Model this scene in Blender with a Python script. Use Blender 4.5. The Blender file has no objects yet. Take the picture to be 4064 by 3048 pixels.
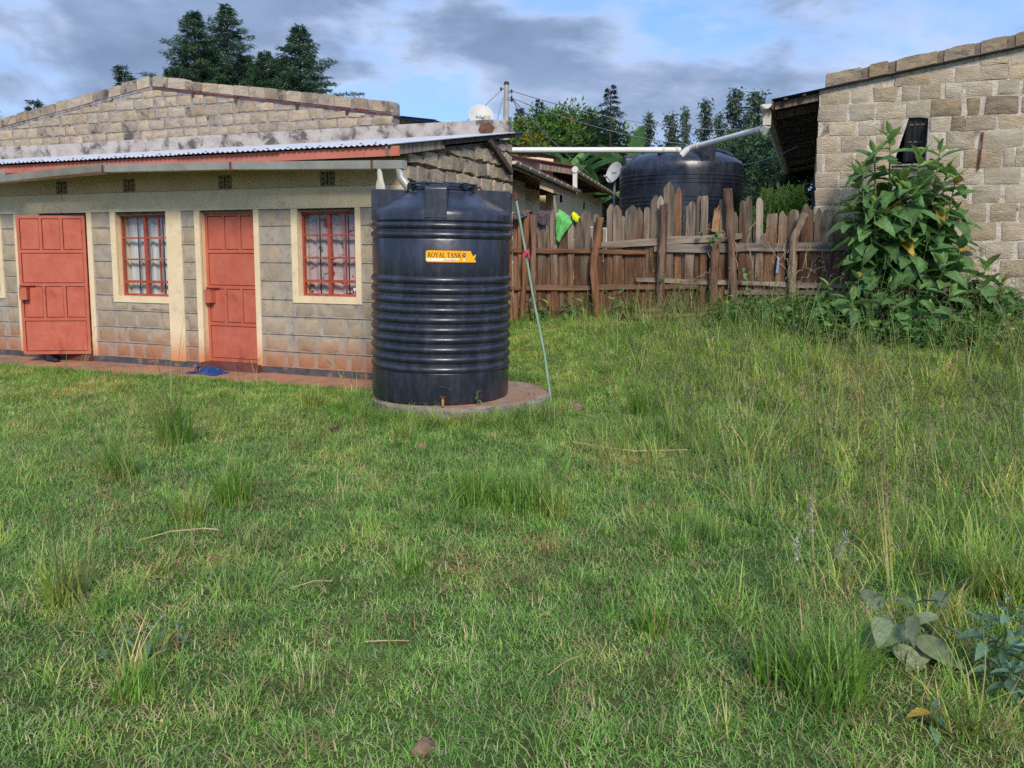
import bpy, math, random
import numpy as np
from mathutils import Vector, Matrix

R = math.radians
sc = bpy.context.scene
COL = sc.collection

# ------------------------------------------------------------------ camera
cam = bpy.data.cameras.new('camera')
cam.sensor_width = 36.0
cam.lens = 29.294
cam.shift_y = -0.0495
cam.clip_start = 0.05
cam.clip_end = 3000.0
camo = bpy.data.objects.new('camera', cam)
camo.location = (0, 0, 1.6)
camo.rotation_euler = (R(84.0), 0, 0)
COL.objects.link(camo)
sc.camera = camo

# ------------------------------------------------------------------ light and sky
SUN_EL, SUN_AZ = 36.0, 170.0          # azimuth clockwise from +Y: behind the camera
sun = bpy.data.lights.new('sun', 'SUN')
sun.energy = 1.5
sun.angle = R(14)
sun.color = (1.0, 0.91, 0.77)
suno = bpy.data.objects.new('sun', sun)
suno.rotation_euler = (R(90 - SUN_EL), 0, R(180 - SUN_AZ))
COL.objects.link(suno)

world = bpy.data.worlds.new('World')
sc.world = world
world.use_nodes = True
wt = world.node_tree
wt.nodes.clear()
def wn(t, **k):
    n = wt.nodes.new(t)
    for a, b in k.items(): setattr(n, a, b)
    return n
def wl(a, b): wt.links.new(a, b)
sky = wn('ShaderNodeTexSky', sky_type='NISHITA')
sky.sun_disc = False
sky.sun_elevation = R(SUN_EL)
sky.sun_rotation = R(SUN_AZ)
sky.air_density = 1.0
sky.dust_density = 0.3
sky.ozone_density = 2.0
tc = wn('ShaderNodeTexCoord')
BS, BL = 3.0, (5.58, 15.61, 1.12)       # scale and place of the cloud field
world.cycles.sampling_method = 'MANUAL'
world.cycles.sample_map_resolution = 256
def wnoise(scale, loc, stretch, detail=6, rough=0.55, dist=0.0):
    m = wn('ShaderNodeMapping')
    m.inputs['Location'].default_value = loc
    m.inputs['Scale'].default_value = stretch
    wl(tc.outputs['Generated'], m.inputs['Vector'])
    n = wn('ShaderNodeTexNoise')
    n.inputs['Scale'].default_value = scale
    n.inputs['Detail'].default_value = detail
    n.inputs['Roughness'].default_value = rough
    n.inputs['Distortion'].default_value = dist
    wl(m.outputs[0], n.inputs['Vector'])
    return n.outputs['Fac']
def wramp(sock, p0, p1, c0=0.0, c1=1.0, smooth=True):
    n = wn('ShaderNodeMapRange')
    if smooth: n.interpolation_type = 'SMOOTHSTEP'
    n.inputs['From Min'].default_value = p0
    n.inputs['From Max'].default_value = p1
    n.inputs['To Min'].default_value = c0
    n.inputs['To Max'].default_value = c1
    wl(sock, n.inputs['Value'])
    return n.outputs[0]
def wmath(op, a, b):
    n = wn('ShaderNodeMath', operation=op)
    for i, s in enumerate((a, b)):
        if isinstance(s, (int, float)): n.inputs[i].default_value = s
        else: wl(s, n.inputs[i])
    return n.outputs[0]
def wmix(f, a, b):
    n = wn('ShaderNodeMix', data_type='RGBA')
    for i, s in ((0, f), (6, a), (7, b)):
        if isinstance(s, (int, float)): n.inputs[i].default_value = s
        elif isinstance(s, tuple): n.inputs[i].default_value = (*s, 1)
        else: wl(s, n.inputs[i])
    return n.outputs[2]
# veil of thin bright cloud, then grey cumulus bodies with paler rims
veil = wramp(wnoise(2.6, (3.1, 0.2, 1.7), (1, 1, 2.6), 4, 0.6, 0.3), 0.34, 0.70)
body_n = wnoise(BS, BL, (1, 1, 2.3), 7, 0.57, 0.2)
body = wramp(body_n, 0.435, 0.555)
core = wramp(body_n, 0.46, 0.62)
shade = wnoise(6.0, (1.3, 5.5, 0.4), (1, 1, 2.0), 4, 0.55, 0.3)
deep = wmix(wramp(shade, 0.35, 0.7), (0.84, 1.12, 1.7), (1.3, 1.68, 2.45))
rim = wmix(wramp(shade, 0.3, 0.7), (1.6, 2.35, 3.8), (3.1, 3.4, 4.2))
blue = wmix(0.72, sky.outputs[0], (0.66, 1.65, 4.1))
c1 = wmix(wmath('MULTIPLY', veil, 0.55), blue, (2.1, 2.9, 4.6))
cl = wmix(core, rim, deep)
c2 = wmix(wmath('MULTIPLY', body, 0.88), c1, cl)
bg = wn('ShaderNodeBackground')
bg.inputs['Strength'].default_value = 0.112
wl(c2, bg.inputs['Color'])
wo = wn('ShaderNodeOutputWorld')
wl(bg.outputs[0], wo.inputs['Surface'])

sc.view_settings.view_transform = 'Standard'
sc.view_settings.look = 'None'
sc.view_settings.exposure = 1.12
sc.view_settings.gamma = 1.0
sc.view_settings.use_curve_mapping = False
sc.render.engine = 'CYCLES'
sc.cycles.use_denoising = False
sc.cycles.max_bounces = 6
sc.cycles.diffuse_bounces = 2
sc.cycles.glossy_bounces = 3
sc.cycles.transmission_bounces = 4
sc.cycles.transparent_max_bounces = 12
sc.cycles.sample_clamp_indirect = 6.0

# ------------------------------------------------------------------ helpers
def lin(r, g, b):
    def f(c):
        c /= 255.0
        return c / 12.92 if c <= 0.04045 else ((c + 0.055) / 1.055) ** 2.4
    return (f(r), f(g), f(b))

def tag(o, label=None, cat=None, group=None, kind=None):
    if label: o['label'] = label
    if cat: o['category'] = cat
    if group: o['group'] = group
    if kind: o['kind'] = kind
    return o

def empty(name, loc=(0, 0, 0), rz=0.0, label=None, cat=None, group=None, rot=None, parent=None):
    o = bpy.data.objects.new(name, None)
    o.empty_display_size = 0.2
    o.location = loc
    o.rotation_euler = rot if rot else (0, 0, rz)
    if parent: o.parent = parent
    COL.objects.link(o)
    return tag(o, label, cat, group)

def link(name, me, parent=None, loc=(0, 0, 0), rot=(0, 0, 0), scale=(1, 1, 1)):
    o = bpy.data.objects.new(name, me)
    o.location = loc
    o.rotation_euler = rot
    o.scale = scale
    if parent: o.parent = parent
    COL.objects.link(o)
    return o

class MB:
    def __init__(s): s.v = []; s.f = []; s.m = []
    def add(s, vs, fs, m=0):
        k = len(s.v)
        s.v += [tuple(p) for p in vs]
        s.f += [tuple(i + k for i in f) for f in fs]
        s.m += [m] * len(fs)
        return s
    def box(s, x0, x1, y0, y1, z0, z1, m=0):
        return s.add([(x0, y0, z0), (x1, y0, z0), (x1, y1, z0), (x0, y1, z0), (x0, y0, z1), (x1, y0, z1), (x1, y1, z1), (x0, y1, z1)],
                     [(0, 3, 2, 1), (4, 5, 6, 7), (0, 1, 5, 4), (1, 2, 6, 5), (2, 3, 7, 6), (3, 0, 4, 7)], m)
    def bar(s, a, b, w, h, m=0, up=(0, 0, 1)):
        a, b = Vector(a), Vector(b)
        d = (b - a).normalized()
        sd = d.cross(Vector(up))
        sd = sd.normalized() if sd.length > 1e-4 else Vector((1, 0, 0))
        u = sd.cross(d).normalized()
        vs = []
        for p in (a, b):
            for i, j in ((-1, -1), (1, -1), (1, 1), (-1, 1)):
                vs.append(p + sd * (i * w / 2) + u * (j * h / 2))
        return s.add(vs, [(0, 1, 2, 3), (7, 6, 5, 4), (0, 4, 5, 1), (1, 5, 6, 2), (2, 6, 7, 3), (3, 7, 4, 0)], m)
    def tube(s, pts, rad, n=8, m=0, cap=True):
        pts = [Vector(p) for p in pts]
        if not isinstance(rad, (list, tuple)): rad = [rad] * len(pts)
        vs, fs = [], []
        ref = None
        for i, p in enumerate(pts):
            d = (pts[min(i + 1, len(pts) - 1)] - pts[max(i - 1, 0)]).normalized()
            if ref is None:
                ref = d.orthogonal().normalized()
            ref = (ref - d * ref.dot(d)).normalized()
            q = d.cross(ref)
            for j in range(n):
                a = 2 * math.pi * j / n
                vs.append(p + (ref * math.cos(a) + q * math.sin(a)) * rad[i])
        for i in range(len(pts) - 1):
            for j in range(n):
                k = (j + 1) % n
                fs.append((i * n + j, i * n + k, (i + 1) * n + k, (i + 1) * n + j))
        if cap:
            fs.append(tuple(reversed(range(n))))
            fs.append(tuple((len(pts) - 1) * n + j for j in range(n)))
        return s.add(vs, fs, m)
    def lathe(s, prof, n=48, c=(0, 0, 0), m=0, cap=True):
        vs, fs = [], []
        for r, z in prof:
            for j in range(n):
                a = 2 * math.pi * j / n
                vs.append((c[0] + r * math.cos(a), c[1] + r * math.sin(a), c[2] + z))
        for i in range(len(prof) - 1):
            for j in range(n):
                k = (j + 1) % n
                fs.append((i * n + j, i * n + k, (i + 1) * n + k, (i + 1) * n + j))
        if cap:
            fs.append(tuple(reversed(range(n))))
            fs.append(tuple((len(prof) - 1) * n + j for j in range(n)))
        return s.add(vs, fs, m)
    def prism(s, poly, y0, y1, m=0):
        """poly in (x, z), counter-clockwise seen from -y; extruded from y0 (front) to y1 (back)"""
        n = len(poly)
        vs = [(x, y0, z) for x, z in poly] + [(x, y1, z) for x, z in poly]
        fs = [tuple(range(n)), tuple(reversed(range(n, 2 * n)))]
        for i in range(n):
            j = (i + 1) % n
            fs.append((j, i, n + i, n + j))
        return s.add(vs, fs, m)
    def mesh(s, name, mats, smooth=None):
        me = bpy.data.meshes.new(name)
        me.from_pydata(s.v, [], s.f)
        for m in (mats if isinstance(mats, (list, tuple)) else [mats]): me.materials.append(m)
        if any(s.m): me.polygons.foreach_set('material_index', s.m)
        if smooth is not None:
            me.polygons.foreach_set('use_smooth', [True] * len(s.f))
            me.set_sharp_from_angle(angle=R(smooth))
        me.update()
        return me
    def build(s, name, mats, parent=None, smooth=None, loc=(0, 0, 0), rot=(0, 0, 0)):
        return link(name, s.mesh(name, mats, smooth), parent, loc, rot)

def npmesh(name, V, F, mat, tint=None, smooth=False):
    """V (n,3), F (m,k) of one face size, tint (n,3)"""
    V = np.asarray(V, np.float32); F = np.asarray(F, np.int32)
    me = bpy.data.meshes.new(name)
    me.vertices.add(len(V)); me.vertices.foreach_set('co', V.ravel())
    k = F.shape[1]
    me.loops.add(F.size); me.loops.foreach_set('vertex_index', F.ravel())
    me.polygons.add(len(F))
    me.polygons.foreach_set('loop_start', np.arange(0, F.size, k, dtype=np.int32))
    if smooth: me.polygons.foreach_set('use_smooth', np.ones(len(F), bool))
    if tint is not None:
        a = me.attributes.new('tint', 'FLOAT_COLOR', 'POINT')
        a.data.foreach_set('color', np.concatenate([tint, np.ones((len(tint), 1))], 1).astype(np.float32).ravel())
    me.materials.append(mat)
    me.update(calc_edges=True)
    me.validate()
    return me

# ---- value noise in numpy for layout
_tab = np.random.default_rng(7).random((256, 256))
def vnoise(x, y, s=1.0, o=0.0):
    x = np.asarray(x, float) * s + o + 100.0; y = np.asarray(y, float) * s + o * 1.7 + 100.0
    xi = np.floor(x).astype(int); yi = np.floor(y).astype(int)
    fx = x - xi; fy = y - yi
    fx = fx * fx * (3 - 2 * fx); fy = fy * fy * (3 - 2 * fy)
    g = lambda a, b: _tab[a % 256, b % 256]
    return (g(xi, yi) * (1 - fx) + g(xi + 1, yi) * fx) * (1 - fy) + (g(xi, yi + 1) * (1 - fx) + g(xi + 1, yi + 1) * fx) * fy
def fbm(x, y, s=1.0, o=0.0):
    return 0.55 * vnoise(x, y, s, o) + 0.3 * vnoise(x, y, s * 2.1, o + 11) + 0.15 * vnoise(x, y, s * 4.3, o + 23)

# ---- materials
class NT:
    def __init__(s, name):
        s.mat = bpy.data.materials.new(name); s.mat.use_nodes = True
        s.t = s.mat.node_tree; s.t.nodes.clear()
        s.out = s.n('ShaderNodeOutputMaterial')
        s._tc = None
    def n(s, t, **k):
        nd = s.t.nodes.new(t)
        for a, b in k.items(): setattr(nd, a, b)
        return nd
    def put(s, sock, v):
        if v is None: return
        if isinstance(v, bpy.types.NodeSocket): s.t.links.new(v, sock)
        elif isinstance(v, tuple) and len(v) == 3 and sock.type == 'RGBA': sock.default_value = (*v, 1)
        else: sock.default_value = v
    def coord(s, which='Object', scale=(1, 1, 1), rnd=0.0):
        if s._tc is None: s._tc = s.n('ShaderNodeTexCoord')
        m = s.n('ShaderNodeMapping')
        s.put(m.inputs['Vector'], s._tc.outputs[which])
        m.inputs['Scale'].default_value = scale
        if rnd:
            oi = s.n('ShaderNodeObjectInfo')
            c = s.n('ShaderNodeMath', operation='MULTIPLY'); s.put(c.inputs[0], oi.outputs['Random']); c.inputs[1].default_value = rnd
            s.put(m.inputs['Location'], c.outputs[0])
        return m.outputs[0]
    def noise(s, vec, scale, detail=4, rough=0.55, dist=0.0):
        nd = s.n('ShaderNodeTexNoise')
        s.put(nd.inputs['Vector'], vec)
        nd.inputs['Scale'].default_value = scale; nd.inputs['Detail'].default_value = detail
        nd.inputs['Roughness'].default_value = rough; nd.inputs['Distortion'].default_value = dist
        return nd.outputs['Fac']
    def rng(s, v, a, b, c=0.0, d=1.0):
        nd = s.n('ShaderNodeMapRange'); nd.interpolation_type = 'SMOOTHSTEP'
        s.put(nd.inputs['Value'], v)
        for k, x in zip(('From Min', 'From Max', 'To Min', 'To Max'), (a, b, c, d)): nd.inputs[k].default_value = x
        return nd.outputs[0]
    def math(s, op, a, b=None):
        nd = s.n('ShaderNodeMath', operation=op)
        s.put(nd.inputs[0], a); s.put(nd.inputs[1], b)
        return nd.outputs[0]
    def mix(s, f, a, b, blend='MIX'):
        nd = s.n('ShaderNodeMix', data_type='RGBA', blend_type=blend)
        s.put(nd.inputs[0], f); s.put(nd.inputs[6], a); s.put(nd.inputs[7], b)
        return nd.outputs[2]
    def rand(s):
        return s.n('ShaderNodeObjectInfo').outputs['Random']
    def attr(s, name, typ='GEOMETRY'):
        a = s.n('ShaderNodeAttribute', attribute_type=typ); a.attribute_name = name
        return a.outputs['Color']
    def posz(s):
        g = s.n('ShaderNodeNewGeometry'); x = s.n('ShaderNodeSeparateXYZ')
        s.put(x.inputs[0], g.outputs['Position'])
        return x.outputs[2], g.outputs['Position']
    def bump(s, h, strength, dist=0.01):
        b = s.n('ShaderNodeBump'); s.put(b.inputs['Height'], h)
        b.inputs['Strength'].default_value = strength; b.inputs['Distance'].default_value = dist
        return b.outputs[0]
    def bsdf(s, col, rough=0.8, spec=0.3, metal=0.0, normal=None, **kw):
        p = s.n('ShaderNodeBsdfPrincipled')
        s.put(p.inputs['Base Color'], col); s.put(p.inputs['Roughness'], rough)
        p.inputs['Specular IOR Level'].default_value = spec; p.inputs['Metallic'].default_value = metal
        if normal is not None: s.put(p.inputs['Normal'], normal)
        for k, v in kw.items(): s.put(p.inputs[k], v)
        return p.outputs[0]
    def done(s, sh):
        s.put(s.out.inputs['Surface'], sh)
        return s.mat

def noisy(name, c1, c2, scale=6, rough=0.85, bump=0.3, bscale=40, stretch=(1, 1, 1), spec=0.25, metal=0.0, rnd=0.0, spots=None, lo=0.35, hi=0.68, dist=0.008, which='Object'):
    m = NT(name)
    v = m.coord(which, stretch, 37.0 if rnd else 0.0)
    col = m.mix(m.rng(m.noise(v, scale, 6, 0.6), lo, hi), c1, c2)
    if spots:
        sc_, c_, a, b = spots
        col = m.mix(m.rng(m.noise(v, sc_, 5, 0.6, 0.5), a, b), col, c_)
    if rnd:
        h = m.n('ShaderNodeHueSaturation')
        m.put(h.inputs['Color'], col)
        m.put(h.inputs['Value'], m.rng(m.rand(), 0, 1, 1 - rnd, 1 + rnd))
        r2 = m.math('FRACT', m.math('MULTIPLY', m.rand(), 7.13))
        m.put(h.inputs['Saturation'], m.rng(r2, 0, 1, 1 - rnd * 1.3, 1 + rnd * 0.6))
        col = h.outputs[0]
    nr = m.bump(m.noise(v, bscale, 5, 0.65), bump, dist) if bump else None
    return m.done(m.bsdf(col, rough, spec, metal, nr))

def leafmat(name, trans=0.3, rough=0.55, spec=0.25, inst=False, scale=3.0, amt=0.25, col=None):
    """foliage: colour from the 'tint' attribute (times an instance tint), some light passes through"""
    m = NT(name)
    c = m.attr('tint') if col is None else m.mix(m.rng(m.noise(m.coord(), 7, 3), 0.3, 0.7), col[0], col[1])
    if col is not None:
        h = m.n('ShaderNodeHueSaturation'); m.put(h.inputs['Color'], c)
        m.put(h.inputs['Value'], m.rng(m.rand(), 0, 1, 0.72, 1.25)); c = h.outputs[0]
    if inst:
        c = m.mix(1.0, c, m.attr('itint', 'INSTANCER'), 'MULTIPLY')
        z_, pos = m.posz()
        dryf = m.rng(m.noise(pos, 0.85, 4, 0.62), 0.48, 0.68)
        c = m.mix(dryf, m.mix(1.0, c, (0.86, 1.0, 0.82), 'MULTIPLY'), m.mix(1.0, c, (1.38, 1.17, 1.08), 'MULTIPLY'))
        c = m.mix(m.rng(m.noise(pos, 4.0, 3, 0.6), 0.32, 0.70), m.mix(1.0, c, (0.72, 0.80, 0.74), 'MULTIPLY'), m.mix(1.0, c, (1.3, 1.25, 1.22), 'MULTIPLY'))
    a = m.bsdf(c, rough, spec)
    t = m.n('ShaderNodeBsdfTranslucent'); m.put(t.inputs['Color'], c)
    mx = m.n('ShaderNodeMixShader'); mx.inputs[0].default_value = trans
    m.put(mx.inputs[1], a); m.put(mx.inputs[2], t.outputs[0])
    return m.done(mx.outputs[0])

# plaster with red-earth splash rising from the foot of the wall (a real stain)
def stained(name, c1, c2, stain, z0, z1, scale=5, bump=0.15, bscale=30, rnd=0.0, grime=None, spec=0.2, rough=0.9):
    m = NT(name)
    v = m.coord('Object', (1, 1, 1), 31.0 if rnd else 0.0)
    z, pos = m.posz()
    col = m.mix(m.rng(m.noise(v, scale, 6, 0.6), 0.3, 0.7), c1, c2)
    if rnd:
        h = m.n('ShaderNodeHueSaturation'); m.put(h.inputs['Color'], col)
        m.put(h.inputs['Value'], m.rng(m.rand(), 0, 1, 1 - rnd, 1 + rnd)); col = h.outputs[0]
    if grime:
        col = m.mix(m.math('MULTIPLY', m.rng(m.noise(pos, 9, 6, 0.7), 0.52, 0.7), 0.7), col, grime)
    zz = m.math('ADD', z, m.math('MULTIPLY', m.math('SUBTRACT', m.noise(pos, 2.3, 5), 0.5), 0.35))
    col = m.mix(m.rng(zz, z1, z0, 0.0, 0.8), col, stain)
    nr = m.bump(m.noise(v, bscale, 5, 0.65), bump, 0.006)
    return m.done(m.bsdf(col, rough, spec, 0, nr))

MT = {}
MT['cream'] = stained('cream_plaster', lin(241, 220, 184), lin(231, 208, 170), lin(205, 120, 62), -0.05, 0.42, 3, 0.2, 25, grime=lin(204, 184, 150))
MT['frieze'] = noisy('frieze_plaster', lin(216, 188, 148), lin(202, 174, 136), 3, 0.9, 0.25, 30, spots=(14, lin(120, 105, 85), 0.68, 0.78))
MT['wash'] = stained('mortar_wash', lin(158, 148, 137), lin(182, 171, 156), lin(168, 112, 80), -0.2, 0.45, 7, 0.5, 28, grime=lin(122, 114, 106))
MT['wash_block'] = stained('washed_block', lin(182, 164, 138), lin(166, 152, 134), lin(170, 104, 68), -0.05, 0.62, 8, 0.5, 35, rnd=0.12, grime=lin(138, 128, 118))
MT['groove'] = noisy('dark_joint', lin(70, 66, 66), lin(92, 88, 86), 9, 0.95, 0.2)
MT['plinth'] = noisy('plinth_paint', lin(92, 90, 94), lin(70, 68, 74), 5, 0.8, 0.3, 20, spots=(4, lin(160, 122, 100), 0.52, 0.66))
MT['stone'] = noisy('quarry_block', lin(190, 172, 148), lin(164, 148, 126), 6, 0.95, 0.9, 26, stretch=(1, 1, 2.6), rnd=0.11, spots=(5, lin(128, 118, 106), 0.58, 0.75), dist=0.02)
MT['stone_r'] = noisy('hewn_block', lin(204, 187, 161), lin(182, 164, 138), 5, 0.95, 1.0, 22, stretch=(1, 1, 3.0), rnd=0.15, spots=(7, lin(216, 204, 188), 0.60, 0.68), dist=0.035)
MT['stone_grey'] = noisy('grey_block', lin(190, 178, 156), lin(170, 156, 134), 5, 0.95, 0.9, 22, stretch=(1, 1, 3.0), rnd=0.08, dist=0.02)
MT['stone_dark'] = noisy('weathered_block', lin(168, 148, 118), lin(136, 122, 102), 6, 0.95, 1.0, 24, stretch=(1, 1, 2.4), rnd=0.12, spots=(5, lin(104, 98, 90), 0.52, 0.72), dist=0.02)
MT['cap_stone'] = noisy('coping_block', lin(168, 150, 126), lin(136, 124, 110), 6, 0.95, 0.9, 24, rnd=0.12, spots=(4, lin(86, 82, 80), 0.5, 0.68), dist=0.02)
MT['mortar_l'] = noisy('mortar_grey', lin(170, 164, 160), lin(128, 120, 116), 9, 0.95, 1.0, 30, spots=(7, lin(82, 74, 70), 0.57, 0.68), dist=0.02)
MT['mortar_r'] = noisy('mortar_pale', lin(222, 210, 196), lin(190, 177, 160), 8, 0.95, 1.0, 30, spots=(3.0, lin(136, 122, 108), 0.54, 0.68), dist=0.03)
MT['mortar_d'] = noisy('mortar_brown', lin(136, 122, 108), lin(94, 84, 76), 9, 0.95, 1.0, 30, spots=(9, lin(54, 48, 46), 0.56, 0.66), dist=0.02)
MT['band'] = noisy('band_plaster', lin(186, 178, 172), lin(156, 147, 140), 4, 0.92, 0.6, 22, spots=(4, lin(98, 90, 86), 0.49, 0.64))
MT['salmon'] = noisy('salmon_paint', lin(198, 109, 88), lin(187, 97, 77), 5, 0.5, 0.12, 60, spec=0.35, spots=(3.0, lin(168, 80, 62), 0.56, 0.74))
MT['salmon_frame'] = noisy('red_oxide_paint', lin(176, 86, 68), lin(154, 70, 54), 8, 0.55, 0.15, 60, spec=0.35)
MT['fascia'] = noisy('fascia_paint', lin(204, 128, 110), lin(194, 114, 96), 3, 0.7, 0.2, 30, spots=(5, lin(176, 88, 66), 0.6, 0.72))
MT['gutter'] = noisy('galvanised_gutter', lin(182, 180, 170), lin(160, 158, 150), 3, 0.45, 0.1, 12, metal=0.3, spec=0.5, spots=(5, lin(158, 132, 118), 0.62, 0.76))
MT['zinc'] = noisy('zinc_sheet', lin(222, 222, 224), lin(204, 204, 208), 3, 0.5, 0.1, 10, metal=0.15, spec=0.5, spots=(12, lin(140, 120, 106), 0.68, 0.76))
MT['zinc_dark'] = noisy('old_iron_sheet', lin(70, 72, 82), lin(54, 55, 64), 4, 0.5, 0.2, 14, metal=0.35, spec=0.4)
MT['zinc_blue'] = noisy('blue_iron_sheet', lin(60, 66, 112), lin(48, 52, 92), 4, 0.45, 0.15, 14, metal=0.2, spec=0.4)
MT['roof_red'] = noisy('red_iron_sheet', lin(128, 62, 60), lin(104, 50, 52), 4, 0.55, 0.2, 14, spec=0.3)
MT['wood_old'] = noisy('weathered_timber', lin(152, 134, 118), lin(112, 96, 84), 16, 0.9, 0.8, 30, stretch=(1, 1, 0.10), rnd=0.18, spots=(14, lin(84, 68, 58), 0.56, 0.72))
MT['wood_x'] = noisy('weathered_rail', lin(156, 140, 126), lin(114, 100, 90), 12, 0.9, 0.8, 12, stretch=(0.15, 1, 1.4), rnd=0.12, spots=(5, lin(84, 68, 58), 0.56, 0.72))
MT['wood_red'] = noisy('rusty_timber', lin(144, 108, 84), lin(104, 76, 60), 15, 0.9, 0.9, 26, stretch=(1, 1, 0.12), rnd=0.18, spots=(9, lin(82, 56, 46), 0.54, 0.70))
MT['wood_rx'] = noisy('rusty_rail', lin(146, 108, 82), lin(110, 80, 64), 12, 0.9, 0.8, 12, stretch=(0.15, 1, 1.4), rnd=0.1, spots=(5, lin(96, 62, 46), 0.56, 0.72))
MT['wood_dark'] = noisy('dark_timber', lin(92, 80, 72), lin(66, 58, 54), 12, 0.9, 0.6, 16, stretch=(1, 1, 0.2), rnd=0.12)
MT['wood_raw'] = noisy('raw_timber', lin(178, 140, 104), lin(144, 108, 78), 12, 0.85, 0.6, 16, stretch=(1, 1, 0.2), rnd=0.12)
MT['glass'] = None
MT['iron'] = noisy('dark_iron', lin(66, 64, 70), lin(48, 48, 54), 8, 0.6, 0.2, 40, metal=0.4)
MT['rust'] = noisy('rusty_iron', lin(132, 70, 48), lin(96, 52, 38), 12, 0.85, 0.5, 50)
MT['pvc'] = noisy('white_pipe', lin(232, 230, 224), lin(218, 214, 206), 3, 0.4, 0.05, 20, spec=0.45)
MT['pvc_old'] = noisy('cream_pipe', lin(216, 206, 190), lin(194, 182, 164), 5, 0.5, 0.1, 20, spec=0.4)
MT['dish'] = noisy('dish_enamel', lin(204, 202, 196), lin(186, 184, 178), 3, 0.45, 0.05, 20, spec=0.4)
MT['beige'] = noisy('beige_wall', lin(246, 222, 184), lin(234, 206, 166), 2.5, 0.92, 0.3, 18)
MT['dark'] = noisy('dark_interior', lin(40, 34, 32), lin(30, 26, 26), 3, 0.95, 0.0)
MT['concrete'] = noisy('concrete', lin(150, 142, 132), lin(122, 112, 104), 5, 0.95, 0.9, 26, spots=(6, lin(88, 76, 66), 0.55, 0.7), dist=0.015)
MT['slab_top'] = noisy('earth_stained_concrete', lin(186, 134, 108), lin(160, 118, 98), 3.5, 0.9, 0.6, 26, spots=(2.6, lin(138, 118, 108), 0.5, 0.66), which='Object')
MT['slab_round'] = noisy('dusty_concrete', lin(168, 142, 124), lin(142, 118, 104), 4, 0.92, 0.7, 26, spots=(4, lin(176, 126, 102), 0.5, 0.66))
MT['pole_conc'] = noisy('pole_concrete', lin(178, 178, 170), lin(156, 156, 150), 3, 0.9, 0.2, 20)
MT['shoe'] = noisy('black_rubber', lin(38, 36, 38), lin(28, 27, 29), 6, 0.45, 0.1, 30, spec=0.4)
MT['brass'] = noisy('brass_tap', lin(196, 148, 84), lin(160, 112, 60), 12, 0.5, 0.2, 40, metal=0.6)
MT['bark'] = noisy('bark', lin(104, 90, 76), lin(74, 62, 54), 10, 0.95, 0.9, 20, stretch=(1, 1, 0.2))
MT['green_pole'] = noisy('green_pipe', lin(148, 176, 156), lin(124, 156, 136), 4, 0.5, 0.1, 30, spec=0.4)
MT['leafmesh'] = leafmat('foliage', 0.3)

m = NT('window_glass')
lw = m.n('ShaderNodeLayerWeight'); lw.inputs['Blend'].default_value = 0.5
ff = m.math('ADD', m.math('MULTIPLY', m.math('POWER', lw.outputs['Facing'], 4.0), 0.8), 0.05)
gl = m.n('ShaderNodeBsdfGlossy'); gl.inputs['Roughness'].default_value = 0.03
tr = m.n('ShaderNodeBsdfTransparent'); tr.inputs['Color'].default_value = (0.93, 0.94, 0.94, 1)
mx = m.n('ShaderNodeMixShader')
m.put(mx.inputs[0], ff); m.put(mx.inputs[1], tr.outputs[0]); m.put(mx.inputs[2], gl.outputs[0])
MT['glass'] = m.done(mx.outputs[0])

# black polyethylene of the tanks: dusty, with pale scuffs
m = NT('tank_plastic')
v = m.coord()
dust = m.rng(m.noise(m.coord('Object', (1, 1, 0.25)), 9, 6, 0.65), 0.4, 0.75)
col = m.mix(dust, lin(30, 34, 47), lin(58, 62, 76))
MT['tank'] = m.done(m.bsdf(col, m.rng(m.noise(v, 14, 5), 0.3, 0.7, 0.27, 0.42), 0.75, 0, m.bump(m.noise(v, 9, 4), 0.12, 0.01)))

# fence boards: grey where the rain bleaches them, earth-brown lower down
m = NT('fence_board')
v = m.coord('Object', (1, 1, 0.10), 37.0)
grey = m.mix(m.rng(m.noise(v, 16, 6, 0.6), 0.32, 0.68), lin(158, 143, 128), lin(108, 95, 84))
brown = m.mix(m.rng(m.noise(v, 15, 6, 0.6), 0.32, 0.68), lin(138, 102, 78), lin(88, 65, 51))
z_, pos = m.posz()
zz = m.math('ADD', z_, m.math('MULTIPLY', m.math('SUBTRACT', m.rand(), 0.5), 0.9))
col = m.mix(m.rng(zz, 1.15, 1.95), brown, grey)
col = m.mix(m.math('MULTIPLY', m.rng(m.noise(v, 9, 5, 0.7), 0.52, 0.68), 0.8), col, lin(66, 52, 44))
h = m.n('ShaderNodeHueSaturation'); m.put(h.inputs['Color'], col)
m.put(h.inputs['Value'], m.rng(m.math('FRACT', m.math('MULTIPLY', m.rand(), 5.3)), 0, 1, 0.62, 1.3))
MT['fence'] = m.done(m.bsdf(h.outputs[0], 0.92, 0.15, 0, m.bump(m.noise(v, 30, 5, 0.7), 1.0, 0.012)))

# curtains
m = NT('plain_curtain')
col = m.mix(m.rng(m.noise(m.coord('Object', (9, 1, 0.6)), 3, 4), 0.3, 0.7), lin(184, 184, 184), lin(224, 224, 222))
MT['curtain'] = m.done(m.bsdf(col, 0.9, 0.1))
m = NT('flowered_curtain')
v = m.coord()
col = m.mix(m.rng(m.noise(v, 5, 3), 0.3, 0.7), lin(182, 160, 166), lin(206, 192, 194))
col = m.mix(m.rng(m.noise(v, 9, 3, 0.5, 0.8), 0.58, 0.66), col, lin(164, 62, 84))
col = m.mix(m.rng(m.noise(m.coord('Object', (1.1, 1, 1.3)), 11, 3, 0.5, 0.6), 0.62, 0.68), col, lin(98, 128, 96))
MT['curtain_f'] = m.done(m.bsdf(col, 0.9, 0.1))
def plain(name, c, rough=0.7, spec=0.25): 
    m = NT(name); return m.done(m.bsdf(c, rough, spec))
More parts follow.
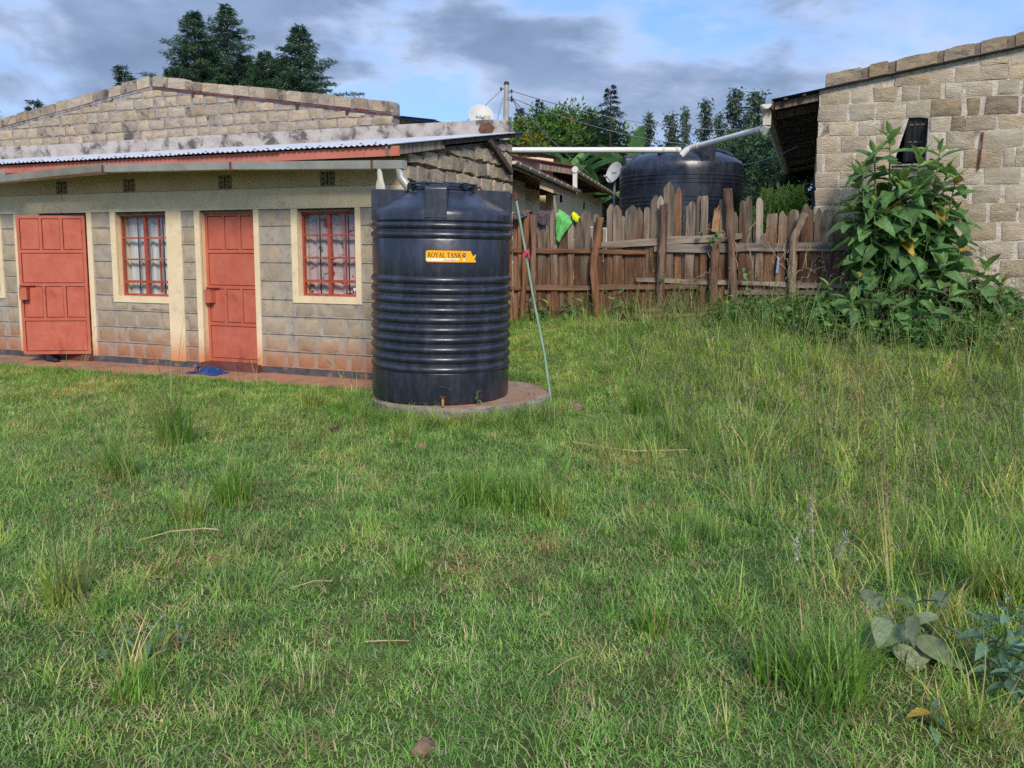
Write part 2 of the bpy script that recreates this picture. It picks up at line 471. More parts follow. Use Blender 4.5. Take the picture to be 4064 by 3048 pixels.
def cloth(name, c1, c2, s=8): return noisy(name, c1, c2, s, 0.95, 0.4, 60, spec=0.1)

# ------------------------------------------------------------------ the lie of the land
F0 = (-1.2856, 10.2096); FA = -21.5        # front corner and heading of the row house
B0 = (4.3235, 12.0); BA = -19.5            # near corner and heading of the block house
G0 = (0.103, 13.2); GA = -18.8            # left end and heading of the board fence
def loc2w(o, a, x, y):
    c, s = math.cos(R(a)), math.sin(R(a))
    return (o[0] + x * c - y * s, o[1] + x * s + y * c)
def w2loc(o, a, X, Y):
    c, s = math.cos(R(a)), math.sin(R(a))
    dx, dy = X - o[0], Y - o[1]
    return dx * c + dy * s, -dx * s + dy * c
def sstep(t):
    t = np.clip(t, 0, 1); return t * t * (3 - 2 * t)
def gz(x, y):
    x = np.asarray(x, float); y = np.asarray(y, float)
    s = y + 0.25 * np.clip(x, -3, 6)
    amp = np.clip(0.53 + 0.055 * x, 0.3, 0.86)
    mask = sstep((x + 2.2) / 1.8)
    far = 0.0 * x
    return -0.11 + amp * sstep((s - 8.4) / 4.7) * (mask + (1 - mask) * sstep((y - 12) / 4)) + far + 0.035 * (fbm(x, y, 0.9, 3.0) - 0.5) * sstep((60 - y) / 40)
def gzf(x, y): return float(gz(x, y))

xs = np.unique(np.concatenate([np.linspace(-14, 14, 113), np.array([-900, -500, -250, -120, -60, -35, -22, -18, 18, 22, 35, 60, 120, 250, 500, 900])]))
ys = np.unique(np.concatenate([np.linspace(-3, 20, 93), np.array([-300, -80, -25, -8, 25, 32, 45, 70, 110, 180, 300, 600, 1200])]))
XX, YY = np.meshgrid(xs, ys)
ZZ = gz(XX, YY)
V = np.stack([XX, YY, ZZ], -1).reshape(-1, 3)
nx = len(xs)
ii = np.arange((len(ys) - 1) * (nx - 1)); r_, c_ = ii // (nx - 1), ii % (nx - 1)
Fq = np.stack([r_ * nx + c_, r_ * nx + c_ + 1, (r_ + 1) * nx + c_ + 1, (r_ + 1) * nx + c_], 1)
m = NT('turf_soil')
v = m.coord('Object')
col = m.mix(m.rng(m.noise(v, 1.6, 6), 0.35, 0.65), lin(78, 94, 50), lin(100, 106, 62))
col = m.mix(m.rng(m.noise(v, 9, 6, 0.65), 0.5, 0.72), col, lin(112, 98, 70))
MT['soil'] = m.done(m.bsdf(col, 0.97, 0.1, 0, m.bump(m.noise(v, 40, 6, 0.7), 0.8, 0.03)))
g = link('ground', npmesh('ground', V, Fq, MT['soil'], smooth=True))
tag(g, 'green pasture ground rising gently towards the board fence', None, None, 'structure')

# ------------------------------------------------------------------ masonry helpers
def block_mesh(w, h, dep, rng, mat, j=0.010, slope=0.0, name='block'):
    """one hewn block: jittered outline, worn edges, slightly uneven face; front towards -y"""
    hw, hh = w / 2, h / 2
    c = min(0.016, w * 0.14, h * 0.14)
    P = [(-hw, -hh + c), (-hw + c, -hh), (0.1 * w * rng.uniform(-1, 1), -hh), (hw - c, -hh), (hw, -hh + c),
         (hw, hh - c), (hw - c, hh), (0.1 * w * rng.uniform(-1, 1), hh), (-hw + c, hh), (-hw, hh - c)]
    P = [(x + rng.uniform(-j, j), z + rng.uniform(-j, j) + slope * x) for x, z in P]
    n = len(P)
    b = MB()
    vs = [(x, 0.002, z) for x, z in P]
    vs += [(x, -dep * 0.55, z) for x, z in P]
    k = 1 - min(0.08, 0.008 / min(hw, hh))
    vs += [(x * k, -dep + rng.uniform(-0.004, 0.004), z * k) for x, z in P]
    vs.append((rng.uniform(-.2, .2) * hw, -dep - rng.uniform(0, 0.008), rng.uniform(-.2, .2) * hh))
    fs = []
    for a in (0, n):
        for i in range(n):
            q = (i + 1) % n
            fs.append((a + i, a + q, a + n + q, a + n + i))
    for i in range(n): fs.append((2 * n + i, 2 * n + (i + 1) % n, 3 * n))
    b.add(vs, fs)
    return b.mesh(name, mat, 40)
def put_block(parent, x0, x1, z0, z1, y, dep, rng, mat, j=0.010, slope=0.0, name='block'):
    me = block_mesh(x1 - x0, z1 - z0, dep, rng, mat, j, slope, name)
    return link(name, me, parent, ((x0 + x1) / 2, y, (z0 + z1) / 2))
def course(parent, x0, x1, z0, z1, y, dep, rng, mats, wmin, wmax, gap, zgap, skip=(), topf=None, j=0.01):
    x = x0 + rng.uniform(-wmin, 0)
    while x < x1:
        w = rng.uniform(wmin, wmax)
        a, b = max(x, x0), min(x + w, x1)
        x += w + gap * rng.uniform(0.6, 1.6)
        if b - a < 0.07: continue
        if any(a < s1 and b > s0 for s0, s1 in skip): continue
        t = z1
        if topf:
            t = min(z1, topf(a) - 0.02, topf(b) - 0.02)
            if t - z0 < 0.07: continue
        put_block(parent, a, b, z0 + zgap * rng.uniform(0.2, 0.7), t - zgap * rng.uniform(0.2, 0.7), y, dep * rng.uniform(0.7, 1.2), rng, rng.choice(mats), j)

# ------------------------------------------------------------------ verandah pavement
pv = MB()
n_ = 60
top = []
rg = random.Random(5)
for i in range(n_ + 1):
    u = -13 + (13.25) * i / n_
    top.append((u, -0.62 - 0.05 * rg.random() - 0.05 * math.sin(u * 1.3)))
for i in range(n_):
    (a, ya), (b, yb) = top[i], top[i + 1]
    pv.add([(a, ya, -0.085), (b, yb, -0.085), (b, 0.0, -0.08), (a, 0.0, -0.08), (a, ya - 0.02, -0.3), (b, yb - 0.02, -0.3)],
           [(0, 1, 2, 3), (4, 5, 1, 0)])
p = pv.build('pavement', MT['slab_top'], None, None, (F0[0], F0[1], 0), (0, 0, R(FA)))
tag(p, 'narrow red-earth stained concrete walkway along the row house', None, None, 'structure')

# ------------------------------------------------------------------ row house
RH = empty('row_house', (F0[0], F0[1], 0), R(FA), 'long low house with salmon doors, cream trim and zinc roof', 'house')
UL = -13.0
rng = random.Random(21)
openings = [(-7.87, -7.04, 0.89, 2.03), (-6.15, -5.20, -0.08, 2.05), (-4.655, -3.737, 0.886, 2.03), (-3.15, -2.26, -0.08, 2.045), (-1.575, -0.714, 0.95, 2.04)]
# backing wall split round the openings
b = MB()
xs_ = [UL] + [q for o in openings for q in o[:2]] + [-0.012]
for i in range(0, len(xs_), 2): b.box(xs_[i], xs_[i + 1], 0.012, 0.2, -0.2, 2.81)
for x0, x1, z0, z1 in openings:
    if z0 > 0: b.box(x0, x1, 0.012, 0.2, -0.2, z0)
    b.box(x0, x1, 0.012, 0.2, z1, 2.81)
wall = b.build('wall', MT['groove'], RH)
# stone strips, course by course, with struck joints; (x0, x1, zmax)
beds = [0.0, 0.212, 0.437, 0.674, 0.894, 1.138, 1.377, 1.613, 1.853, 2.072]
strips = [(-10.2, -7.97, 2.072), (-7.97, -6.95, 0.80), (-6.95, -6.67, 2.072), (-5.11, -4.75, 2.072), (-4.75, -3.735, 0.80), (-3.47, -3.24, 2.072), (-2.18, -1.67, 2.072), (-1.67, -0.637, 0.868), (-0.637, 0.0, 2.072)]
seen_blocks = {(-4.75, -3.735): 1}
for x0, x1, zm in strips:
    for k in range(9):
        z0, z1 = beds[k], min(beds[k + 1], zm)
        if z1 - z0 < 0.03: continue
        c = MB().box(x0 + 0.001, x1 - 0.001, -0.004, 0.013, z0 + 0.005, z1 - 0.005)
        cs = c.build('block_course', MT['wash'], wall)
        # blocks that show through the wash
        x = x0 + rng.uniform(0.02, 0.06)
        while x < x1 - 0.1:
            w = rng.choice([0.16, 0.24, 0.3, 0.34]) * rng.uniform(0.9, 1.1)
            e = min(x + w, x1 - 0.025)
            if e - x > 0.08 and z1 - z0 > 0.12 and (k < 4 or rng.random() < 0.75):
                put_block(wall, x, e, z0 + 0.026, z1 - 0.026, -0.003, 0.0055 if k < 4 else 0.0045, rng, MT['wash_block'], 0.010)
            x = e + rng.uniform(0.045, 0.09)
# plinth
MB().box(UL, 0.0, -0.014, 0.012, -0.2, 0.0).build('plinth', MT['plinth'], RH)
# cream trim: pillars, jambs, sills and the deep frieze
trim = [(-7.97, -7.87, 0.80, 2.072), (-7.04, -6.95, 0.80, 2.072), (-7.87, -7.04, 0.80, 0.89), (-6.67, -6.15, 0.0, 2.072), (-5.20, -5.11, 0.0, 2.072),
        (-4.75, -4.655, 0.80, 2.072), (-4.655, -3.735, 0.80, 0.886), (-3.735, -3.47, 0.0, 2.072), (-3.24, -3.15, 0.0, 2.072), (-2.26, -2.18, 0.0, 2.072),
        (-1.67, -1.575, 0.865, 2.072), (-1.575, -0.714, 0.865, 0.95), (-0.714, -0.637, 0.865, 2.072)]
for x0, x1, z0, z1 in trim:
    MB().box(x0, x1, -0.018, 0.018, z0, z1).build('plaster_trim', MT['cream'], RH)
# reveals (the depth of each opening)
for x0, x1, z0, z1 in openings:
    b = MB()
    b.box(x0 - 0.003, x0 + 0.004, 0.0185, 0.21, max(z0, 0), z1)
    b.box(x1 - 0.004, x1 + 0.003, 0.0185, 0.21, max(z0, 0), z1)
    b.box(x0 + 0.005, x1 - 0.005, 0.0185, 0.21, z1 - 0.003, z1 + 0.004)
    if z0 > 0: b.box(x0 + 0.005, x1 - 0.005, 0.0185, 0.21, z0 - 0.004, z0 + 0.003)
    b.build('reveal', MT['cream'], RH)
MB().box(UL, 0.0, -0.018, 0.012, 2.074, 2.338).build('lintel_band', MT['cream'], RH)
MB().box(UL, 0.0, -0.012, 0.0118, 2.342, 2.80).build('frieze', MT['frieze'], RH)
# ventilation blocks
for cx_ in (-8.3, -5.65, -4.365, -2.70, -1.10):
    vb = MB().box(-0.108, 0.108, -0.004, 0.004, -0.088, 0.088).build('vent_block', noisy('vent_concrete', lin(150, 134, 106), lin(128, 112, 90), 9, 0.95, 0.4), RH, None, (cx_, -0.0125, 2.437))
    for k in range(8):  # slots are dark bars on the face; the shade of the holes is painted
        a = k * math.pi / 4
        d = Vector((math.cos(a), 0, math.sin(a)))
        r0, r1 = (0.04, 0.088) if k % 2 == 0 else (0.068, 0.115)
        rr = 1.0 if k not in (2, 6) else 0.88
        MB().bar(d * r0 * rr + Vector((0, -0.0042, 0)), d * r1 * rr * 0.94 + Vector((0, -0.0042, 0)), 0.004, 0.014, up=(-d.z, 0, d.x)).build('vent_slot_shade', MT['dark'], vb)
    MB().box(-0.006, 0.006, -0.0055, -0.004, -0.035, 0.035).build('vent_slot_shade', MT['dark'], vb)

MT['oxide_shade'] = noisy('old_red_groove_shade', lin(138, 48, 34), lin(118, 40, 30), 8, 0.6, 0.1)  # door leaf base: old red paint, with the shade of the panel grooves painted in
# doors ---------------------------------------------------------------
def door(w, h, loc, rz, name='door'):
    d = MB().box(0, w, 0.0, 0.012, 0, h).build(name, MT['oxide_shade'], RH, None, loc, (0, 0, rz))
    fr = 0.042
    zc = [0.0, 0.255 * h, 0.505 * h, 0.745 * h, h]
    def rail(x0, x1, z0, z1): MB().box(x0, x1, -0.022, -0.0002, z0, z1).build('door_rail', MT['salmon'], d)
    rail(0, w, 0, fr); rail(0, w, h - fr, h)
    rail(0, fr, fr, h - fr); rail(w - fr, w, fr, h - fr)
    for z in zc[1:4]: rail(fr, w - fr, z - 0.022, z + 0.022)
    def panel(x0, x1, z0, z1):
        g_ = 0.010
        q = MB()
        q.box(x0 + g_, x1 - g_, -0.012, -0.0004, z0 + g_, z1 - g_)
        q.build('door_panel', MT['salmon'], d)
    for k in range(4):
        z0 = zc[k] + (fr if k == 0 else 0.022); z1 = zc[k + 1] - (fr if k == 3 else 0.022)
        if k % 2 == 0: panel(fr, w - fr, z0, z1)
        else:
            iw = (w - 2 * fr) / 3
            for t in range(3):
                x0 = fr + t * iw; x1 = x0 + iw
                if t: rail(x0 - 0.019, x0 + 0.019, z0, z1)
                panel(x0 + (0.019 if t else 0), x1 - (0.019 if t < 2 else 0), z0, z1)
    q = MB()
    q.box(0.03, 0.135, -0.11, -0.0225, 0.40 * h, 0.485 * h)
    q.box(0.025, 0.14, -0.115, -0.0224, 0.485 * h, 0.488 * h)
    lb = q.build('lock_box', MT['salmon'], d)
    MB().tube([(0.0, -0.04, 0.5 * h), (0.22, -0.04, 0.5 * h)], 0.009, 8).build('bolt', MT['salmon_frame'], lb)
    return d
# the first door stands open towards the camera, hinged on its right; the second is shut
th = R(24)
w1 = 0.96
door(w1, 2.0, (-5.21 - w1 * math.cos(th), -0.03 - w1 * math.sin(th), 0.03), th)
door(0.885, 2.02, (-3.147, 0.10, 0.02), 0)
# door 1: dim room behind the open leaf; threshold steps
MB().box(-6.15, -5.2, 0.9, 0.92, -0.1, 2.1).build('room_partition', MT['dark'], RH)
MB().box(-3.15, -2.2, -0.10, 0.1, -0.12, 0.018).build('threshold', noisy('oxide_step', lin(120, 74, 66), lin(96, 60, 56), 6, 0.8, 0.3), RH)
MB().box(-6.12, -5.2, -0.08, 0.1, -0.12, 0.016).build('threshold', noisy('oxide_step_b', lin(120, 74, 66), lin(96, 60, 56), 6, 0.8, 0.3), RH)

# windows -------------------------------------------------------------
def window(x0, x1, z0, z1, cmat, open_pane=False, blue=False):
    w, h = x1 - x0, z1 - z0
    fm = MT['salmon_frame']
    y = 0.10
    o = MB()
    t = 0.032
    o.box(0, w, -0.02, 0.02, 0, t); o.box(0, w, -0.02, 0.02, h - t, h); o.box(0, t, -0.0195, 0.0195, t, h - t); o.box(w - t, w, -0.0195, 0.0195, t, h - t)
    win = o.build('window', fm, RH, None, (x0, y, z0))
    xm = w * 0.485
    zz = [t, 0.178 * h, 0.455 * h, 0.72 * h, h - t]
    MB().box(xm - 0.022, xm + 0.022, -0.024, 0.018, t, h - t).build('mullion', fm, win)
    for k, z in enumerate(zz[1:4]):
        th_ = 0.018 if k == 0 else 0.011
        for a, b_ in ((t, xm - 0.022), (xm + 0.022, w - t)):
            MB().box(a, b_, -0.022, 0.016, z - th_, z + th_).build('glazing_bar', fm, win)
    x3 = xm + (w - xm) * 0.52
    for k in range(4):
        MB().box(x3 - 0.007, x3 + 0.007, -0.016, 0.012, zz[k] + 0.018, zz[k + 1] - 0.018).build('glazing_bar', fm, win)
    cols = [(t, xm - 0.022), (xm + 0.022, x3 - 0.007), (x3 + 0.007, w - t)]
    for k in range(4):
        for ci, (a, b_) in enumerate(cols):
            if open_pane and k == 0 and ci > 0: continue
            MB().add([(a, -0.001, zz[k] + 0.011), (b_, -0.001, zz[k] + 0.011), (b_, -0.001, zz[k + 1] - 0.011), (a, -0.001, zz[k + 1] - 0.011)], [(0, 1, 2, 3)]).build('pane', MT['glass'], win)
    # security bars inside and the curtain behind them
    for fx in (0.26, 0.76):
        MB().tube([(w * fx, 0.06, 0.0), (w * fx, 0.06, h)], 0.008, 6).build('security_bar', MT['iron'], win)
    c = MB()
    n = 44
    rr = random.Random(int(abs(x0) * 100))
    ph = rr.random() * 6
    vs = []
    for i in range(n + 1):
        x = -0.06 + (w + 0.12) * i / n
        yy = 0.10 + 0.012 * math.sin(x * 34 + ph) + 0.008 * math.sin(x * 61 + 1)
        vs += [(x, yy, 0.005), (x, yy - 0.004 * math.sin(x * 20), h - 0.02)]
    c.add(vs, [(2 * i, 2 * i + 2, 2 * i + 3, 2 * i + 1) for i in range(n)])
    c.build('curtain', cmat, win, 60)
    if blue:
        MB().box(-0.02, w, 0.10, 0.11, 0.0, h).build('cardboard_screen', cloth('blue_screen', lin(60, 104, 168), lin(40, 78, 140)), win)
    return win
window(-7.87, -7.04, 0.89, 2.03, MT['curtain'], blue=True)
window(-4.655, -3.737, 0.888, 2.028, MT['curtain'])
w2 = window(-1.575, -0.714, 0.952, 2.038, MT['curtain_f'], open_pane=True)
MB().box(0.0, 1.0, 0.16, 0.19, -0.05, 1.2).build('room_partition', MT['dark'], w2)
# oddments on the sill of the open pane
sp = empty('sill_clutter', loc2w(F0, FA, -0.80, 0.10) + (0.96,), R(FA), 'small clutter of bottle caps, box and wire on the open window sill', 'clutter')
MB().box(0.0, 0.10, -0.01, 0.03, 0.0, 0.055).build('red_box', plain('clutter_red', lin(176, 62, 40)), sp)
MB().bar((-0.02, 0.0, 0.085), (0.10, 0.0, 0.105), 0.02, 0.035).build('white_carton', plain('clutter_white', lin(226, 224, 220)), sp)
MB().tube([(-0.14, 0, 0.022), (-0.09, 0.01, 0.03), (-0.03, 0, 0.04), (-0.015, 0, 0.1)], 0.008, 6).build('cable', MT['shoe'], sp)
MB().lathe([(0.012, 0), (0.016, 0.02), (0.006, 0.03)], 10, (-0.2, 0, 0)).build('cap', plain('clutter_pale', lin(200, 200, 190)), sp)

# end wall of rough stone -------------------------------------------------
def roofz(d): return 2.735 + (d + 0.62) * (0.61 / 3.92)
b = MB()
poly = [(0.013, -0.2), (3.45, -0.2), (3.45, roofz(3.45) - 0.10), (0.013, roofz(0) - 0.10)]
b.add([(-0.012, y, z) for y, z in poly] + [(-0.2, y, z) for y, z in poly], [(0, 1, 2, 3), (7, 6, 5, 4), (1, 5, 6, 2), (2, 6, 7, 3), (0, 3, 7, 4)])
ew = b.build('end_wall', MT['mortar_d'], RH)
holder = empty('stonework', (-0.012, 0, 0), 0, parent=RH, rot=(0, 0, R(90)))   # local x runs back along the end wall
rng = random.Random(4)
zb = [-0.12, 0.11, 0.35, 0.58, 0.80, 1.03, 1.25, 1.47, 1.70, 1.93, 2.15, 2.37, 2.59, 2.81, 3.04, 3.27]
for k in range(len(zb) - 1):
    course(holder, 0.02, 3.44, zb[k], zb[k + 1], 0.0, 0.045, rng, [MT['stone'], MT['stone'], MT['stone'], MT['cap_stone']], 0.22, 0.42, 0.032, 0.04, topf=lambda d: roofz(d) - 0.09, j=0.02)
bk = MB(); bk.box(UL, -0.2, 3.2, 3.27, -0.2, 3.3); bk.box(UL, UL + 0.2, 0.2, 3.2, -0.2, 2.85)
bk.build('rear_wall', MT['groove'], RH)

# roof ------------------------------------------------------------------
def corrugated(w, l, pitch=0.076, amp=0.009, per=6):
    """sheet in local x (across) and y (up the slope)"""
    n = int(w / pitch * per)
    b = MB(); vs = []
    for i in range(n + 1):
        x = w * i / n
        z = amp * math.cos(2 * math.pi * x / pitch)
        vs += [(x, 0, z), (x, l, z), (x, 0, z - 0.0015), (x, l, z - 0.0015)]
    fs = []
    for i in range(n):
        a = 4 * i
        fs += [(a, a + 4, a + 5, a + 1), (a + 2, a + 3, a + 7, a + 6), (a, a + 2, a + 6, a + 4), (a + 1, a + 5, a + 7, a + 3)]
    b.add(vs, fs)
    return b
sl = math.atan(0.61 / 3.92)
roof = empty('roof', (0, 0, 0), parent=RH)
SW = 0.76
sheet = corrugated(SW + 0.05, 4.02).mesh('roof_sheet', MT['zinc'], 60)
rr = random.Random(2)
for k in range(17):
    u = 0.10 - SW * (k + 1)
    link('roof_sheet', sheet, roof, (u, -0.64 + rr.uniform(-0.012, 0.012), 2.742 + 0.003 * (k % 2)), (sl, 0, 0))
    for t in range(3):
        MB().lathe([(0.016, 0), (0.012, 0.008), (0.0, 0.011)], 8).build('roofing_nail', MT['rust'], roof, None, (u + 0.08 + t * 0.228, -0.48 + (t % 2) * 0.05, 2.742 + 0.011 + (0.16 + (t % 2) * 0.05) * math.tan(sl)))
# fascia, verge board, verge flashing, knee brace
for a, bb, dz in ((-13.0, -8.3, 0), (-8.3, -4.15, 0.0), (-4.146, 0.235, 0.004)):
    MB().box(a, bb - 0.004, -0.572, -0.548, 2.612 + dz, 2.722 + dz).build('fascia_board', MT['fascia'], roof)
def vz(d): return 2.742 + (d + 0.64) * math.tan(sl)
b = MB(); b.bar((0.088, -0.60, vz(-0.60) - 0.075), (0.088, 0.86, vz(0.86) - 0.065), 0.03, 0.115); b.build('verge_board', MT['wood_old'], roof)
b = MB(); b.bar((0.055, 0.8, vz(0.8) - 0.05), (0.055, 3.7, vz(3.7) - 0.05), 0.10, 0.055); b.build('verge_rafter', MT['wood_dark'], roof)
b = MB(); b.bar((0.10, -0.62, vz(-0.62) - 0.008), (0.10, 3.72, vz(3.72) - 0.008), 0.05, 0.012); b.build('verge_flashing', MT['zinc_dark'], roof)
b = MB(); b.bar((0.09, 2.35, vz(2.35) - 0.07), (0.09, 3.25, vz(2.35) - 0.47), 0.06, 0.085); b.build('knee_brace', MT['wood_dark'], roof)
for u in (-0.4, -2.0, -3.6, -5.2, -6.8, -8.4):
    MB().bar((u, -0.54, vz(-0.54) - 0.07), (u, 0.02, vz(0.02) - 0.07), 0.05, 0.09).build('rafter', MT['wood_dark'], roof)
MB().box(-13, 0.05, -0.5, 0.0, 2.66, 2.667).build('soffit', MT['wood_dark'], roof)

# gutter: a galvanised box gutter in lengths, one length sagging
def gutter(a, za, c, zc, tilt=0.0, dy=0.0, squash=1.0):
    prof = [(0.0, 0.095), (0.0, 0.0), (-0.105, 0.005), (-0.118, 0.092 * squash), (-0.108, 0.096 * squash), (-0.098, 0.012), (-0.006, 0.008), (-0.006, 0.095)]
    b = MB(); vs = []
    N = 8
    for i in range(N + 1):
        t = i / N
        x = a + (c - a) * t; z0 = za + (zc - za) * t
        tl = tilt * math.sin(math.pi * t * 0.5) if tilt else 0
        for y, z in prof:
            vs.append((x, -0.575 + y - dy * t + tl * z * 0.8, z0 + z + tl * y * 0.6))
    n = len(prof)
    fs = [(i * n + j, i * n + (j + 1) % n, (i + 1) * n + (j + 1) % n, (i + 1) * n + j) for i in range(N) for j in range(n)]
    fs += [tuple(range(n))[::-1], tuple(N * n + j for j in range(n))]
    b.add(vs, fs)
    return b.build('gutter', MT['gutter'], roof)
gutter(-2.03, 2.522, 0.33, 2.455); gutter(-4.10, 2.556, -2.036, 2.524); gutter(-6.22, 2.47, -4.06, 2.548, tilt=-0.35, dy=-0.01); gutter(-9.5, 2.60, -6.05, 2.556); gutter(-13, 2.63, -9.506, 2.602)
MB().box(0.33, 0.334, -0.69, -0.575, 2.458, 2.552).build('gutter_end', MT['gutter'], roof)
for u, z in ((-0.05, 2.46), (-2.03, 2.515), (-4.10, 2.55), (-6.1, 2.545), (-8.2, 2.585)):
    b = MB(); b.box(u - 0.012, u + 0.012, -0.70, -0.572, z - 0.004, z + 0.001); b.box(u - 0.012, u + 0.012, -0.704, -0.698, z - 0.004, z + 0.10)
    b.build('gutter_bracket', MT['rust'], roof)
dp = MB(); dp.tube([(0.27, -0.63, 2.47), (0.285, -0.62, 2.36), (0.36, -0.62, 2.27), (0.42, -0.62, 2.21)], 0.05, 14, cap=False)
dp.tube([(0.275, -0.63, 2.47), (0.285, -0.62, 2.36), (0.36, -0.62, 2.27), (0.418, -0.62, 2.212)], 0.046, 14)
dp.build('downspout', MT['gutter'], roof, 50)

# ------------------------------------------------------------------ stone house behind
SD = 3.30
SH = empty('stone_house', loc2w(F0, FA, -6.5, SD) + (0.3,), R(FA), 'tall stone gable end behind the zinc roof, with stepped coping blocks', 'house')
ox = 6.5
def gtop(u):
    pts = [(-13.5, 3.72), (-11.1, 4.0), (-7.10, 4.535), (-2.05, 3.765), (0, 3.4)]
    for (a, za), (c, zc) in zip(pts, pts[1:]):
        if a <= u <= c: return za + (zc - za) * (u - a) / (c - a)
    return 3.4
hz = -0.3
b = MB()
prof = [(-13.5, 0.0), (-2.03, 0.0), (-2.03, 3.765), (-7.10, 4.535), (-11.1, 4.0), (-13.5, 3.72)]
b.prism([(x + ox, z + hz) for x, z in prof], 0.012, 0.22)
gw = b.build('gable_wall', MT['mortar_l'], SH)
rng = random.Random(11)
zb = [3.575, 3.745, 3.945, 4.145, 4.34, 4.53]
stones = empty('stonework', (ox, 0.012, hz), parent=SH)
for k in range(5):
    course(stones, -13.0, -2.05, zb[k], zb[k + 1], 0, 0.017, rng, [MT['stone']] * 5 + [MT['cap_stone']], 0.22, 0.44, 0.035, 0.028, topf=gtop, j=0.012)
# coping course, following the slope
for (a, za), (c, zc) in (((-13.3, 3.745), (-11.1, 4.0)), ((-11.1, 4.0), (-7.15, 4.535)), ((-7.08, 4.535), (-2.0, 3.765))):
    sp_ = (zc - za) / (c - a)
    u = a
    while u < c - 0.05:
        w = rng.uniform(0.28, 0.44)
        e = min(u + w, c)
        if c - e < 0.12: e = c
        uc = (u + e) / 2
        zc_ = za + (uc - a) * sp_
        hh = rng.uniform(0.17, 0.205)
        cb = MB()
        w2_ = e - u - 0.02
        rj = lambda: rng.uniform(-0.012, 0.012)
        P = [(-w2_ / 2 + rj(), 0.012), (w2_ / 2 + rj(), 0.012), (w2_ / 2 + rj(), hh - 0.03), (w2_ / 2 - 0.03 + rj(), hh + rj() * 0.6), (-w2_ / 2 + 0.03 + rj(), hh + rj() * 0.6), (-w2_ / 2 + rj(), hh - 0.03)]
        P = [(x, z + x * sp_) for x, z in P]
        yy = -0.015 + rng.uniform(-0.008, 0.008)
        cb.prism(P, yy, 0.20)
        link('coping_block', cb.mesh('coping_block', MT['cap_stone'] if rng.random() < 0.6 else MT['stone']), SH, (uc + ox, 0, zc_ + hz))
        u = e
    b = MB()
    b.add([(a + ox, 0.004, za + hz - 0.03), (c + ox, 0.004, zc + hz - 0.03), (c + ox, 0.004, zc + hz + 0.165), (a + ox, 0.004, za + hz + 0.165),
           (a + ox, 0.19, za + hz - 0.03), (c + ox, 0.19, zc + hz - 0.03), (c + ox, 0.19, zc + hz + 0.165), (a + ox, 0.19, za + hz + 0.165)],
          [(0, 1, 2, 3), (3, 2, 6, 7), (1, 5, 6, 2), (4, 0, 3, 7)])
    b.build('coping_mortar', MT['mortar_l'], SH)
# sheet edge that runs through the masonry on the right slope, with purlin ends
b = MB(); b.bar((-7.1 + ox, -0.004, 4.525 + hz), (-2.05 + ox, -0.004, 3.755 + hz), 0.05, 0.016); b.build('sheet_edge', MT['roof_red'], SH)
for u in (-6.15, -5.2, -3.9, -2.9):
    MB().box(u - 0.025 + ox, u + 0.025 + ox, -0.02, 0.1, gtop(u) - 0.10 + hz, gtop(u) - 0.012 + hz).build('purlin_end', MT['wood_dark'], SH)
# roof slopes behind the gable; the right one overhangs past it
rp = MB()
rp.add([(-7.1 + ox, 0.2, 4.53 + hz), (-7.1 + ox, 7, 4.53 + hz), (-1.38 + ox, 7, 3.66 + hz), (-1.38 + ox, 0.2, 3.66 + hz)], [(0, 3, 2, 1)])
rp.add([(-7.1 + ox, 0.2, 4.51 + hz), (-7.1 + ox, 7, 4.51 + hz), (-1.38 + ox, 7, 3.64 + hz), (-1.38 + ox, 0.2, 3.64 + hz)], [(0, 1, 2, 3)])
rp.add([(-13.5 + ox, 0.2, 3.72 + hz), (-13.5 + ox, 7, 3.72 + hz), (-7.1 + ox, 7, 4.53 + hz), (-7.1 + ox, 0.2, 4.53 + hz)], [(0, 3, 2, 1)])
rfo = rp.build('roof', MT['zinc_blue'], SH)
b = MB(); b.bar((-2.0 + ox, 0.24, 3.735 + hz), (-1.36 + ox, 0.24, 3.64 + hz), 0.03, 0.05); b.build('barge_board', MT['zinc_blue'], SH)
MB().box(-2.0 + ox, -1.95 + ox, 0.22, 7, 0.0, 3.6 + hz).build('side_wall', MT['beige'], SH)
MB().box(-1.62 + ox, -1.45 + ox, 0.6, 0.7, 3.2 + hz, 3.62 + hz).build('eave_post', MT['beige'], SH)
# rendered parapet band, rounded at its right end
P = [(-13.5, 3.27), (0.03, 3.30), (0.035, 3.47), (0.02, 3.53), (-0.03, 3.556), (-0.3, 3.566), (-2.0, 3.575), (-4.3, 3.58), (-7.1, 3.592), (-9.1, 3.585), (-13.5, 3.64)]
b = MB(); b.prism([(x + ox, z + hz) for x, z in P], -0.05, 0.16); b.build('parapet_band', MT['band'], SH, 30)
b = MB(); 
rj = random.Random(9)
P = []
for k in range(18):
    a = 2 * math.pi * k / 18
    P.append((0.14 * math.cos(a) * rj.uniform(0.85, 1.1), 0.10 * math.sin(a) * rj.uniform(0.8, 1.1)))
b.prism(P, -0.006, 0.0); b.build('bare_patch', noisy('bare_brown_patch', lin(120, 88, 66), lin(84, 60, 48), 12, 0.95, 0.9, 30), SH, None, (-0.33 + ox, -0.0502, 3.43 + hz))

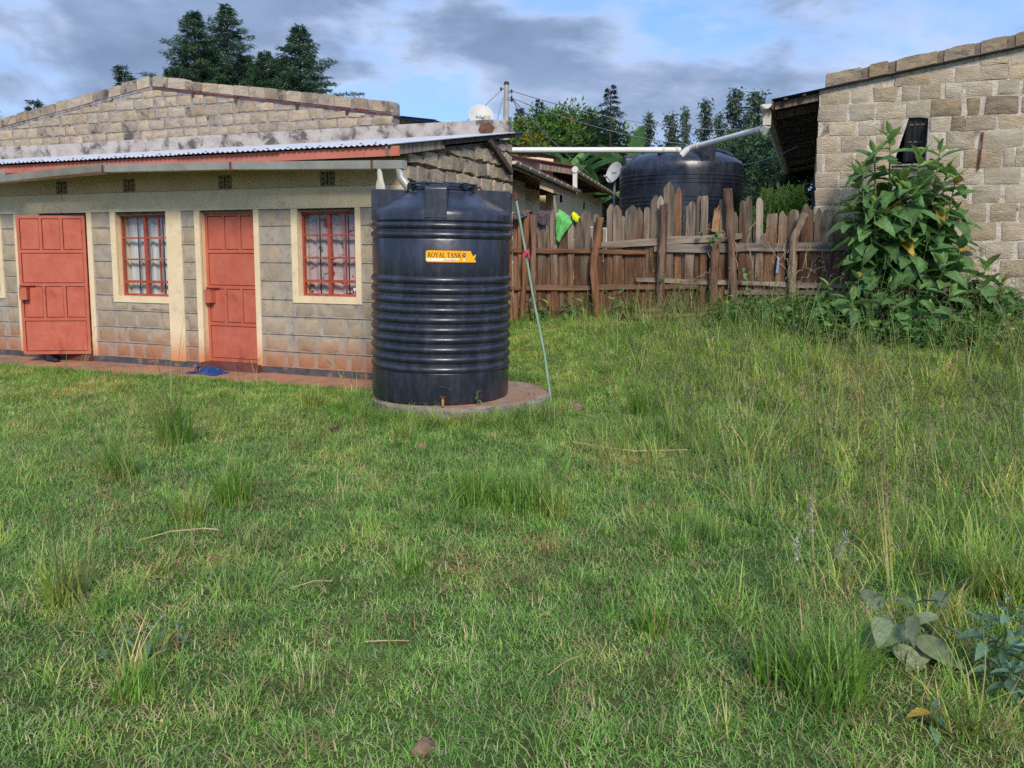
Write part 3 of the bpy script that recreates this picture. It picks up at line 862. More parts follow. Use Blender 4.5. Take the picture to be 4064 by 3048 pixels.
# ------------------------------------------------------------------ block house on the right
BH = empty('block_house', (B0[0], B0[1], 0.3), R(BA), 'rough pale stone block house with overhanging iron roof on the right', 'house')
hb = -0.3
def rz_(u): return 3.765 + 0.163 * u                      # where the roof sheet passes through the masonry
b = MB()
Z0 = 0.3 + hb
b.prism([(0, Z0), (4.8, Z0), (4.8, 2.68 + hb), (0, 2.68 + hb)], 0.0, 0.2)
b.prism([(0, 2.6803 + hb), (0.98, 2.6803 + hb), (1.16, 3.34 + hb), (0, 3.34 + hb)], 0.0, 0.2)
b.prism([(1.43, 2.6803 + hb), (4.8, 2.6803 + hb), (4.8, 3.34 + hb), (1.43, 3.34 + hb)], 0.0, 0.2)
b.prism([(0, 3.3403 + hb), (4.8, 3.3403 + hb), (4.8, rz_(4.8) + hb), (0, rz_(0) + hb)], 0.0, 0.2)
bw = b.build('wall', MT['mortar_r'], BH)
rng = random.Random(33)
rows = [
 (3.975, 4.15, [(1.99, 2.29), (2.35, 2.7)]),
 (3.775, 3.955, [(0.97, 1.06), (1.085, 1.385), (1.405, 1.66), (1.70, 1.985, 'g'), (2.005, 2.31), (2.335, 2.60)]),
 (3.575, 3.76, [(0.033, 0.38), (0.43, 0.63, 'g'), (0.71, 0.99), (1.065, 1.26), (1.30, 1.535), (1.60, 1.785), (1.855, 2.13), (2.215, 2.44, 'g')]),
 (3.335, 3.555, [(0.0, 0.365), (0.42, 0.72, 'g'), (0.76, 1.095), (1.12, 1.415, 'g'), (1.432, 1.785, 'd'), (1.87, 1.995, 'd'), (2.08, 2.445, 'd')]),
 (3.14, 3.315, [(0.15, 0.48), (0.545, 0.79), (0.85, 1.09, 'g'), (1.45, 1.66), (1.685, 1.84, 'd'), (1.865, 2.195), (2.255, 2.53)]),
 (2.90, 3.115, [(0.0, 0.25), (0.315, 0.64), (0.775, 1.03), (1.45, 1.565), (1.635, 1.955), (2.05, 2.525, 'g')]),
 (2.65, 2.88, [(0.0, 0.065, 'g'), (0.12, 0.47), (0.515, 0.72), (0.75, 0.95), (1.45, 1.80, 'g'), (1.855, 2.29), (2.33, 2.44, 'g'), (2.475, 2.7)]),
 (2.42, 2.63, [(0.0, 0.27), (0.315, 0.61), (0.66, 0.9), (0.95, 1.2), (1.24, 1.47), (1.515, 2.05), (2.12, 2.53, 'g')]),
 (2.175, 2.395, [(0.0, 0.30), (0.34, 0.49), (0.515, 0.735), (0.80, 1.07, 'o'), (1.12, 1.55), (1.62, 1.93), (1.995, 2.30), (2.375, 2.65, 'g')]),
 (1.93, 2.15, [(0.0, 0.34), (0.39, 0.72), (0.78, 1.08), (1.13, 1.42), (1.47, 1.74), (1.80, 2.155), (2.225, 2.50), (2.56, 2.9)]),
 (1.67, 1.905, [(0.0, 0.25), (0.31, 0.62), (0.68, 0.98), (1.03, 1.33), (1.38, 1.62), (1.66, 1.84, 'g'), (1.93, 2.28), (2.365, 2.61)]),
 (1.43, 1.645, [(0.0, 0.33), (0.38, 0.66), (0.72, 1.02), (1.07, 1.34), (1.39, 1.61), (1.66, 2.085), (2.185, 2.485), (2.565, 2.9)]),
 (1.185, 1.405, [(0.0, 0.28), (0.33, 0.62), (0.68, 1.0), (1.05, 1.5), (1.55, 2.275), (2.36, 2.68)]),
 (0.945, 1.16, [(0.0, 0.36), (0.42, 0.72), (0.78, 1.12), (1.18, 1.5), (1.55, 1.92), (1.98, 2.48, 'g'), (2.55, 2.9)]),
 (0.70, 0.92, [(0.0, 0.3), (0.36, 0.8), (0.86, 1.3), (1.36, 1.7), (1.75, 2.14), (2.205, 2.785)]),
 (0.45, 0.675, [(0.0, 0.4), (0.46, 0.9), (0.96, 1.4), (1.46, 1.9), (1.95, 2.4), (2.46, 2.9)])]
for z0, z1, bl in rows:
    last = 2.5
    for q in bl:
        mt = {'g': MT['stone_grey'], 'd': MT['stone_dark'], 'o': MT['stone']}[q[2]] if len(q) > 2 else MT['stone_r']
        t = min(z1, rz_(q[0]) - 0.045)
        put_block(bw, q[0] - 0.008, q[1] + 0.008, z0 - 0.006 + hb + rng.uniform(-.006, .006), t + 0.006 + hb, 0.0, rng.uniform(0.006, 0.013), rng, mt, 0.012)
        last = q[1]
    x = last + 0.06
    while x < 4.7:
        w = rng.uniform(0.22, 0.42)
        put_block(bw, x, x + w, z0 + hb, min(z1, 9) + hb, 0.0, rng.uniform(0.009, 0.017), rng, MT['stone_r'], 0.010)
        x += w + rng.uniform(0.04, 0.09)
# smears of mortar left proud between some blocks
# coping blocks above the sheet
u = 0.07
for w in (0.46, 0.10, 0.24, 0.10, 0.5, 0.08, 0.36, 0.07, 0.30, 0.10, 0.4, 0.3, 0.35, 0.28, 0.36, 0.3):
    e = u + w
    hh = rng.uniform(0.195, 0.21) if w > 0.11 else 0.185
    rj = lambda: rng.uniform(-0.008, 0.008)
    cb = MB()
    w2_ = w + 0.004 if w < 0.11 else w - 0.006
    P = [(-w2_ / 2, 0.035), (w2_ / 2, 0.035), (w2_ / 2, hh - 0.012)] + [(w2_ * (0.46 - 0.92 * t / 6), hh + rj() * 0.9) for t in range(7)] + [(-w2_ / 2, hh - 0.012)]
    P = [(x, z + x * 0.163) for x, z in P]
    cb.prism(P, -0.012 + rj() if w > 0.11 else 0.006, 0.18)
    link('coping_block', cb.mesh('coping_block', MT['stone_dark'] if w > 0.11 else MT['mortar_d']), BH, (u + w / 2, 0.0, rz_(u + w / 2) + hb))
    u = e
b = MB(); b.bar((0.07, 0.085, rz_(0.07) + hb + 0.026), (4.6, 0.085, rz_(4.6) + hb + 0.026), 0.17, 0.024); b.build('coping_bed', MT['mortar_d'], BH)
# side wall, plain, with a narrow window
MB().box(0.0003, 0.2, 0.2003, 14, Z0, 3.68 + hb).build('side_wall', MT['mortar_r'], BH)
b = MB(); b.box(-0.05, 0.0, 0.9, 1.9, 1.5 + hb, 2.6 + hb); b.build('side_window', MT['zinc_dark'], BH)
# window opening with an iron sheet leaning in it
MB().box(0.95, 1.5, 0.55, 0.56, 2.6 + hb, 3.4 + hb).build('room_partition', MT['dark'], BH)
sh = corrugated(0.27, 0.62, 0.07, 0.008)
so = sh.build('window_sheet', MT['zinc_dark'], BH, 60, (1.135, 0.03, 3.32 + hb), (R(-62), 0, 0))
for t in (0.05, 0.3):
    MB().bar((0.02, t + 0.03, 0.02), (0.25, t + 0.03, 0.02), 0.02, 0.05).build('batten', MT['wood_old'], so)
MB().box(1.40, 1.4295, 0.004, 0.2, 2.69 + hb, 3.33 + hb).build('window_reveal', MT['band'], BH)
MB().box(0.985, 1.44, -0.03, 0.18, 2.69 + hb, 2.715 + hb).build('window_sill', MT['band'], BH)
MB().tube([(2.06, -0.03, 3.10 + hb), (2.045, -0.05, 2.86 + hb), (2.03, -0.04, 2.61 + hb)], 0.012, 6).build('iron_rod', MT['rust'], BH)
# roof: sheets, rafters, fascia, gutter
ra = math.atan(0.163)
rf = empty('roof', (0, 0, 0), parent=BH)
shm = corrugated(14.0, 5.5, 0.076, 0.009, 4).mesh('roof_sheet', MT['zinc_dark'], 60)
# sheet lies with its corrugations running up the slope: local x -> along the eave, local y -> up the slope
link('roof_sheet', shm, rf, (-0.64, 14.0 - 0.10, rz_(-0.64) + hb + 0.006), (ra, 0, R(-90)))
for d in (0.06, 1.0, 2.0, 3.0, 4.2, 5.6, 7.0, 9.0, 11.0):
    MB().bar((-0.60, d, rz_(-0.60) + hb - 0.075), (-0.0006, d, rz_(0) + hb - 0.075), 0.05, 0.10).build('rafter', MT['wood_old'], rf)
for u in (-0.45, -0.2):
    MB().bar((u, -0.08, rz_(u) + hb - 0.022), (u, 13.8, rz_(u) + hb - 0.022), 0.05, 0.03).build('purlin', MT['wood_dark'], rf)
MB().bar((-0.625, -0.09, rz_(-0.625) + hb - 0.075), (-0.625, 13.8, rz_(-0.625) + hb - 0.075), 0.022, 0.12).build('fascia_board', MT['wood_rx'], rf)
def half_gutter(parent, p0, p1, r=0.06, mat=None, lip=0.008, n=12, cap=True):
    """half-round gutter from p0 to p1, open side up"""
    p0, p1 = Vector(p0), Vector(p1)
    d = (p1 - p0).normalized(); s_ = d.cross(Vector((0, 0, 1))).normalized()
    b = MB(); vs = []
    for p in (p0, p1):
        for rr2 in (r, r - 0.004):
            for k in range(n + 1):
                a = math.pi * k / n
                vs.append(p + s_ * (rr2 * math.cos(a)) - Vector((0, 0, 1)) * (rr2 * math.sin(a)))
    N = n + 1
    fs = []
    for k in range(n):
        fs += [(k, k + 1, 2 * N + k + 1, 2 * N + k), (N + k, 3 * N + k, 3 * N + k + 1, N + k + 1), (k, N + k, N + k + 1, k + 1)]
    if cap: fs.append(tuple(range(N))); 
    b.add(vs, fs)
    return b.build('gutter', mat or MT['pvc_old'], parent, 40)
gu = half_gutter(rf, (-0.715, -0.10, 3.60 + hb), (-0.715, 13.8, 3.59 + hb), 0.074)
MB().prism([(0.064 * math.cos(math.pi + math.pi * k / 12), 0.064 * math.sin(math.pi + math.pi * k / 12)) for k in range(13)], -0.02, 0.0).build('end_cap', MT['pvc'], rf, None, (-0.70, -0.10, 3.605 + hb))
for k in range(12):
    d = 0.4 + k * 1.0
    b = MB(); pts = [(-0.70 + 0.062 * math.cos(a), d, 3.60 + hb + 0.062 * math.sin(a)) for a in [math.pi + math.pi * t / 8 for t in range(9)]]
    b.tube(pts, 0.008, 6); b.build('gutter_strap', MT['wood_dark'], rf)
# gutter outlet and drop
b = MB(); b.box(-0.755, -0.645, 0.02, 0.12, 3.33 + hb, 3.555 + hb); b.build('gutter_outlet', MT['pvc_old'], rf)

# ------------------------------------------------------------------ white drain pipes
def hoop(c, d, r, t=0.02):
    c = Vector(c); d = Vector(d).normalized()
    return [c - d * t / 2, c + d * t / 2], r
po = loc2w(B0, BA, -0.70, 0.07)
A_ = Vector((po[0], po[1], 3.30)); B_ = Vector((3.02, 14.25, 3.235)); C_ = Vector((2.84, 14.3, 3.205)); D_ = Vector((-0.75, 14.05, 3.175))
dpz = empty('drain_pipe', (po[0], po[1], 3.24), 0, 'white plastic pipe sloping from the block house eave to the far tank', 'pipe')
def rel(v, o): return Vector(v) - Vector(o.location)
b = MB(); b.tube([rel(A_ + Vector((0, 0, 0.03)), dpz), rel(A_ + Vector((-0.02, 0.06, -0.05)), dpz), rel(A_ + (B_ - A_) * 0.05, dpz)], 0.056, 16); b.build('elbow', MT['pvc'], dpz, 50)
b = MB(); b.tube([rel(A_ + (B_ - A_) * 0.045, dpz), rel(A_ + (B_ - A_) * 0.93, dpz)], 0.047, 18); b.build('pipe_run', MT['pvc'], dpz, 50)
for t in (0.05, 0.10, 0.90, 0.935):
    p_ = A_ + (B_ - A_) * t; d_ = (B_ - A_).normalized() * 0.018
    MB().tube([rel(p_ - d_, dpz), rel(p_ + d_, dpz)], 0.058, 16).build('collar', MT['pvc_old'], dpz, 50)
b = MB(); b.tube([rel(A_ + (B_ - A_) * 0.93, dpz), rel(B_, dpz), rel(B_ + Vector((-0.07, 0.03, -0.03)), dpz), rel(C_ + Vector((0.02, 0, -0.09)), dpz)], 0.056, 16); b.build('elbow', MT['pvc'], dpz, 50)
dp2 = empty('drain_pipe', tuple(D_), 0, 'long level white plastic pipe crossing behind the board fence', 'pipe')
b = MB(); b.tube([rel(D_, dp2), rel(C_, dp2)], 0.048, 18); b.build('pipe_run', MT['pvc'], dp2, 50)
d_ = (D_ - C_).normalized()
for t in (0.28, 0.05):
    MB().tube([rel(C_ + d_ * t, dp2), rel(C_ + d_ * (t + 0.035), dp2)], 0.057, 16).build('collar', MT['pvc_old'], dp2, 50)
# a post carries its left end, hidden behind the house
MB().box(-0.04, 0.04, -0.04, 0.04, gzf(D_.x, D_.y) - D_.z - 0.1, -0.05).build('support_post', MT['wood_dark'], dp2, None, (0.02, 0, 0))

# ------------------------------------------------------------------ water tanks
TKX, TKY, TR = -0.752, 8.68, 0.712
tilt = R(0.9)
TK = empty('water_tank', (TKX, TKY, 0.052), 0, 'tall black ribbed plastic water tank with yellow sticker', 'water tank', rot=(0, tilt, R(-4)))
prof = [(0.0, 0.0), (TR - 0.05, 0.0), (TR - 0.012, 0.012), (TR, 0.05), (TR, 0.30)]
def rib(zc, hgt, out, n=9):
    return [(TR - 0.012 + (out + 0.012) * (math.sin(math.pi * k / n) ** 0.8), zc - hgt / 2 + hgt * k / n) for k in range(n + 1)]
zr = [0.348 + 0.0965 * k for k in range(10)]
prof += [(TR, 0.300), (TR - 0.010, 0.304)]
for zc in zr: prof += rib(zc, 0.076, 0.012)
prof += [(TR - 0.006, 1.30), (TR - 0.004, 1.34), (TR - 0.004, 1.60), (TR - 0.010, 1.615)]
for zc in (1.652, 1.742): prof += rib(zc, 0.074, 0.012)
prof += [(TR - 0.008, 1.79), (TR + 0.002, 1.795), (TR + 0.002, 1.845), (TR - 0.006, 1.875), (TR - 0.03, 1.905), (TR - 0.07, 1.93), (TR - 0.33, 2.07), (TR - 0.37, 2.082), (TR - 0.375, 2.095), (0.33, 2.10), (0.0, 2.11)]
body = MB().lathe(prof, 128, cap=False).build('body', MT['tank'], TK, 50)
# four lifting fins on the shoulder
for k in range(4):
    b = MB()
    # local: x across, y radial outward
    w = 0.106 if k % 2 == 0 else 0.10
    pr = [(0.36, 2.05), (TR - 0.006, 1.80), (TR + 0.004, 1.81), (TR + 0.006, 2.09), (TR - 0.012, 2.115), (0.34, 2.115)]
    nb = len(pr)
    vs = [(-w, r_, z_) for r_, z_ in pr] + [(w, r_, z_) for r_, z_ in pr]
    fs = [tuple(range(nb)), tuple(reversed(range(nb, 2 * nb)))] + [((i + 1) % nb, i, nb + i, nb + (i + 1) % nb) for i in range(nb)]
    b.add(vs, fs)
    o = b.build('lifting_fin', MT['tank'], TK, 30, (0, 0, 0.0), (0, 0, R(90 * k + (184 if k == 0 else 180))))
    bv = o.modifiers.new('bevel', 'BEVEL'); bv.width = 0.012; bv.segments = 3
# lid with rim, lugs and hinge
lid = MB().lathe([(0.30, 2.095), (0.315, 2.11), (0.315, 2.145), (0.295, 2.158), (0.22, 2.165), (0.20, 2.178), (0.0, 2.182)], 64, cap=False).build('lid', MT['tank'], TK, 40)
b = MB(); b.tube([(0.345 * math.cos(a), 0.345 * math.sin(a), 2.165) for a in [2 * math.pi * t / 40 for t in range(41)]], 0.011, 8); b.build('lid_ring', MT['tank'], lid, 50)
for k in range(10):
    a = 2 * math.pi * k / 10 + 0.25
    MB().box(-0.03, 0.03, 0.30, 0.362, 2.12, 2.178).build('lid_lug', MT['tank'], lid, None, (0, 0, 0), (0, 0, a))
MB().tube([(0.36, -0.02, 2.14), (0.40, -0.03, 2.15), (0.405, -0.03, 2.11)], 0.012, 8).build('lid_latch', MT['rust'], lid)
# raised ring and brass tap low on the front
def wrapx(x, z, r): 
    a = x / TR
    return (r * math.sin(a), -r * math.cos(a), z)
tx = 0.13
b = MB(); b.tube([wrapx(tx - 0.006 + 0.088 * math.cos(a), 0.088 + 0.10 * math.sin(a), TR + 0.001) for a in [math.pi * t / 20 for t in range(21)]], 0.007, 6); b.build('outlet_ring', MT['tank'], TK, 50)
fx, fy, fz = wrapx(tx, 0.07, TR)
tap = empty('tap', (fx, fy, 0.07), R(9), parent=TK)
MB().tube([(0, 0.01, 0), (0, -0.075, 0)], 0.016, 10).build('tap_body', MT['brass'], tap, 50)
MB().tube([(0, -0.07, 0.005), (0, -0.08, -0.02), (0, -0.08, -0.058)], 0.013, 10).build('spout', MT['brass'], tap, 50)
MB().box(-0.03, 0.03, -0.06, -0.045, 0.028, 0.036).build('tap_handle', MT['rust'], tap)
MB().tube([(0, -0.052, 0.01), (0, -0.052, 0.03)], 0.006, 8).build('stem', MT['brass'], tap)

# sticker, wrapped on the drum ----------------------------------------------
SX0, SX1, SZ0, SZ1 = -0.042, 0.452, 1.395, 1.505
def wrapmesh(name, polys, mat, parent, off, sub=0.03):
    """flat polygons in sticker space (0..1 across, 0..1 up), cut into strips and wrapped"""
    import bmesh
    bm = bmesh.new()
    for poly in polys:
        vs = [bm.verts.new((SX0 + (SX1 - SX0) * x, 0, SZ0 + (SZ1 - SZ0) * y)) for x, y in poly]
        bm.faces.new(vs)
    x = SX0
    while x < SX1:
        x += sub
        bmesh.ops.bisect_plane(bm, geom=bm.verts[:] + bm.edges[:] + bm.faces[:], plane_co=(x, 0, 0), plane_no=(1, 0, 0))
    for v_ in bm.verts: v_.co = wrapx(v_.co.x, v_.co.z, TR + off)
    me = bpy.data.meshes.new(name); bm.to_mesh(me); bm.free(); me.materials.append(mat)
    return link(name, me, parent)
yel = noisy('sticker_yellow', lin(250, 190, 36), lin(246, 178, 24), 4, 0.45, 0.0, spec=0.4)
outl = [(0.035, 0.0), (0.985, 0.0), (1.0, 0.06), (0.985, 0.2), (0.955, 0.3), (0.985, 0.42), (0.995, 0.72), (0.96, 0.62), (0.935, 0.52), (0.905, 0.72), (0.885, 0.98), (0.035, 1.0), (0.0, 0.9), (0.0, 0.1)]
stk = wrapmesh('sticker', [outl], yel, TK, 0.004)
ed = plain('sticker_edge', lin(150, 40, 20), 0.5)
wrapmesh('sticker_border', [[(0.03, 1.0), (0.885, 0.98), (0.883, 1.02), (0.03, 1.045)], [(-0.008, 0.1), (0.0, 0.1), (0.0, 0.9), (0.03, 1.0), (0.03, 1.045), (-0.01, 0.93)], [(0.03, -0.05), (0.985, -0.05), (0.985, 0.0), (0.035, 0.0)]], ed, stk, 0.0036)
wrapmesh('sticker_strip', [[(0.03, 0.08), (0.60, 0.08), (0.66, 0.33), (0.012, 0.33), (0.012, 0.18)]], plain('sticker_cream', lin(250, 238, 206), 0.5), stk, 0.0047)
# serif capitals from thick and thin strokes (unit cap height)
def stroke(a, b, w):
    (x0, y0), (x1, y1) = a, b
    L = math.hypot(x1 - x0, y1 - y0); nx_, ny_ = -(y1 - y0) / L * w / 2, (x1 - x0) / L * w / 2
    return [(x0 - nx_, y0 - ny_), (x1 - nx_, y1 - ny_), (x1 + nx_, y1 + ny_), (x0 + nx_, y0 + ny_)]
def arc(cx_, cy_, rx, ry, a0, a1, w, n=10, thin=0.5):
    out = []
    for k in range(n):
        t0 = R(a0 + (a1 - a0) * k / n); t1 = R(a0 + (a1 - a0) * (k + 1) / n)
        w0 = w * (thin + (1 - thin) * abs(math.cos(t0))); w1_ = w * (thin + (1 - thin) * abs(math.cos(t1)))
        p = lambda t, q: (cx_ + (rx + q) * math.cos(t), cy_ + (ry + q * 0.8) * math.sin(t))
        out.append([p(t0, -w0 / 2), p(t0, w0 / 2), p(t1, w1_ / 2), p(t1, -w1_ / 2)])
    return out
def ser(x, y, w=0.34): return [(x - w / 2, y - 0.03), (x + w / 2, y - 0.03), (x + w / 2, y + 0.03), (x - w / 2, y + 0.03)]
T = 0.17; t_ = 0.085
GL = {
 'R': ([stroke((.18, 0), (.18, 1), T), stroke((.42, .48), (.72, .03), T), ser(.18, .03), ser(.18, .97), ser(.76, .03, .26), stroke((.18, .95), (.42, .95), t_), stroke((.18, .49), (.42, .49), t_)] + arc(.40, .72, .20, .23, -90, 90, T), .86),
 'O': (arc(.42, .5, .34, .45, 0, 360, T, 20), .86),
 'Y': ([stroke((.14, .97), (.42, .48), T), stroke((.72, .97), (.42, .48), t_), stroke((.42, 0), (.42, .5), T), ser(.42, .03), ser(.14, .97, .3), ser(.70, .97, .26)], .84),
 'A': ([stroke((.12, .02), (.42, .99), t_), stroke((.42, .99), (.72, .02), T), stroke((.22, .34), (.62, .34), t_ * .8), ser(.12, .03, .26), ser(.72, .03, .3)], .86),
 'L': ([stroke((.18, 0), (.18, 1), T), stroke((.18, .045), (.66, .045), t_), stroke((.64, .02), (.64, .30), t_), ser(.18, .97)], .74),
 'T': ([stroke((.38, 0), (.38, 1), T), stroke((.05, .955), (.71, .955), t_), stroke((.07, .98), (.07, .72), t_), stroke((.69, .98), (.69, .72), t_), ser(.38, .03)], .76),
 'N': ([stroke((.16, 0), (.16, 1), t_), stroke((.16, .98), (.74, .02), T), stroke((.74, 0), (.74, 1), t_), ser(.16, .03, .26), ser(.14, .97, .24), ser(.74, .97, .26)], .92),
 'K': ([stroke((.18, 0), (.18, 1), T), stroke((.22, .42), (.66, .96), t_), stroke((.36, .56), (.74, .03), T), ser(.18, .03), ser(.18, .97), ser(.66, .97, .26), ser(.76, .03, .26)], .86),
 ' ': ([], .34)}
def lettering(txt, x0, y0, x1, h, aspect):
    """fit txt between x0..x1 of sticker space with cap height h"""
    W = sum(GL[c][1] for c in txt); k = (x1 - x0) / W
    out = []; x = x0
    for c in txt:
        for poly in GL[c][0]: out.append([(x + px * k, y0 + py * h) for px, py in poly])
        x += GL[c][1] * k
    return out
wrapmesh('sticker_lettering', lettering('ROYAL TANK', 0.035, 0.40, 0.69, 0.42, 1), plain('sticker_maroon', lin(108, 26, 22), 0.5), stk, 0.0055)
wrapmesh('sticker_badge', [[(0.745 + 0.038 * math.cos(2 * math.pi * k / 20), 0.62 + 0.17 * math.sin(2 * math.pi * k / 20)) for k in range(20)]], plain('sticker_black', lin(40, 28, 26), 0.5), stk, 0.0055)
def text_polys(txt, size):
    cu = bpy.data.curves.new('txt', 'FONT'); cu.body = txt; cu.size = size; cu.resolution_u = 3
    o = bpy.data.objects.new('txt', cu); COL.objects.link(o)
    bpy.context.view_layer.update()
    me = bpy.data.meshes.new_from_object(o.evaluated_get(bpy.context.evaluated_depsgraph_get()))
    P = [[(me.vertices[i].co.x, me.vertices[i].co.y) for i in pl.vertices] for pl in me.polygons]
    bpy.data.objects.remove(o); bpy.data.curves.remove(cu); bpy.data.meshes.remove(me)
    return P
def fit(P, x0, y0, x1, h, slant=0.0):
    xa = min(x for q in P for x, y in q); xb = max(x for q in P for x, y in q)
    ya = min(y for q in P for x, y in q); yb = max(y for q in P for x, y in q)
    return [[(x0 + (x - xa) / (xb - xa) * (x1 - x0) + slant * (y - ya), y0 + (y - ya) / (yb - ya) * h) for x, y in q] for q in P]
wrapmesh('sticker_lettering', fit(text_polys('TBS', 1), 0.716, 0.55, 0.774, 0.14), plain('sticker_white', lin(240, 232, 220), 0.5), stk, 0.0062)
wrapmesh('sticker_lettering', fit(text_polys('...We are different', 1), 0.32, 0.11, 0.60, 0.15, 0.012), plain('sticker_ink', lin(90, 70, 60), 0.5), stk, 0.0055)
wrapmesh('sticker_stamp', [[(0.72, 0.07), (0.765, 0.07), (0.765, 0.30), (0.72, 0.30)]], plain('sticker_pale', lin(248, 226, 170), 0.5), stk, 0.0055)

# round concrete base of the near tank
b = MB(); rj = random.Random(3)
n = 72; rings = []
for r_, z_, w_ in ((0.0, 0.05, 0), (0.86, 0.05, 0.0), (0.925, 0.045, 0.01), (0.955, 0.02, 0.018), (0.95, -0.08, 0.022), (0.965, -0.25, 0.02)):
    rings.append((r_, z_, w_))
ja = [rj.uniform(-1, 1) for _ in range(n)]
vs = [(0, 0, 0.05)]
for r_, z_, w_ in rings[1:]:
    for k in range(n):
        a = 2 * math.pi * k / n
        q = r_ + w_ * (0.6 * ja[k] + 0.4 * ja[(k + 1) % n]) + 0.012 * math.sin(3 * a + 1)
        vs.append((q * math.cos(a), q * math.sin(a), z_ + (w_ * 0.4 * ja[(k * 7) % n] if z_ < 0.05 else 0)))
fs = [(0, 1 + k, 1 + (k + 1) % n) for k in range(n)]; ms = [0] * n
for t in range(len(rings) - 2):
    for k in range(n):
        fs.append((1 + t * n + k, 1 + (t + 1) * n + k, 1 + (t + 1) * n + (k + 1) % n, 1 + t * n + (k + 1) % n)); ms.append(0 if t == 0 else 1)
b.v = vs; b.f = fs; b.m = ms
tb = b.build('round_slab', [MT['slab_round'], MT['concrete']], None, 40, (-0.545, 8.80, 0))
tag(tb, 'round concrete slab under the tall black tank, red dust on top', 'slab')

# far tank behind the fence ---------------------------------------------------
FR = 1.13
FX, FY = 3.15, 15.75
FT = empty('water_tank', (FX, FY, 0.62), 0, 'wide squat black water tank behind the board fence', 'water tank')
pf = [(0.0, 0.0), (FR - 0.03, 0.0), (FR, 0.05), (FR, 0.4)]
def frib(zc): return [(FR, zc - 0.022), (FR + 0.010, zc - 0.014), (FR + 0.010, zc + 0.006), (FR, zc + 0.014)]
for base in (0.9, 1.32, 1.775, 2.155):
    for q in (-0.07, 0.0, 0.07): pf += frib(base + q)
pf += [(FR, 2.30), (FR - 0.005, 2.42), (FR - 0.05, 2.50), (FR - 0.16, 2.57), (FR - 0.35, 2.65), (FR - 0.6, 2.71), (0.36, 2.735), (0.34, 2.74), (0.0, 2.75)]
MB().lathe(pf, 96, cap=False).build('body', MT['tank'], FT, 40)
for az, hh, w in ((-77, 0.36, 0.135), (190, 0.2, 0.12), (14, 0.16, 0.12), (100, 0.2, 0.12)):
    b = MB(); pr = []
    # rounded lug seen from outside, tapering back into the dome
    N = 10
    arch = [(-w, 0.0)] + [(-w * math.cos(math.pi * k / N), hh * 0.62 + hh * 0.5 * math.sin(math.pi * k / N)) for k in range(N + 1)] + [(w, 0.0)]
    vs = [(x, -FR + 0.02, 2.40 + z) for x, z in arch] + [(x * 0.9, -FR + 0.55, 2.48 + max(z * 0.8, 0.1)) for x, z in arch]
    na = len(arch)
    fs = [tuple(range(na))] + [(i, na + i, na + i + 1, i + 1) for i in range(na - 1)] + [tuple(reversed(range(na, 2 * na)))]
    b.add(vs, fs)
    lug = b.build('lifting_lug', MT['tank'], FT, 35, (0, 0, 0), (0, 0, R(az + 90)))
    if az == -77: MB().tube([(0, -FR + 0.03, 2.54), (0, -FR + 0.004, 2.54)], 0.028, 14).build('bolt_hole', MT['iron'], lug, 50)
for az in (-125, -30):
    b = MB(); pts = []
    for r_, z_ in ((FR - 0.17, 2.585), (FR - 0.3, 2.66), (FR - 0.5, 2.715)): pts.append((0, -r_, z_))
    b.tube(pts, 0.035, 8); b.build('dome_rib', MT['tank'], FT, 50, (0, 0, 0), (0, 0, R(az + 90)))
MB().lathe([(0.30, 2.735), (0.33, 2.75), (0.33, 2.79), (0.28, 2.80), (0.0, 2.81)], 40, cap=False).build('lid', MT['tank'], FT, 40)
b = MB().lathe([(0, -0.3), (1.3, -0.3), (1.3, 0.0), (0, 0.0)], 40, cap=False).build('round_plinth', MT['concrete'], None, 40, (FX, FY, 0.62))
tag(b, 'round concrete plinth under the far squat tank', 'slab')

# ------------------------------------------------------------------ leaning green pipe with a pink ribbon
gp = empty('green_pole', (0.43, 8.78, gzf(0.43, 8.78)), 0, 'thin pale green pipe leaning against the tall tank', 'pole')
P = [Vector((0.43, 8.78, gzf(0.43, 8.78) - 0.05)), Vector((0.345, 8.80, 0.45)), Vector((0.215, 8.80, 1.10)), Vector((0.13, 8.78, 1.60)), Vector((0.035, 8.75, 2.11))]
b = MB(); b.tube([rel(q, gp) for q in P], 0.0135, 10); b.build('pipe_run', MT['green_pole'], gp, 50)
b = MB(); b.tube([rel(P[-1] - Vector((-0.008, 0.01, 0.04)), gp), rel(P[-1] + Vector((-0.004, 0.008, 0.03)), gp)], 0.018, 10); b.build('rusty_end', MT['rust'], gp, 50)
rb = tag(empty('ribbon', (0.147, 8.77, 1.52), 0), 'pink ribbon knotted round the leaning green pipe', 'ribbon')
rj = random.Random(8)
b = MB()
for k in range(4):
    a0 = rj.random() * 6
    b.tube([(0.022 * math.cos(a0 + t), -0.004 + 0.022 * math.sin(a0 + t), 0.02 * math.sin(t * 1.7 + k) + 0.008 * k - 0.01) for t in [i * 0.5 for i in range(14)]], 0.005, 5)
b.tube([(0, -0.02, 0), (-0.03, -0.035, -0.02), (-0.035, -0.03, -0.06)], [0.012, 0.014, 0.005], 5); b.tube([(0, -0.02, 0), (0.025, -0.04, 0.0), (0.03, -0.035, -0.05)], [0.012, 0.016, 0.006], 5)
b.build('ribbon_knot', cloth('pink_ribbon', lin(226, 110, 140), lin(196, 70, 104)), rb)

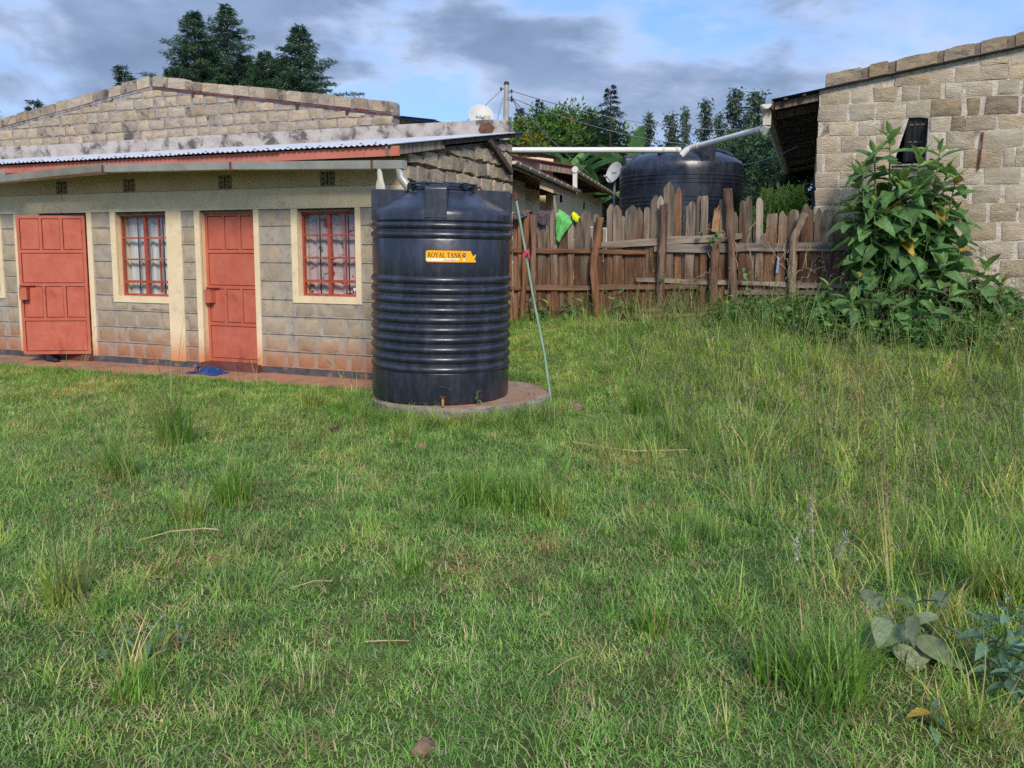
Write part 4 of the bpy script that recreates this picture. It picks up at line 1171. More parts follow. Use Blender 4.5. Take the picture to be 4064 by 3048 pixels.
# ------------------------------------------------------------------ board fence
FN = empty('board_fence', (G0[0], G0[1], 0.45), R(GA), 'weathered offcut board fence between the two stone houses', 'fence')
hf = -0.45
rng = random.Random(14)
BO = [(-0.14, 0.093, 2.051), (-0.05, 0.083, 2.098), (0.04, 0.102, 2.116), (0.15, 0.092, 2.06), (0.39, 0.132, 2.054), (0.51, 0.105, 2.091), (0.6, 0.101, 2.158), (0.74, 0.15, 2.117), (0.86, 0.09, 2.087), (0.95, 0.099, 2.0), (1.07, 0.158, 2.142), (1.21, 0.088, 2.083), (1.32, 0.09, 1.897), (1.47, 0.106, 2.23), (1.6, 0.133, 2.21), (1.76, 0.17, 2.207), (1.91, 0.113, 2.168), (2.01, 0.094, 2.175), (2.1, 0.12, 2.349), (2.2, 0.101, 2.337), (2.37, 0.147, 2.536), (2.49, 0.084, 2.46), (2.65, 0.135, 2.256), (2.77, 0.09, 2.327), (2.86, 0.098, 2.343), (3.03, 0.098, 2.151), (3.15, 0.115, 2.275), (3.27, 0.078, 2.087), (3.41, 0.088, 2.252), (3.51, 0.103, 2.313), (3.66, 0.096, 2.283), (3.78, 0.148, 2.079), (3.94, 0.109, 2.093), (4.09, 0.146, 2.114), (4.24, 0.118, 2.188), (4.33, 0.055, 2.11), (4.41, 0.09, 2.128), (4.54, 0.16, 2.108), (4.69, 0.107, 2.031), (4.79, 0.106, 1.992), (4.89, 0.104, 1.953), (5.01, 0.114, 1.975), (5.13, 0.114, 2.013)]
gaps = {2.63, 3.41}
bx = [q[0] for q in BO]
for i, (u, w, zt) in enumerate(BO):
    wx, wy = loc2w(G0, GA, u, 0)
    zb_ = gzf(wx, wy) - 0.05
    H = zt - zb_
    # boards are broader lower down so the row closes up
    wl_ = (BO[i + 1][0] - u) / 2 if i + 1 < len(BO) else 0.06
    wr_ = (u - BO[i - 1][0]) / 2 if i else 0.06
    bot_l, bot_r = min(wr_ * rng.uniform(0.8, 0.99), 0.07), min(wl_ * rng.uniform(0.8, 0.99), 0.07)
    hw = w / 2
    kind = rng.choice(['point', 'point', 'skew', 'round', 'flat']) if zt > 2.05 else rng.choice(['skew', 'flat', 'round'])
    if u in (2.37, 0.6, 1.07, 2.1, 3.51, 4.24, 2.2, 2.65, 1.47): kind = 'point'
    N = 7
    lft, rgt = [], []
    for k in range(N + 1):
        t = k / N
        q = min(1, t * 1.6)
        l = -(bot_l * (1 - q) + hw * q) + rng.uniform(-0.004, 0.004); r_ = (bot_r * (1 - q) + hw * q) + rng.uniform(-0.004, 0.004)
        z = t * (H - 0.09)
        lft.append((l, z)); rgt.append((r_, z))
    tx = rng.uniform(-0.02, 0.02)
    if kind == 'point': tip = [(hw * 0.6 + tx, H - 0.04), (tx + 0.012, H), (tx - 0.012, H - 0.004), (-hw * 0.6 + tx, H - 0.035)]
    elif kind == 'skew': tip = [(hw * 0.9, H - rng.uniform(0.0, 0.06)), (-hw * 0.85, H - rng.uniform(0.0, 0.06))]
    elif kind == 'round': tip = [(hw * 0.8, H - 0.03), (hw * 0.35, H - 0.004), (-hw * 0.35, H), (-hw * 0.8, H - 0.025)]
    else: tip = [(hw * 0.97, H - 0.004), (0.2 * hw, H - rng.uniform(0, 0.02)), (-hw * 0.97, H - rng.uniform(0, 0.015))]
    poly = rgt + tip + lft[::-1]
    mb = MB(); mb.prism(poly, -0.009, 0.009)
    red = (i in (0, 1, 2, 3, 7) or u in (2.49, 3.03)) or rng.random() < 0.10
    mat = MT['wood_red'] if red else MT['fence'] if 'fence' in MT else MT['wood_old']
    o = link('board', mb.mesh('board', mat), FN, (u, rng.uniform(0.0, 0.02) + (0.022 if i % 2 else 0), zb_ + hf), (rng.uniform(-0.01, 0.01), rng.uniform(-0.022, 0.022), 0))
# narrow slats nailed behind the gaps
for i in range(len(BO) - 1):
    u = (BO[i][0] + BO[i + 1][0]) / 2
    if i in (22, 28) or BO[i + 1][0] - BO[i][0] < 0.10: continue
    wx, wy = loc2w(G0, GA, u, 0.05)
    zb_ = gzf(wx, wy) - 0.05; H = min(BO[i][2], BO[i + 1][2]) - rng.uniform(0.05, 0.35) - zb_
    w = rng.uniform(0.03, 0.05)
    mb = MB(); mb.prism([(-w, 0), (w, 0), (w * 0.9, H - 0.05), (rng.uniform(-.02, .02), H), (-w * 0.9, H - 0.04)], -0.008, 0.008)
    link('board', mb.mesh('board', MT['fence']), FN, (u, 0.052, zb_ + hf), (0, rng.uniform(-0.012, 0.012), 0))
# rails
def rail(p0, p1, h, mat, y=-0.03, th=0.034, seed=0):
    rr2 = random.Random(seed); n = 9; vs = []
    for k in range(n + 1):
        t = k / n
        x = p0[0] + (p1[0] - p0[0]) * t; z = p0[1] + (p1[1] - p0[1]) * t + rr2.uniform(-0.007, 0.007)
        h0 = h * rr2.uniform(0.82, 1.1) * (0.75 if k in (0, n) else 1)
        yy = y + rr2.uniform(-0.004, 0.004)
        vs += [(x, yy - th / 2, z - h0 / 2 + 0.006), (x, yy - th / 2, z + h0 / 2 - 0.006), (x, yy, z + h0 / 2), (x, yy + th / 2 - 0.004, z + h0 / 2), (x, yy + th / 2 - 0.004, z - h0 / 2), (x, yy, z - h0 / 2)]
    fs = [(a * 6 + j, a * 6 + (j + 1) % 6, (a + 1) * 6 + (j + 1) % 6, (a + 1) * 6 + j) for a in range(n) for j in range(6)]
    fs += [tuple(reversed(range(6))), tuple(n * 6 + j for j in range(6))]
    fs = [tuple(reversed(f)) for f in fs]
    mb = MB(); mb.add([(x, y_, z + hf) for x, y_, z in vs], fs)
    return mb.build('rail', mat, FN, 35)
rail((-0.2, 1.53), (2.02, 1.50), 0.075, MT['wood_rx'], -0.028, 0.03, 1)
rail((1.30, 1.60), (3.40, 1.735), 0.115, MT['wood_x'], -0.030, 0.03, 2)
rail((2.14, 1.555), (5.2, 1.60), 0.125, MT['wood_x'], -0.028, 0.026, 3)
rail((-0.2, 0.93), (2.80, 0.995), 0.085, MT['wood_rx'], -0.028, 0.03, 4)
rail((1.88, 1.088), (5.2, 1.03), 0.075, MT['wood_x'], -0.032, 0.03, 5)
rail((3.18, 0.925), (5.0, 0.94), 0.075, MT['wood_x'], -0.028, 0.03, 6)
# rough posts, rooted in the ground in front of the boards
def post(pts, rad, mat, seed, flat=None):
    rr2 = random.Random(seed); n = 11
    P_, Q = [], []
    m_ = 16
    for k in range(m_ + 1):
        t = k / m_ * (len(pts) - 1); a = min(int(t), len(pts) - 2); f_ = t - a
        P_.append((pts[a][0] * (1 - f_) + pts[a + 1][0] * f_ + rr2.uniform(-.006, .006), -0.10 + rr2.uniform(-.005, .005), pts[a][1] * (1 - f_) + pts[a + 1][1] * f_ + hf))
        Q.append(rad * rr2.uniform(0.80, 1.14))
    mb = MB(); mb.tube(P_, Q, n)
    mb.v = [(x + 0.12 * rad * math.sin(z * 9 + x * 40) + rr2.uniform(-.1, .1) * rad, y + rr2.uniform(-.12, .12) * rad, z + (rr2.uniform(-0.03, 0.02) if i >= n * m_ else 0)) for i, (x, y, z) in enumerate(mb.v)]
    return mb.build('post', mat, FN, 50)
post([(0.09, 0.30), (0.13, 1.2), (0.17, 2.15)], 0.045, MT['wood_red'], 1)
post([(0.285, 0.30), (0.268, 2.07)], 0.05, MT['wood_red'], 2)
post([(1.31, 0.30), (1.235, 1.25), (1.27, 1.6), (1.325, 2.02)], 0.058, MT['wood_red'], 3)
post([(2.24, 0.35), (2.262, 1.3), (2.288, 2.20)], 0.06, MT['wood_red'], 4)
post([(3.345, 0.35), (3.27, 1.4), (3.195, 2.41)], 0.062, MT['wood_red'], 5)
post([(3.01, 0.35), (3.02, 1.2), (3.03, 1.66)], 0.062, MT['wood_red'], 6)
post([(4.12, 0.35), (4.10, 1.7), (4.25, 2.05)], 0.055, MT['wood_old'], 7)
# broken splintered stub
mb = MB(); mb.prism([(-0.05, 0), (0.05, 0), (0.04, 0.34), (0.02, 0.25), (0.01, 0.40), (-0.015, 0.28), (-0.03, 0.33), (-0.05, 0.18)], -0.012, 0.012); mb.build('board_stub', MT['wood_raw'], FN, None, (3.02, -0.04, 1.80 + hf), (0, 0.08, 0))
# old dark post at the house corner
op = MB(); op.tube([(0, 0, -0.2), (0.01, 0, 1.2), (0.0, 0.01, 2.02)], [0.05, 0.048, 0.04], 9)
wx, wy = loc2w(G0, GA, -0.22, -0.14)
o = op.build('gate_post', MT['wood_dark'], None, 50, (wx, wy, gzf(wx, wy)))
tag(o, 'dark weathered post at the left end of the board fence', 'post')

# ------------------------------------------------------------------ washing hung over the boards
def hung(name, label, cat, u, pts_top, pts_bot, mat, y=-0.075, n=22, m_=16, fold=0.018, seed=0, back=0.12):
    """cloth draped over the fence top: hangs down in front, tucks over the board tops behind"""
    wx, wy = loc2w(G0, GA, u, 0)
    o = MB(); vs = []
    rr2 = random.Random(seed)
    ph = rr2.random() * 6
    def interp(P, t):
        t *= len(P) - 1; a = min(int(t), len(P) - 2); f_ = t - a
        return (P[a][0] * (1 - f_) + P[a + 1][0] * f_, P[a][1] * (1 - f_) + P[a + 1][1] * f_)
    for j in range(m_ + 3):
        for i in range(n + 1):
            s_ = i / n
            T_, B_b = interp(pts_top, s_), interp(pts_bot, s_)
            if j < 2:
                x, z = T_[0], T_[1] - back * (1 - j) * 0.8; yy = 0.06 if j == 0 else 0.05
            else:
                t = (j - 2) / m_
                x = T_[0] * (1 - t) + B_b[0] * t; z = T_[1] * (1 - t) + B_b[1] * t + (0.012 if j == 2 else 0)
                yy = y * min(1, t * 5) + 0.02 * (1 - min(1, t * 5)) - fold * t * math.sin(s_ * 13 + ph + 2 * t) - fold * 0.5 * math.sin(s_ * 29 + ph + 3 * t) + fold * 0.6 * (float(vnoise(s_ * 6, t * 5, 1, seed)) - 0.5)
            vs.append((x - u, yy, z))
    k_ = n + 1
    fs = [(j * k_ + i, j * k_ + i + 1, (j + 1) * k_ + i + 1, (j + 1) * k_ + i) for j in range(m_ + 2) for i in range(n)]
    o.add(vs, fs)
    ob = o.build(name, mat, None, 70, (wx, wy, 0), (0, 0, R(GA)))
    sol = ob.modifiers.new('thickness', 'SOLIDIFY'); sol.thickness = 0.004
    return tag(ob, label, cat)
hung('green_shirt', 'bright green shirt hung over the fence boards', 'shirt', 0.75, [(0.655, 2.15), (0.72, 2.11), (0.80, 2.05), (0.91, 1.985)], [(0.63, 1.80), (0.64, 1.70), (0.69, 1.635), (0.72, 1.72)], cloth('green_cloth', lin(118, 196, 116), lin(96, 172, 96), 14), seed=1, fold=0.022)
hung('yellow_cloth', 'small bright yellow cloth beside the green shirt', 'cloth', 0.93, [(0.875, 2.11), (0.93, 2.08), (0.985, 2.02)], [(0.90, 2.00), (0.94, 1.965), (0.985, 1.95)], cloth('yellow_fabric', lin(226, 232, 40), lin(206, 206, 24)), seed=2, n=8, m_=6, fold=0.01)
hung('grey_rag', 'mottled dark grey rag over a board left of the green shirt', 'rag', 0.44, [(0.345, 2.135), (0.44, 2.125), (0.545, 2.13)], [(0.34, 1.95), (0.43, 1.915), (0.53, 1.92)], cloth('grey_fabric', lin(104, 92, 98), lin(70, 62, 70), 24), seed=3)
hung('grey_rag', 'patterned grey rag over the fence end beside the tall tank', 'rag', 0.08, [(-0.05, 2.13), (0.08, 2.15), (0.215, 2.13)], [(-0.03, 2.0), (0.08, 2.02), (0.20, 2.06)], cloth('grey_fabric_b', lin(120, 108, 116), lin(64, 58, 66), 30), seed=4, y=-0.16)
# blue scrap of plastic caught between boards
wx, wy = loc2w(G0, GA, 3.90, -0.03)
b = MB(); b.add([(-0.02, 0, -0.11), (0.012, -0.006, -0.12), (0.026, 0, 0.1), (0.0, -0.004, 0.12)], [(0, 1, 2, 3)])
o = b.build('plastic_scrap', plain('pale_blue_plastic', lin(150, 184, 226), 0.4), None, None, (wx, wy, 1.33), (0, 0, R(GA))); o.modifiers.new('t', 'SOLIDIFY').thickness = 0.004
tag(o, 'pale blue scrap of plastic stuck to the fence boards', 'plastic scrap')

# ------------------------------------------------------------------ beige houses beyond the fence
def far_house(name, label, ex, ey, ez, ang, L, over, wall_h, rise, width, parts):
    """eave line starts at (ex, ey, ez), runs back along +y local; wall set back by 'over' to -x"""
    g0 = gzf(ex, ey)
    h = empty(name, (ex, ey, g0), R(ang), label, 'house')
    e = ez - g0
    rl = math.hypot(width, rise)
    sh = corrugated(L + 0.2, rl, 0.09, 0.01, 4).mesh('roof_sheet', MT['roof_red'], 60)
    link('roof_sheet', sh, h, (0.03, -0.1, e + 0.05), (math.atan2(rise, width), 0, R(90)), (1, 1, 1))
    MB().box(-0.03, -0.005, 0, L, e - 0.11, e + 0.03).build('fascia_board', MT['wood_raw'], h)
    gt = half_gutter(h, (0.06, 0, e), (0.06, L, e - 0.01), 0.06, MT['pvc_old'])
    for k in range(int(L / 0.9)):
        d = 0.3 + 0.9 * k
        MB().tube([(0.06 + 0.064 * math.cos(a), d, e + 0.064 * math.sin(a)) for a in [math.pi + math.pi * t / 8 for t in range(9)]], 0.009, 5).build('gutter_strap', MT['pvc'], gt)
    return h, e
HA, e = far_house('beige_house', 'beige rendered house with red iron roof and gutter, nearest beyond the fence', -0.03, 14.6, 3.055, -12.6, 7.9, 0.55, 2.7, 0.45, 2.6, None)
MB().box(-3.5, -0.55, 0.1, 3.95, -0.3, e - 0.08).build('wall', MT['beige'], HA)
MB().box(-3.5, -1.6, 3.95, 7.4, -0.3, e - 0.1).build('porch_wall', MT['beige'], HA)
MB().box(-3.5, -0.5, 3.95, 7.9, e - 0.12, e - 0.1).build('porch_soffit', MT['dark'], HA)
MB().box(-0.03, -0.004, 2.9, 7.9, e - 0.2, e - 0.115).build('fascia_board', MT['wood_raw'], HA)
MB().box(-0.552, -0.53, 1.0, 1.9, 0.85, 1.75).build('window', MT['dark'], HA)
for k, (a, c) in enumerate(((0.92, 1.4),)):
    pass
# casement leaves standing open on the porch, painted white
def leaf(parent, x, y, z0, w, h, rz, name='window_shutter'):
    o = MB()
    t = 0.035
    o.box(0, w, 0, 0.025, 0, t); o.box(0, w, 0, 0.025, h - t, h); o.box(0, t, 0, 0.025, t, h - t); o.box(w - t, w, 0, 0.025, t, h - t); o.box(t, w - t, 0.004, 0.02, h * 0.5 - 0.012, h * 0.5 + 0.012)
    s_ = o.build(name, MT['pvc'], parent, None, (x, y, z0), (0, 0, rz))
    MB().box(t, w - t, 0.010, 0.014, t, h - t).build('pane', noisy('dusty_pane', lin(150, 146, 140), lin(120, 118, 114), 4, 0.3, 0), s_)
    return s_
leaf(HA, -0.5, 0.95, 0.85, 0.42, 0.95, R(8)); 
leaf(HA, -0.62, 5.6, 0.8, 0.5, 1.15, R(10)); leaf(HA, -0.15, 6.9, 0.75, 0.5, 1.15, R(-5))
MB().box(-0.65, -0.5, 7.0, 7.3, -0.3, e - 0.12).build('porch_post', MT['beige'], HA)
HB, e = far_house('beige_house', 'second beige house further back with red roof and white downpipe', 1.62, 22.4, 3.60, -12.6, 12.5, 0.6, 3, 0.75, 4.2, None)
MB().box(-7.0, -0.62, 0.5, 12.3, -0.3, e - 0.1).build('wall', MT['beige'], HB)
b = MB(); b.bar((0.02, -0.02, e - 0.02), (-4.3, -0.02, e + 0.72), 0.03, 0.22); b.build('barge_board', MT['wood_old'], HB)
b = MB(); b.bar((0.06, -0.04, e + 0.10), (-4.3, -0.04, e + 0.85), 0.06, 0.03); b.build('roof_trim', MT['roof_red'], HB)
MB().box(-4.2, -0.62, 0.497, 0.5, e - 0.1, e + 0.4).build('gable_wall', MT['beige'], HB)
MB().box(0.0, 0.11, -0.06, 0.05, e - 0.62, e - 0.02).build('downpipe', MT['pvc'], HB)
MB().prism([(0.085 * math.cos(2 * math.pi * k / 16), 0.085 * math.sin(2 * math.pi * k / 16)) for k in range(16)], -0.03, 0.0).build('end_cap', MT['pvc'], HB, None, (0.06, -0.06, e - 0.0))
for d in (3.2, 6.4, 9.4):
    MB().bar((-0.62, d, e - 0.16), (-0.03, d, e - 0.14), 0.06, 0.10).build('rafter', MT['wood_dark'], HB)
MB().box(-0.625, -0.60, 1.6, 1.95, e - 0.75, e - 0.55).build('vent_block', MT['dark'], HB)
MB().box(-0.625, -0.60, 6.6, 6.8, e - 0.75, e - 0.5).build('vent_block', MT['dark'], HB)
MB().box(-0.625, -0.60, 0.8, 4.2, 0.2, e - 1.35).build('doorway', noisy('brown_shade', lin(120, 90, 62), lin(96, 70, 50), 3, 0.9, 0.1), HB)
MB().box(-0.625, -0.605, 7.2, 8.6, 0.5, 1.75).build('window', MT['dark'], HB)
leaf(HB, -0.58, 7.0, 0.5, 0.55, 1.25, R(20)); leaf(HB, -0.58, 8.9, 0.5, 0.55, 1.25, R(20))

# ------------------------------------------------------------------ satellite dishes
def dish(label, loc, r, aim, mast):
    """aim: (yaw, pitch) of the dish axis; mast: height of the pole below the hub"""
    t = empty('satellite_dish', loc, 0, label, 'satellite dish')
    hub = empty('reflector_mount', (0, 0, 0), parent=t, rot=(R(90) - aim[1], 0, aim[0]))
    b = MB(); pr = [(r * k / 10, 0.22 * r * (k / 10) ** 2) for k in range(11)]
    b.lathe([(max(q, 1e-4), z) for q, z in pr] + [(r * 1.01, 0.22 * r), (r, 0.20 * r)] + [(max(q, 1e-4), z - 0.012) for q, z in reversed(pr)], 40, cap=False)
    b.v = [(x, y * 1.08, z) for x, y, z in b.v]
    b.build('reflector', MT['dish'], hub, 40)
    tp = text_polys('zuku', 1)
    tp = fit(tp, -0.42 * r, -0.1 * r, 0.30 * r, 0.30 * r)
    tm = MB()
    for q in tp: tm.add([(x, y, 0.22 * r * ((x * x + y * y) / r / r) + 0.006) for x, y in q], [tuple(range(len(q)))])
    tm.build('lettering', plain('dish_ink', lin(60, 60, 66), 0.6), hub)
    b = MB(); b.tube([(0, -r * 0.95, 0.2 * r), (0, -r * 0.75, r * 0.95)], 0.014, 6); b.build('feed_arm', MT['pole_conc'], hub)
    b = MB(); b.box(-0.04, 0.04, -r * 0.8, -r * 0.66, r * 0.88, r * 1.08); b.build('feed_horn', MT['pvc_old'], hub)
    b = MB(); b.tube([(0, 0.05, 0), (0, 0.06, -mast)], 0.025, 8); b.build('mast', MT['pole_conc'], t, 50)
    return t
dl = loc2w(F0, FA, -0.73, 3.95)
dish('white satellite dish behind the parapet, near the power pole', (dl[0], dl[1], 3.72), 0.21, (R(12), R(28)), 3.9)
dish('white satellite dish on a tall mast left of the squat tank', (2.02, 16.6, 3.02), 0.2, (R(-55), R(20)), 2.6)
b = MB(); b.lathe([(0.0, 0), (0.06, 0), (0.055, 0.1), (0.0, 0.1)], 14, cap=False)
dw = loc2w(F0, FA, -0.40, 3.42)
o = b.build('plastic_tub', plain('pale_tub', lin(196, 180, 166), 0.6), None, 40, (dw[0], dw[1], 3.55)); tag(o, 'small pale tub standing on the parapet beside the dish', 'tub')

# ------------------------------------------------------------------ power pole and wires
px_, py_ = -0.21, 24.0
pz = gzf(px_, py_)
PP = empty('power_pole', (px_, py_, pz), 0, 'slim grey power pole with insulators behind the houses', 'power pole')
ph_ = 6.1 - pz
b = MB(); b.tube([(0, 0, -0.3), (0.02, 0, ph_ * 0.6), (0.055, 0, ph_)], [0.11, 0.09, 0.07], 12); b.build('shaft', MT['pole_conc'], PP, 50)
b = MB(); b.tube([(0.055, 0, ph_), (0.06, 0, ph_ + 0.08)], [0.085, 0.06], 10); b.build('pole_cap', MT['iron'], PP, 50)
for z, s_ in ((ph_ - 0.12, -1), (ph_ - 0.18, 1), (ph_ - 0.36, 1), (ph_ - 0.42, 1)):
    b = MB(); b.tube([(0.05, 0, z), (0.05 + s_ * 0.16, 0, z)], 0.012, 6); b.tube([(0.05 + s_ * 0.15, 0, z - 0.05), (0.05 + s_ * 0.15, 0, z + 0.05)], [0.03, 0.02], 8)
    b.build('insulator', MT['iron'], PP, 50)
b = MB(); b.tube([(0.10, -0.08, ph_ - 0.2), (0.22, -0.08, ph_ - 0.32), (0.16, -0.08, ph_ - 0.46), (0.08, -0.08, ph_ - 0.4)], 0.007, 5); b.build('jumper_wire', MT['iron'], PP)
PT = Vector((px_ + 0.055, py_, pz))
def wire(label, a, c, sag, grp, r=0.013):
    a, c = Vector(a), Vector(c)
    o = empty('power_line', tuple(a), 0, label, 'wire', grp)
    b = MB(); b.tube([(c - a) * (k / 24) - Vector((0, 0, sag * 4 * (k / 24) * (1 - k / 24))) for k in range(25)], r, 5, cap=False)
    b.build('cable', MT['wire'] if 'wire' in MT else MT['iron'], o, 60)
MT['wire'] = noisy('wire_grey', lin(150, 152, 160), lin(132, 134, 142), 3, 0.6, 0)
wire('upper power line running right from the pole', PT + Vector((0.18, 0, ph_ - 0.18)), (10.6, 36, 6.6), 0.45, 'power lines')
wire('lower power line running right from the pole', PT + Vector((0.18, 0, ph_ - 0.38)), (10.4, 38, 6.15), 0.5, 'power lines')
wire('slack power line dropping steeply right of the pole', PT + Vector((0.18, 0, ph_ - 0.42)), (1.2, 27, 4.2), 0.08, 'power lines')
wire('power line falling from the pole to the leafy trees', PT + Vector((0.18, 0, ph_ - 0.40)), (2.6, 29, 4.1), 0.1, 'power lines')
wire('power line falling left from the pole towards the dish', PT + Vector((-0.15, 0, ph_ - 0.15)), (-1.6, 22, 4.5), 0.05, 'power lines')
wire('thin stay wire just left of the power pole', PT + Vector((-0.1, 0, ph_ - 0.35)), (-0.8, 23.4, 3.6), 0.02, 'power lines')
wire('low cable slung behind the squat tank to the block house', (4.35, 18.0, 3.3), (5.05, 15.0, 3.35), 0.12, 'power lines', 0.008)

MT['straw'] = noisy('dry_straw', lin(196, 172, 130), lin(160, 136, 100), 8, 0.9, 0.3)
MT['weed_grey'] = leafmat('grey_leaf', 0.25, 0.6, 0.2, col=(lin(124, 140, 104), lin(150, 160, 126)))
# ------------------------------------------------------------------ vegetation helpers
def leaf_arrays(p, d, L, W, rs, up=0.4):
    """diamond leaves: base p (n,3), direction d (n,3), length L, width W (n,)"""
    d = d / np.maximum(np.linalg.norm(d, axis=1, keepdims=True), 1e-6)
    q = rs.normal(size=p.shape) + np.array([0, 0, up])
    s = np.cross(d, q); s /= np.maximum(np.linalg.norm(s, axis=1, keepdims=True), 1e-6)
    L = np.asarray(L)[:, None]; W = np.asarray(W)[:, None]
    nn = np.cross(s, d)
    mid = p + d * L * 0.45 + nn * L * 0.06
    V = np.stack([p, mid + s * W / 2, p + d * L, mid - s * W / 2], 1).reshape(-1, 3)
    F = np.arange(len(p) * 4).reshape(-1, 4)
    return V, F
def rep4(t): return np.repeat(t, 4, axis=0)

def make_conifer(name, seed, H, Rm, n_br=150, style='cypress', c1=(54, 84, 60), c2=(92, 122, 70), c3=(30, 44, 48)):
    rs = np.random.default_rng(seed)
    c1, c2, c3 = (np.array(lin(*c)) for c in (c1, c2, c3))
    P, D, Ls, Ws, T = [], [], [], [], []
    trunk = MB(); trunk.tube([(0, 0, -0.3), (0.03, 0.02, H * 0.5), (0.0, 0.0, H * 0.97)], [0.05 + 0.016 * H, 0.035 + 0.008 * H, 0.012], 9)
    limbs = MB()
    for i in range(n_br):
        t = (i + rs.random()) / n_br
        h = H * (0.12 + 0.88 * t ** 0.85)
        f = 1 - h / H
        Lb = (Rm * f ** (1.05 if style == 'spruce' else 0.95)) * rs.uniform(0.5, 1.25) + 0.10
        az = i * 2.399 + rs.uniform(-.4, .4)
        pitch = {'cypress': 0.75 - 0.45 * f, 'spruce': 0.25 - 0.3 * f, 'thin': 0.9 - 0.3 * f}[style] + rs.uniform(-.15, .15)
        dr = {'cypress': 0.5, 'spruce': 0.35, 'thin': 0.25}[style]
        K = max(4, int(Lb / 0.09))
        prev = None
        for k in range(K + 1):
            s = k / K
            r_ = Lb * s * math.cos(pitch * (1 - 0.4 * s)); z = h + Lb * s * math.sin(pitch) - dr * Lb * s * s * (0.55 if style == 'cypress' else 1)
            q = np.array([r_ * math.cos(az), r_ * math.sin(az), z])
            if prev is not None and s > 0.12:
                dv = q - prev; dv /= np.linalg.norm(dv)
                side = np.array([-math.sin(az), math.cos(az), 0])
                m_ = int(9 + 8 * (1 - s))
                tw = (0.10 + 0.28 * (1 - s)) * min(1, 0.25 + Lb)
                for sg in (-1, 1):
                    off = rs.random((m_, 1)) * tw
                    base = prev + (q - prev) * rs.random((m_, 1)) + side * sg * off + dv * off * 0.7 + np.array([0, 0, -1.0]) * off * off * (1.6 if style != 'thin' else 0.3) + rs.normal(0, 0.03, (m_, 3))
                    dd = dv * 0.8 + side * sg * 0.7 + np.array([0, 0, -0.55 if style != 'thin' else 0.2]) + rs.normal(0, 0.35, (m_, 3))
                    P.append(base); D.append(dd)
                    Ls.append(rs.uniform(0.07, 0.18, m_)); Ws.append(rs.uniform(0.014, 0.032, m_))
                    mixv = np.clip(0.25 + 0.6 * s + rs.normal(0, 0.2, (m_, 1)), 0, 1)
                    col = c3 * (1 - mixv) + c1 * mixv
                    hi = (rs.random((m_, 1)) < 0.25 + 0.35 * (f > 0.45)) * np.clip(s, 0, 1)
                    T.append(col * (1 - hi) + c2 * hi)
            prev = q
        if Lb > 0.3:
            limbs.tube([(0, 0, h), (Lb * .5 * math.cos(pitch) * math.cos(az), Lb * .5 * math.cos(pitch) * math.sin(az), h + Lb * .5 * math.sin(pitch) - dr * Lb * .12)], [0.012 + 0.008 * Lb, 0.006], 4, cap=False)
    P = np.concatenate(P); D = np.concatenate(D); T = np.concatenate(T)
    V, F = leaf_arrays(P, D, np.concatenate(Ls), np.concatenate(Ws), rs)
    trunk.add(limbs.v, limbs.f)
    return npmesh(name + '_foliage', V, F, MT['leafmesh'], rep4(T)), trunk.mesh(name + '_trunk', MT['bark'], 60)

def make_broad(name, seed, H, rx, z0, n_cl=60, per=130, ls=(0.10, 0.2), cols=((40, 66, 36), (84, 112, 48), (24, 38, 30)), shape='dome', clump=0.55, droop=0.2, accent=None, ratio=0.42):
    rs = np.random.default_rng(seed)
    c1, c2, c3 = (np.array(lin(*c)) for c in cols)
    P, D, T = [], [], []
    tr = MB(); tr.tube([(0, 0, -0.3), (0.05, 0, z0), (0, 0.05, H * 0.8)], [0.05 + 0.018 * H, 0.03 + 0.014 * H, 0.03], 9)
    for i in range(n_cl):
        if shape == 'dome':
            while True:
                q = rs.uniform(-1, 1, 3)
                if 0.25 < np.linalg.norm(q) < 1: break
            c = np.array([q[0] * rx, q[1] * rx, z0 + (H - z0) * (q[2] * 0.5 + 0.5)])
        else:
            t = rs.random() ** 0.9
            rr2 = rx * (1 - t) ** 0.55 * math.sqrt(rs.random()) + 0.05
            a = rs.random() * 6.283
            c = np.array([rr2 * math.cos(a), rr2 * math.sin(a), z0 + (H - z0) * t])
        r_ = clump * rs.uniform(0.6, 1.2)
        v = rs.normal(size=(per, 3)); v /= np.linalg.norm(v, axis=1, keepdims=True)
        p = c + v * r_ * rs.random((per, 1)) ** 0.4 * np.array([1, 1, 0.8])
        P.append(p); D.append(v + np.array([0, 0, -droop]) + rs.normal(0, 0.5, (per, 3)))
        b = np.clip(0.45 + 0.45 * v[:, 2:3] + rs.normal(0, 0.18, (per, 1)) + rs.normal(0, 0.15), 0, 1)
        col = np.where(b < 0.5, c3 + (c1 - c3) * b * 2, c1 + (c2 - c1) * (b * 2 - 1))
        if accent is not None and rs.random() < 0.12: col = col * 0.4 + np.array(lin(*accent)) * 0.6
        T.append(col)
        if i % 3 == 0: tr.tube([(0, 0, min(c[2], H) * 0.6), tuple(c * 0.7 + np.array([0, 0, c[2] * 0.25])), tuple(c)], [0.03, 0.018, 0.006], 4, cap=False)
    P = np.concatenate(P); D = np.concatenate(D); T = np.concatenate(T)
    L = rs.uniform(*ls, len(P))
    V, F = leaf_arrays(P, D, L, L * ratio, rs)
    return npmesh(name + '_foliage', V, F, MT['leafmesh'], rep4(T)), tr.mesh(name + '_trunk', MT['bark'], 60)

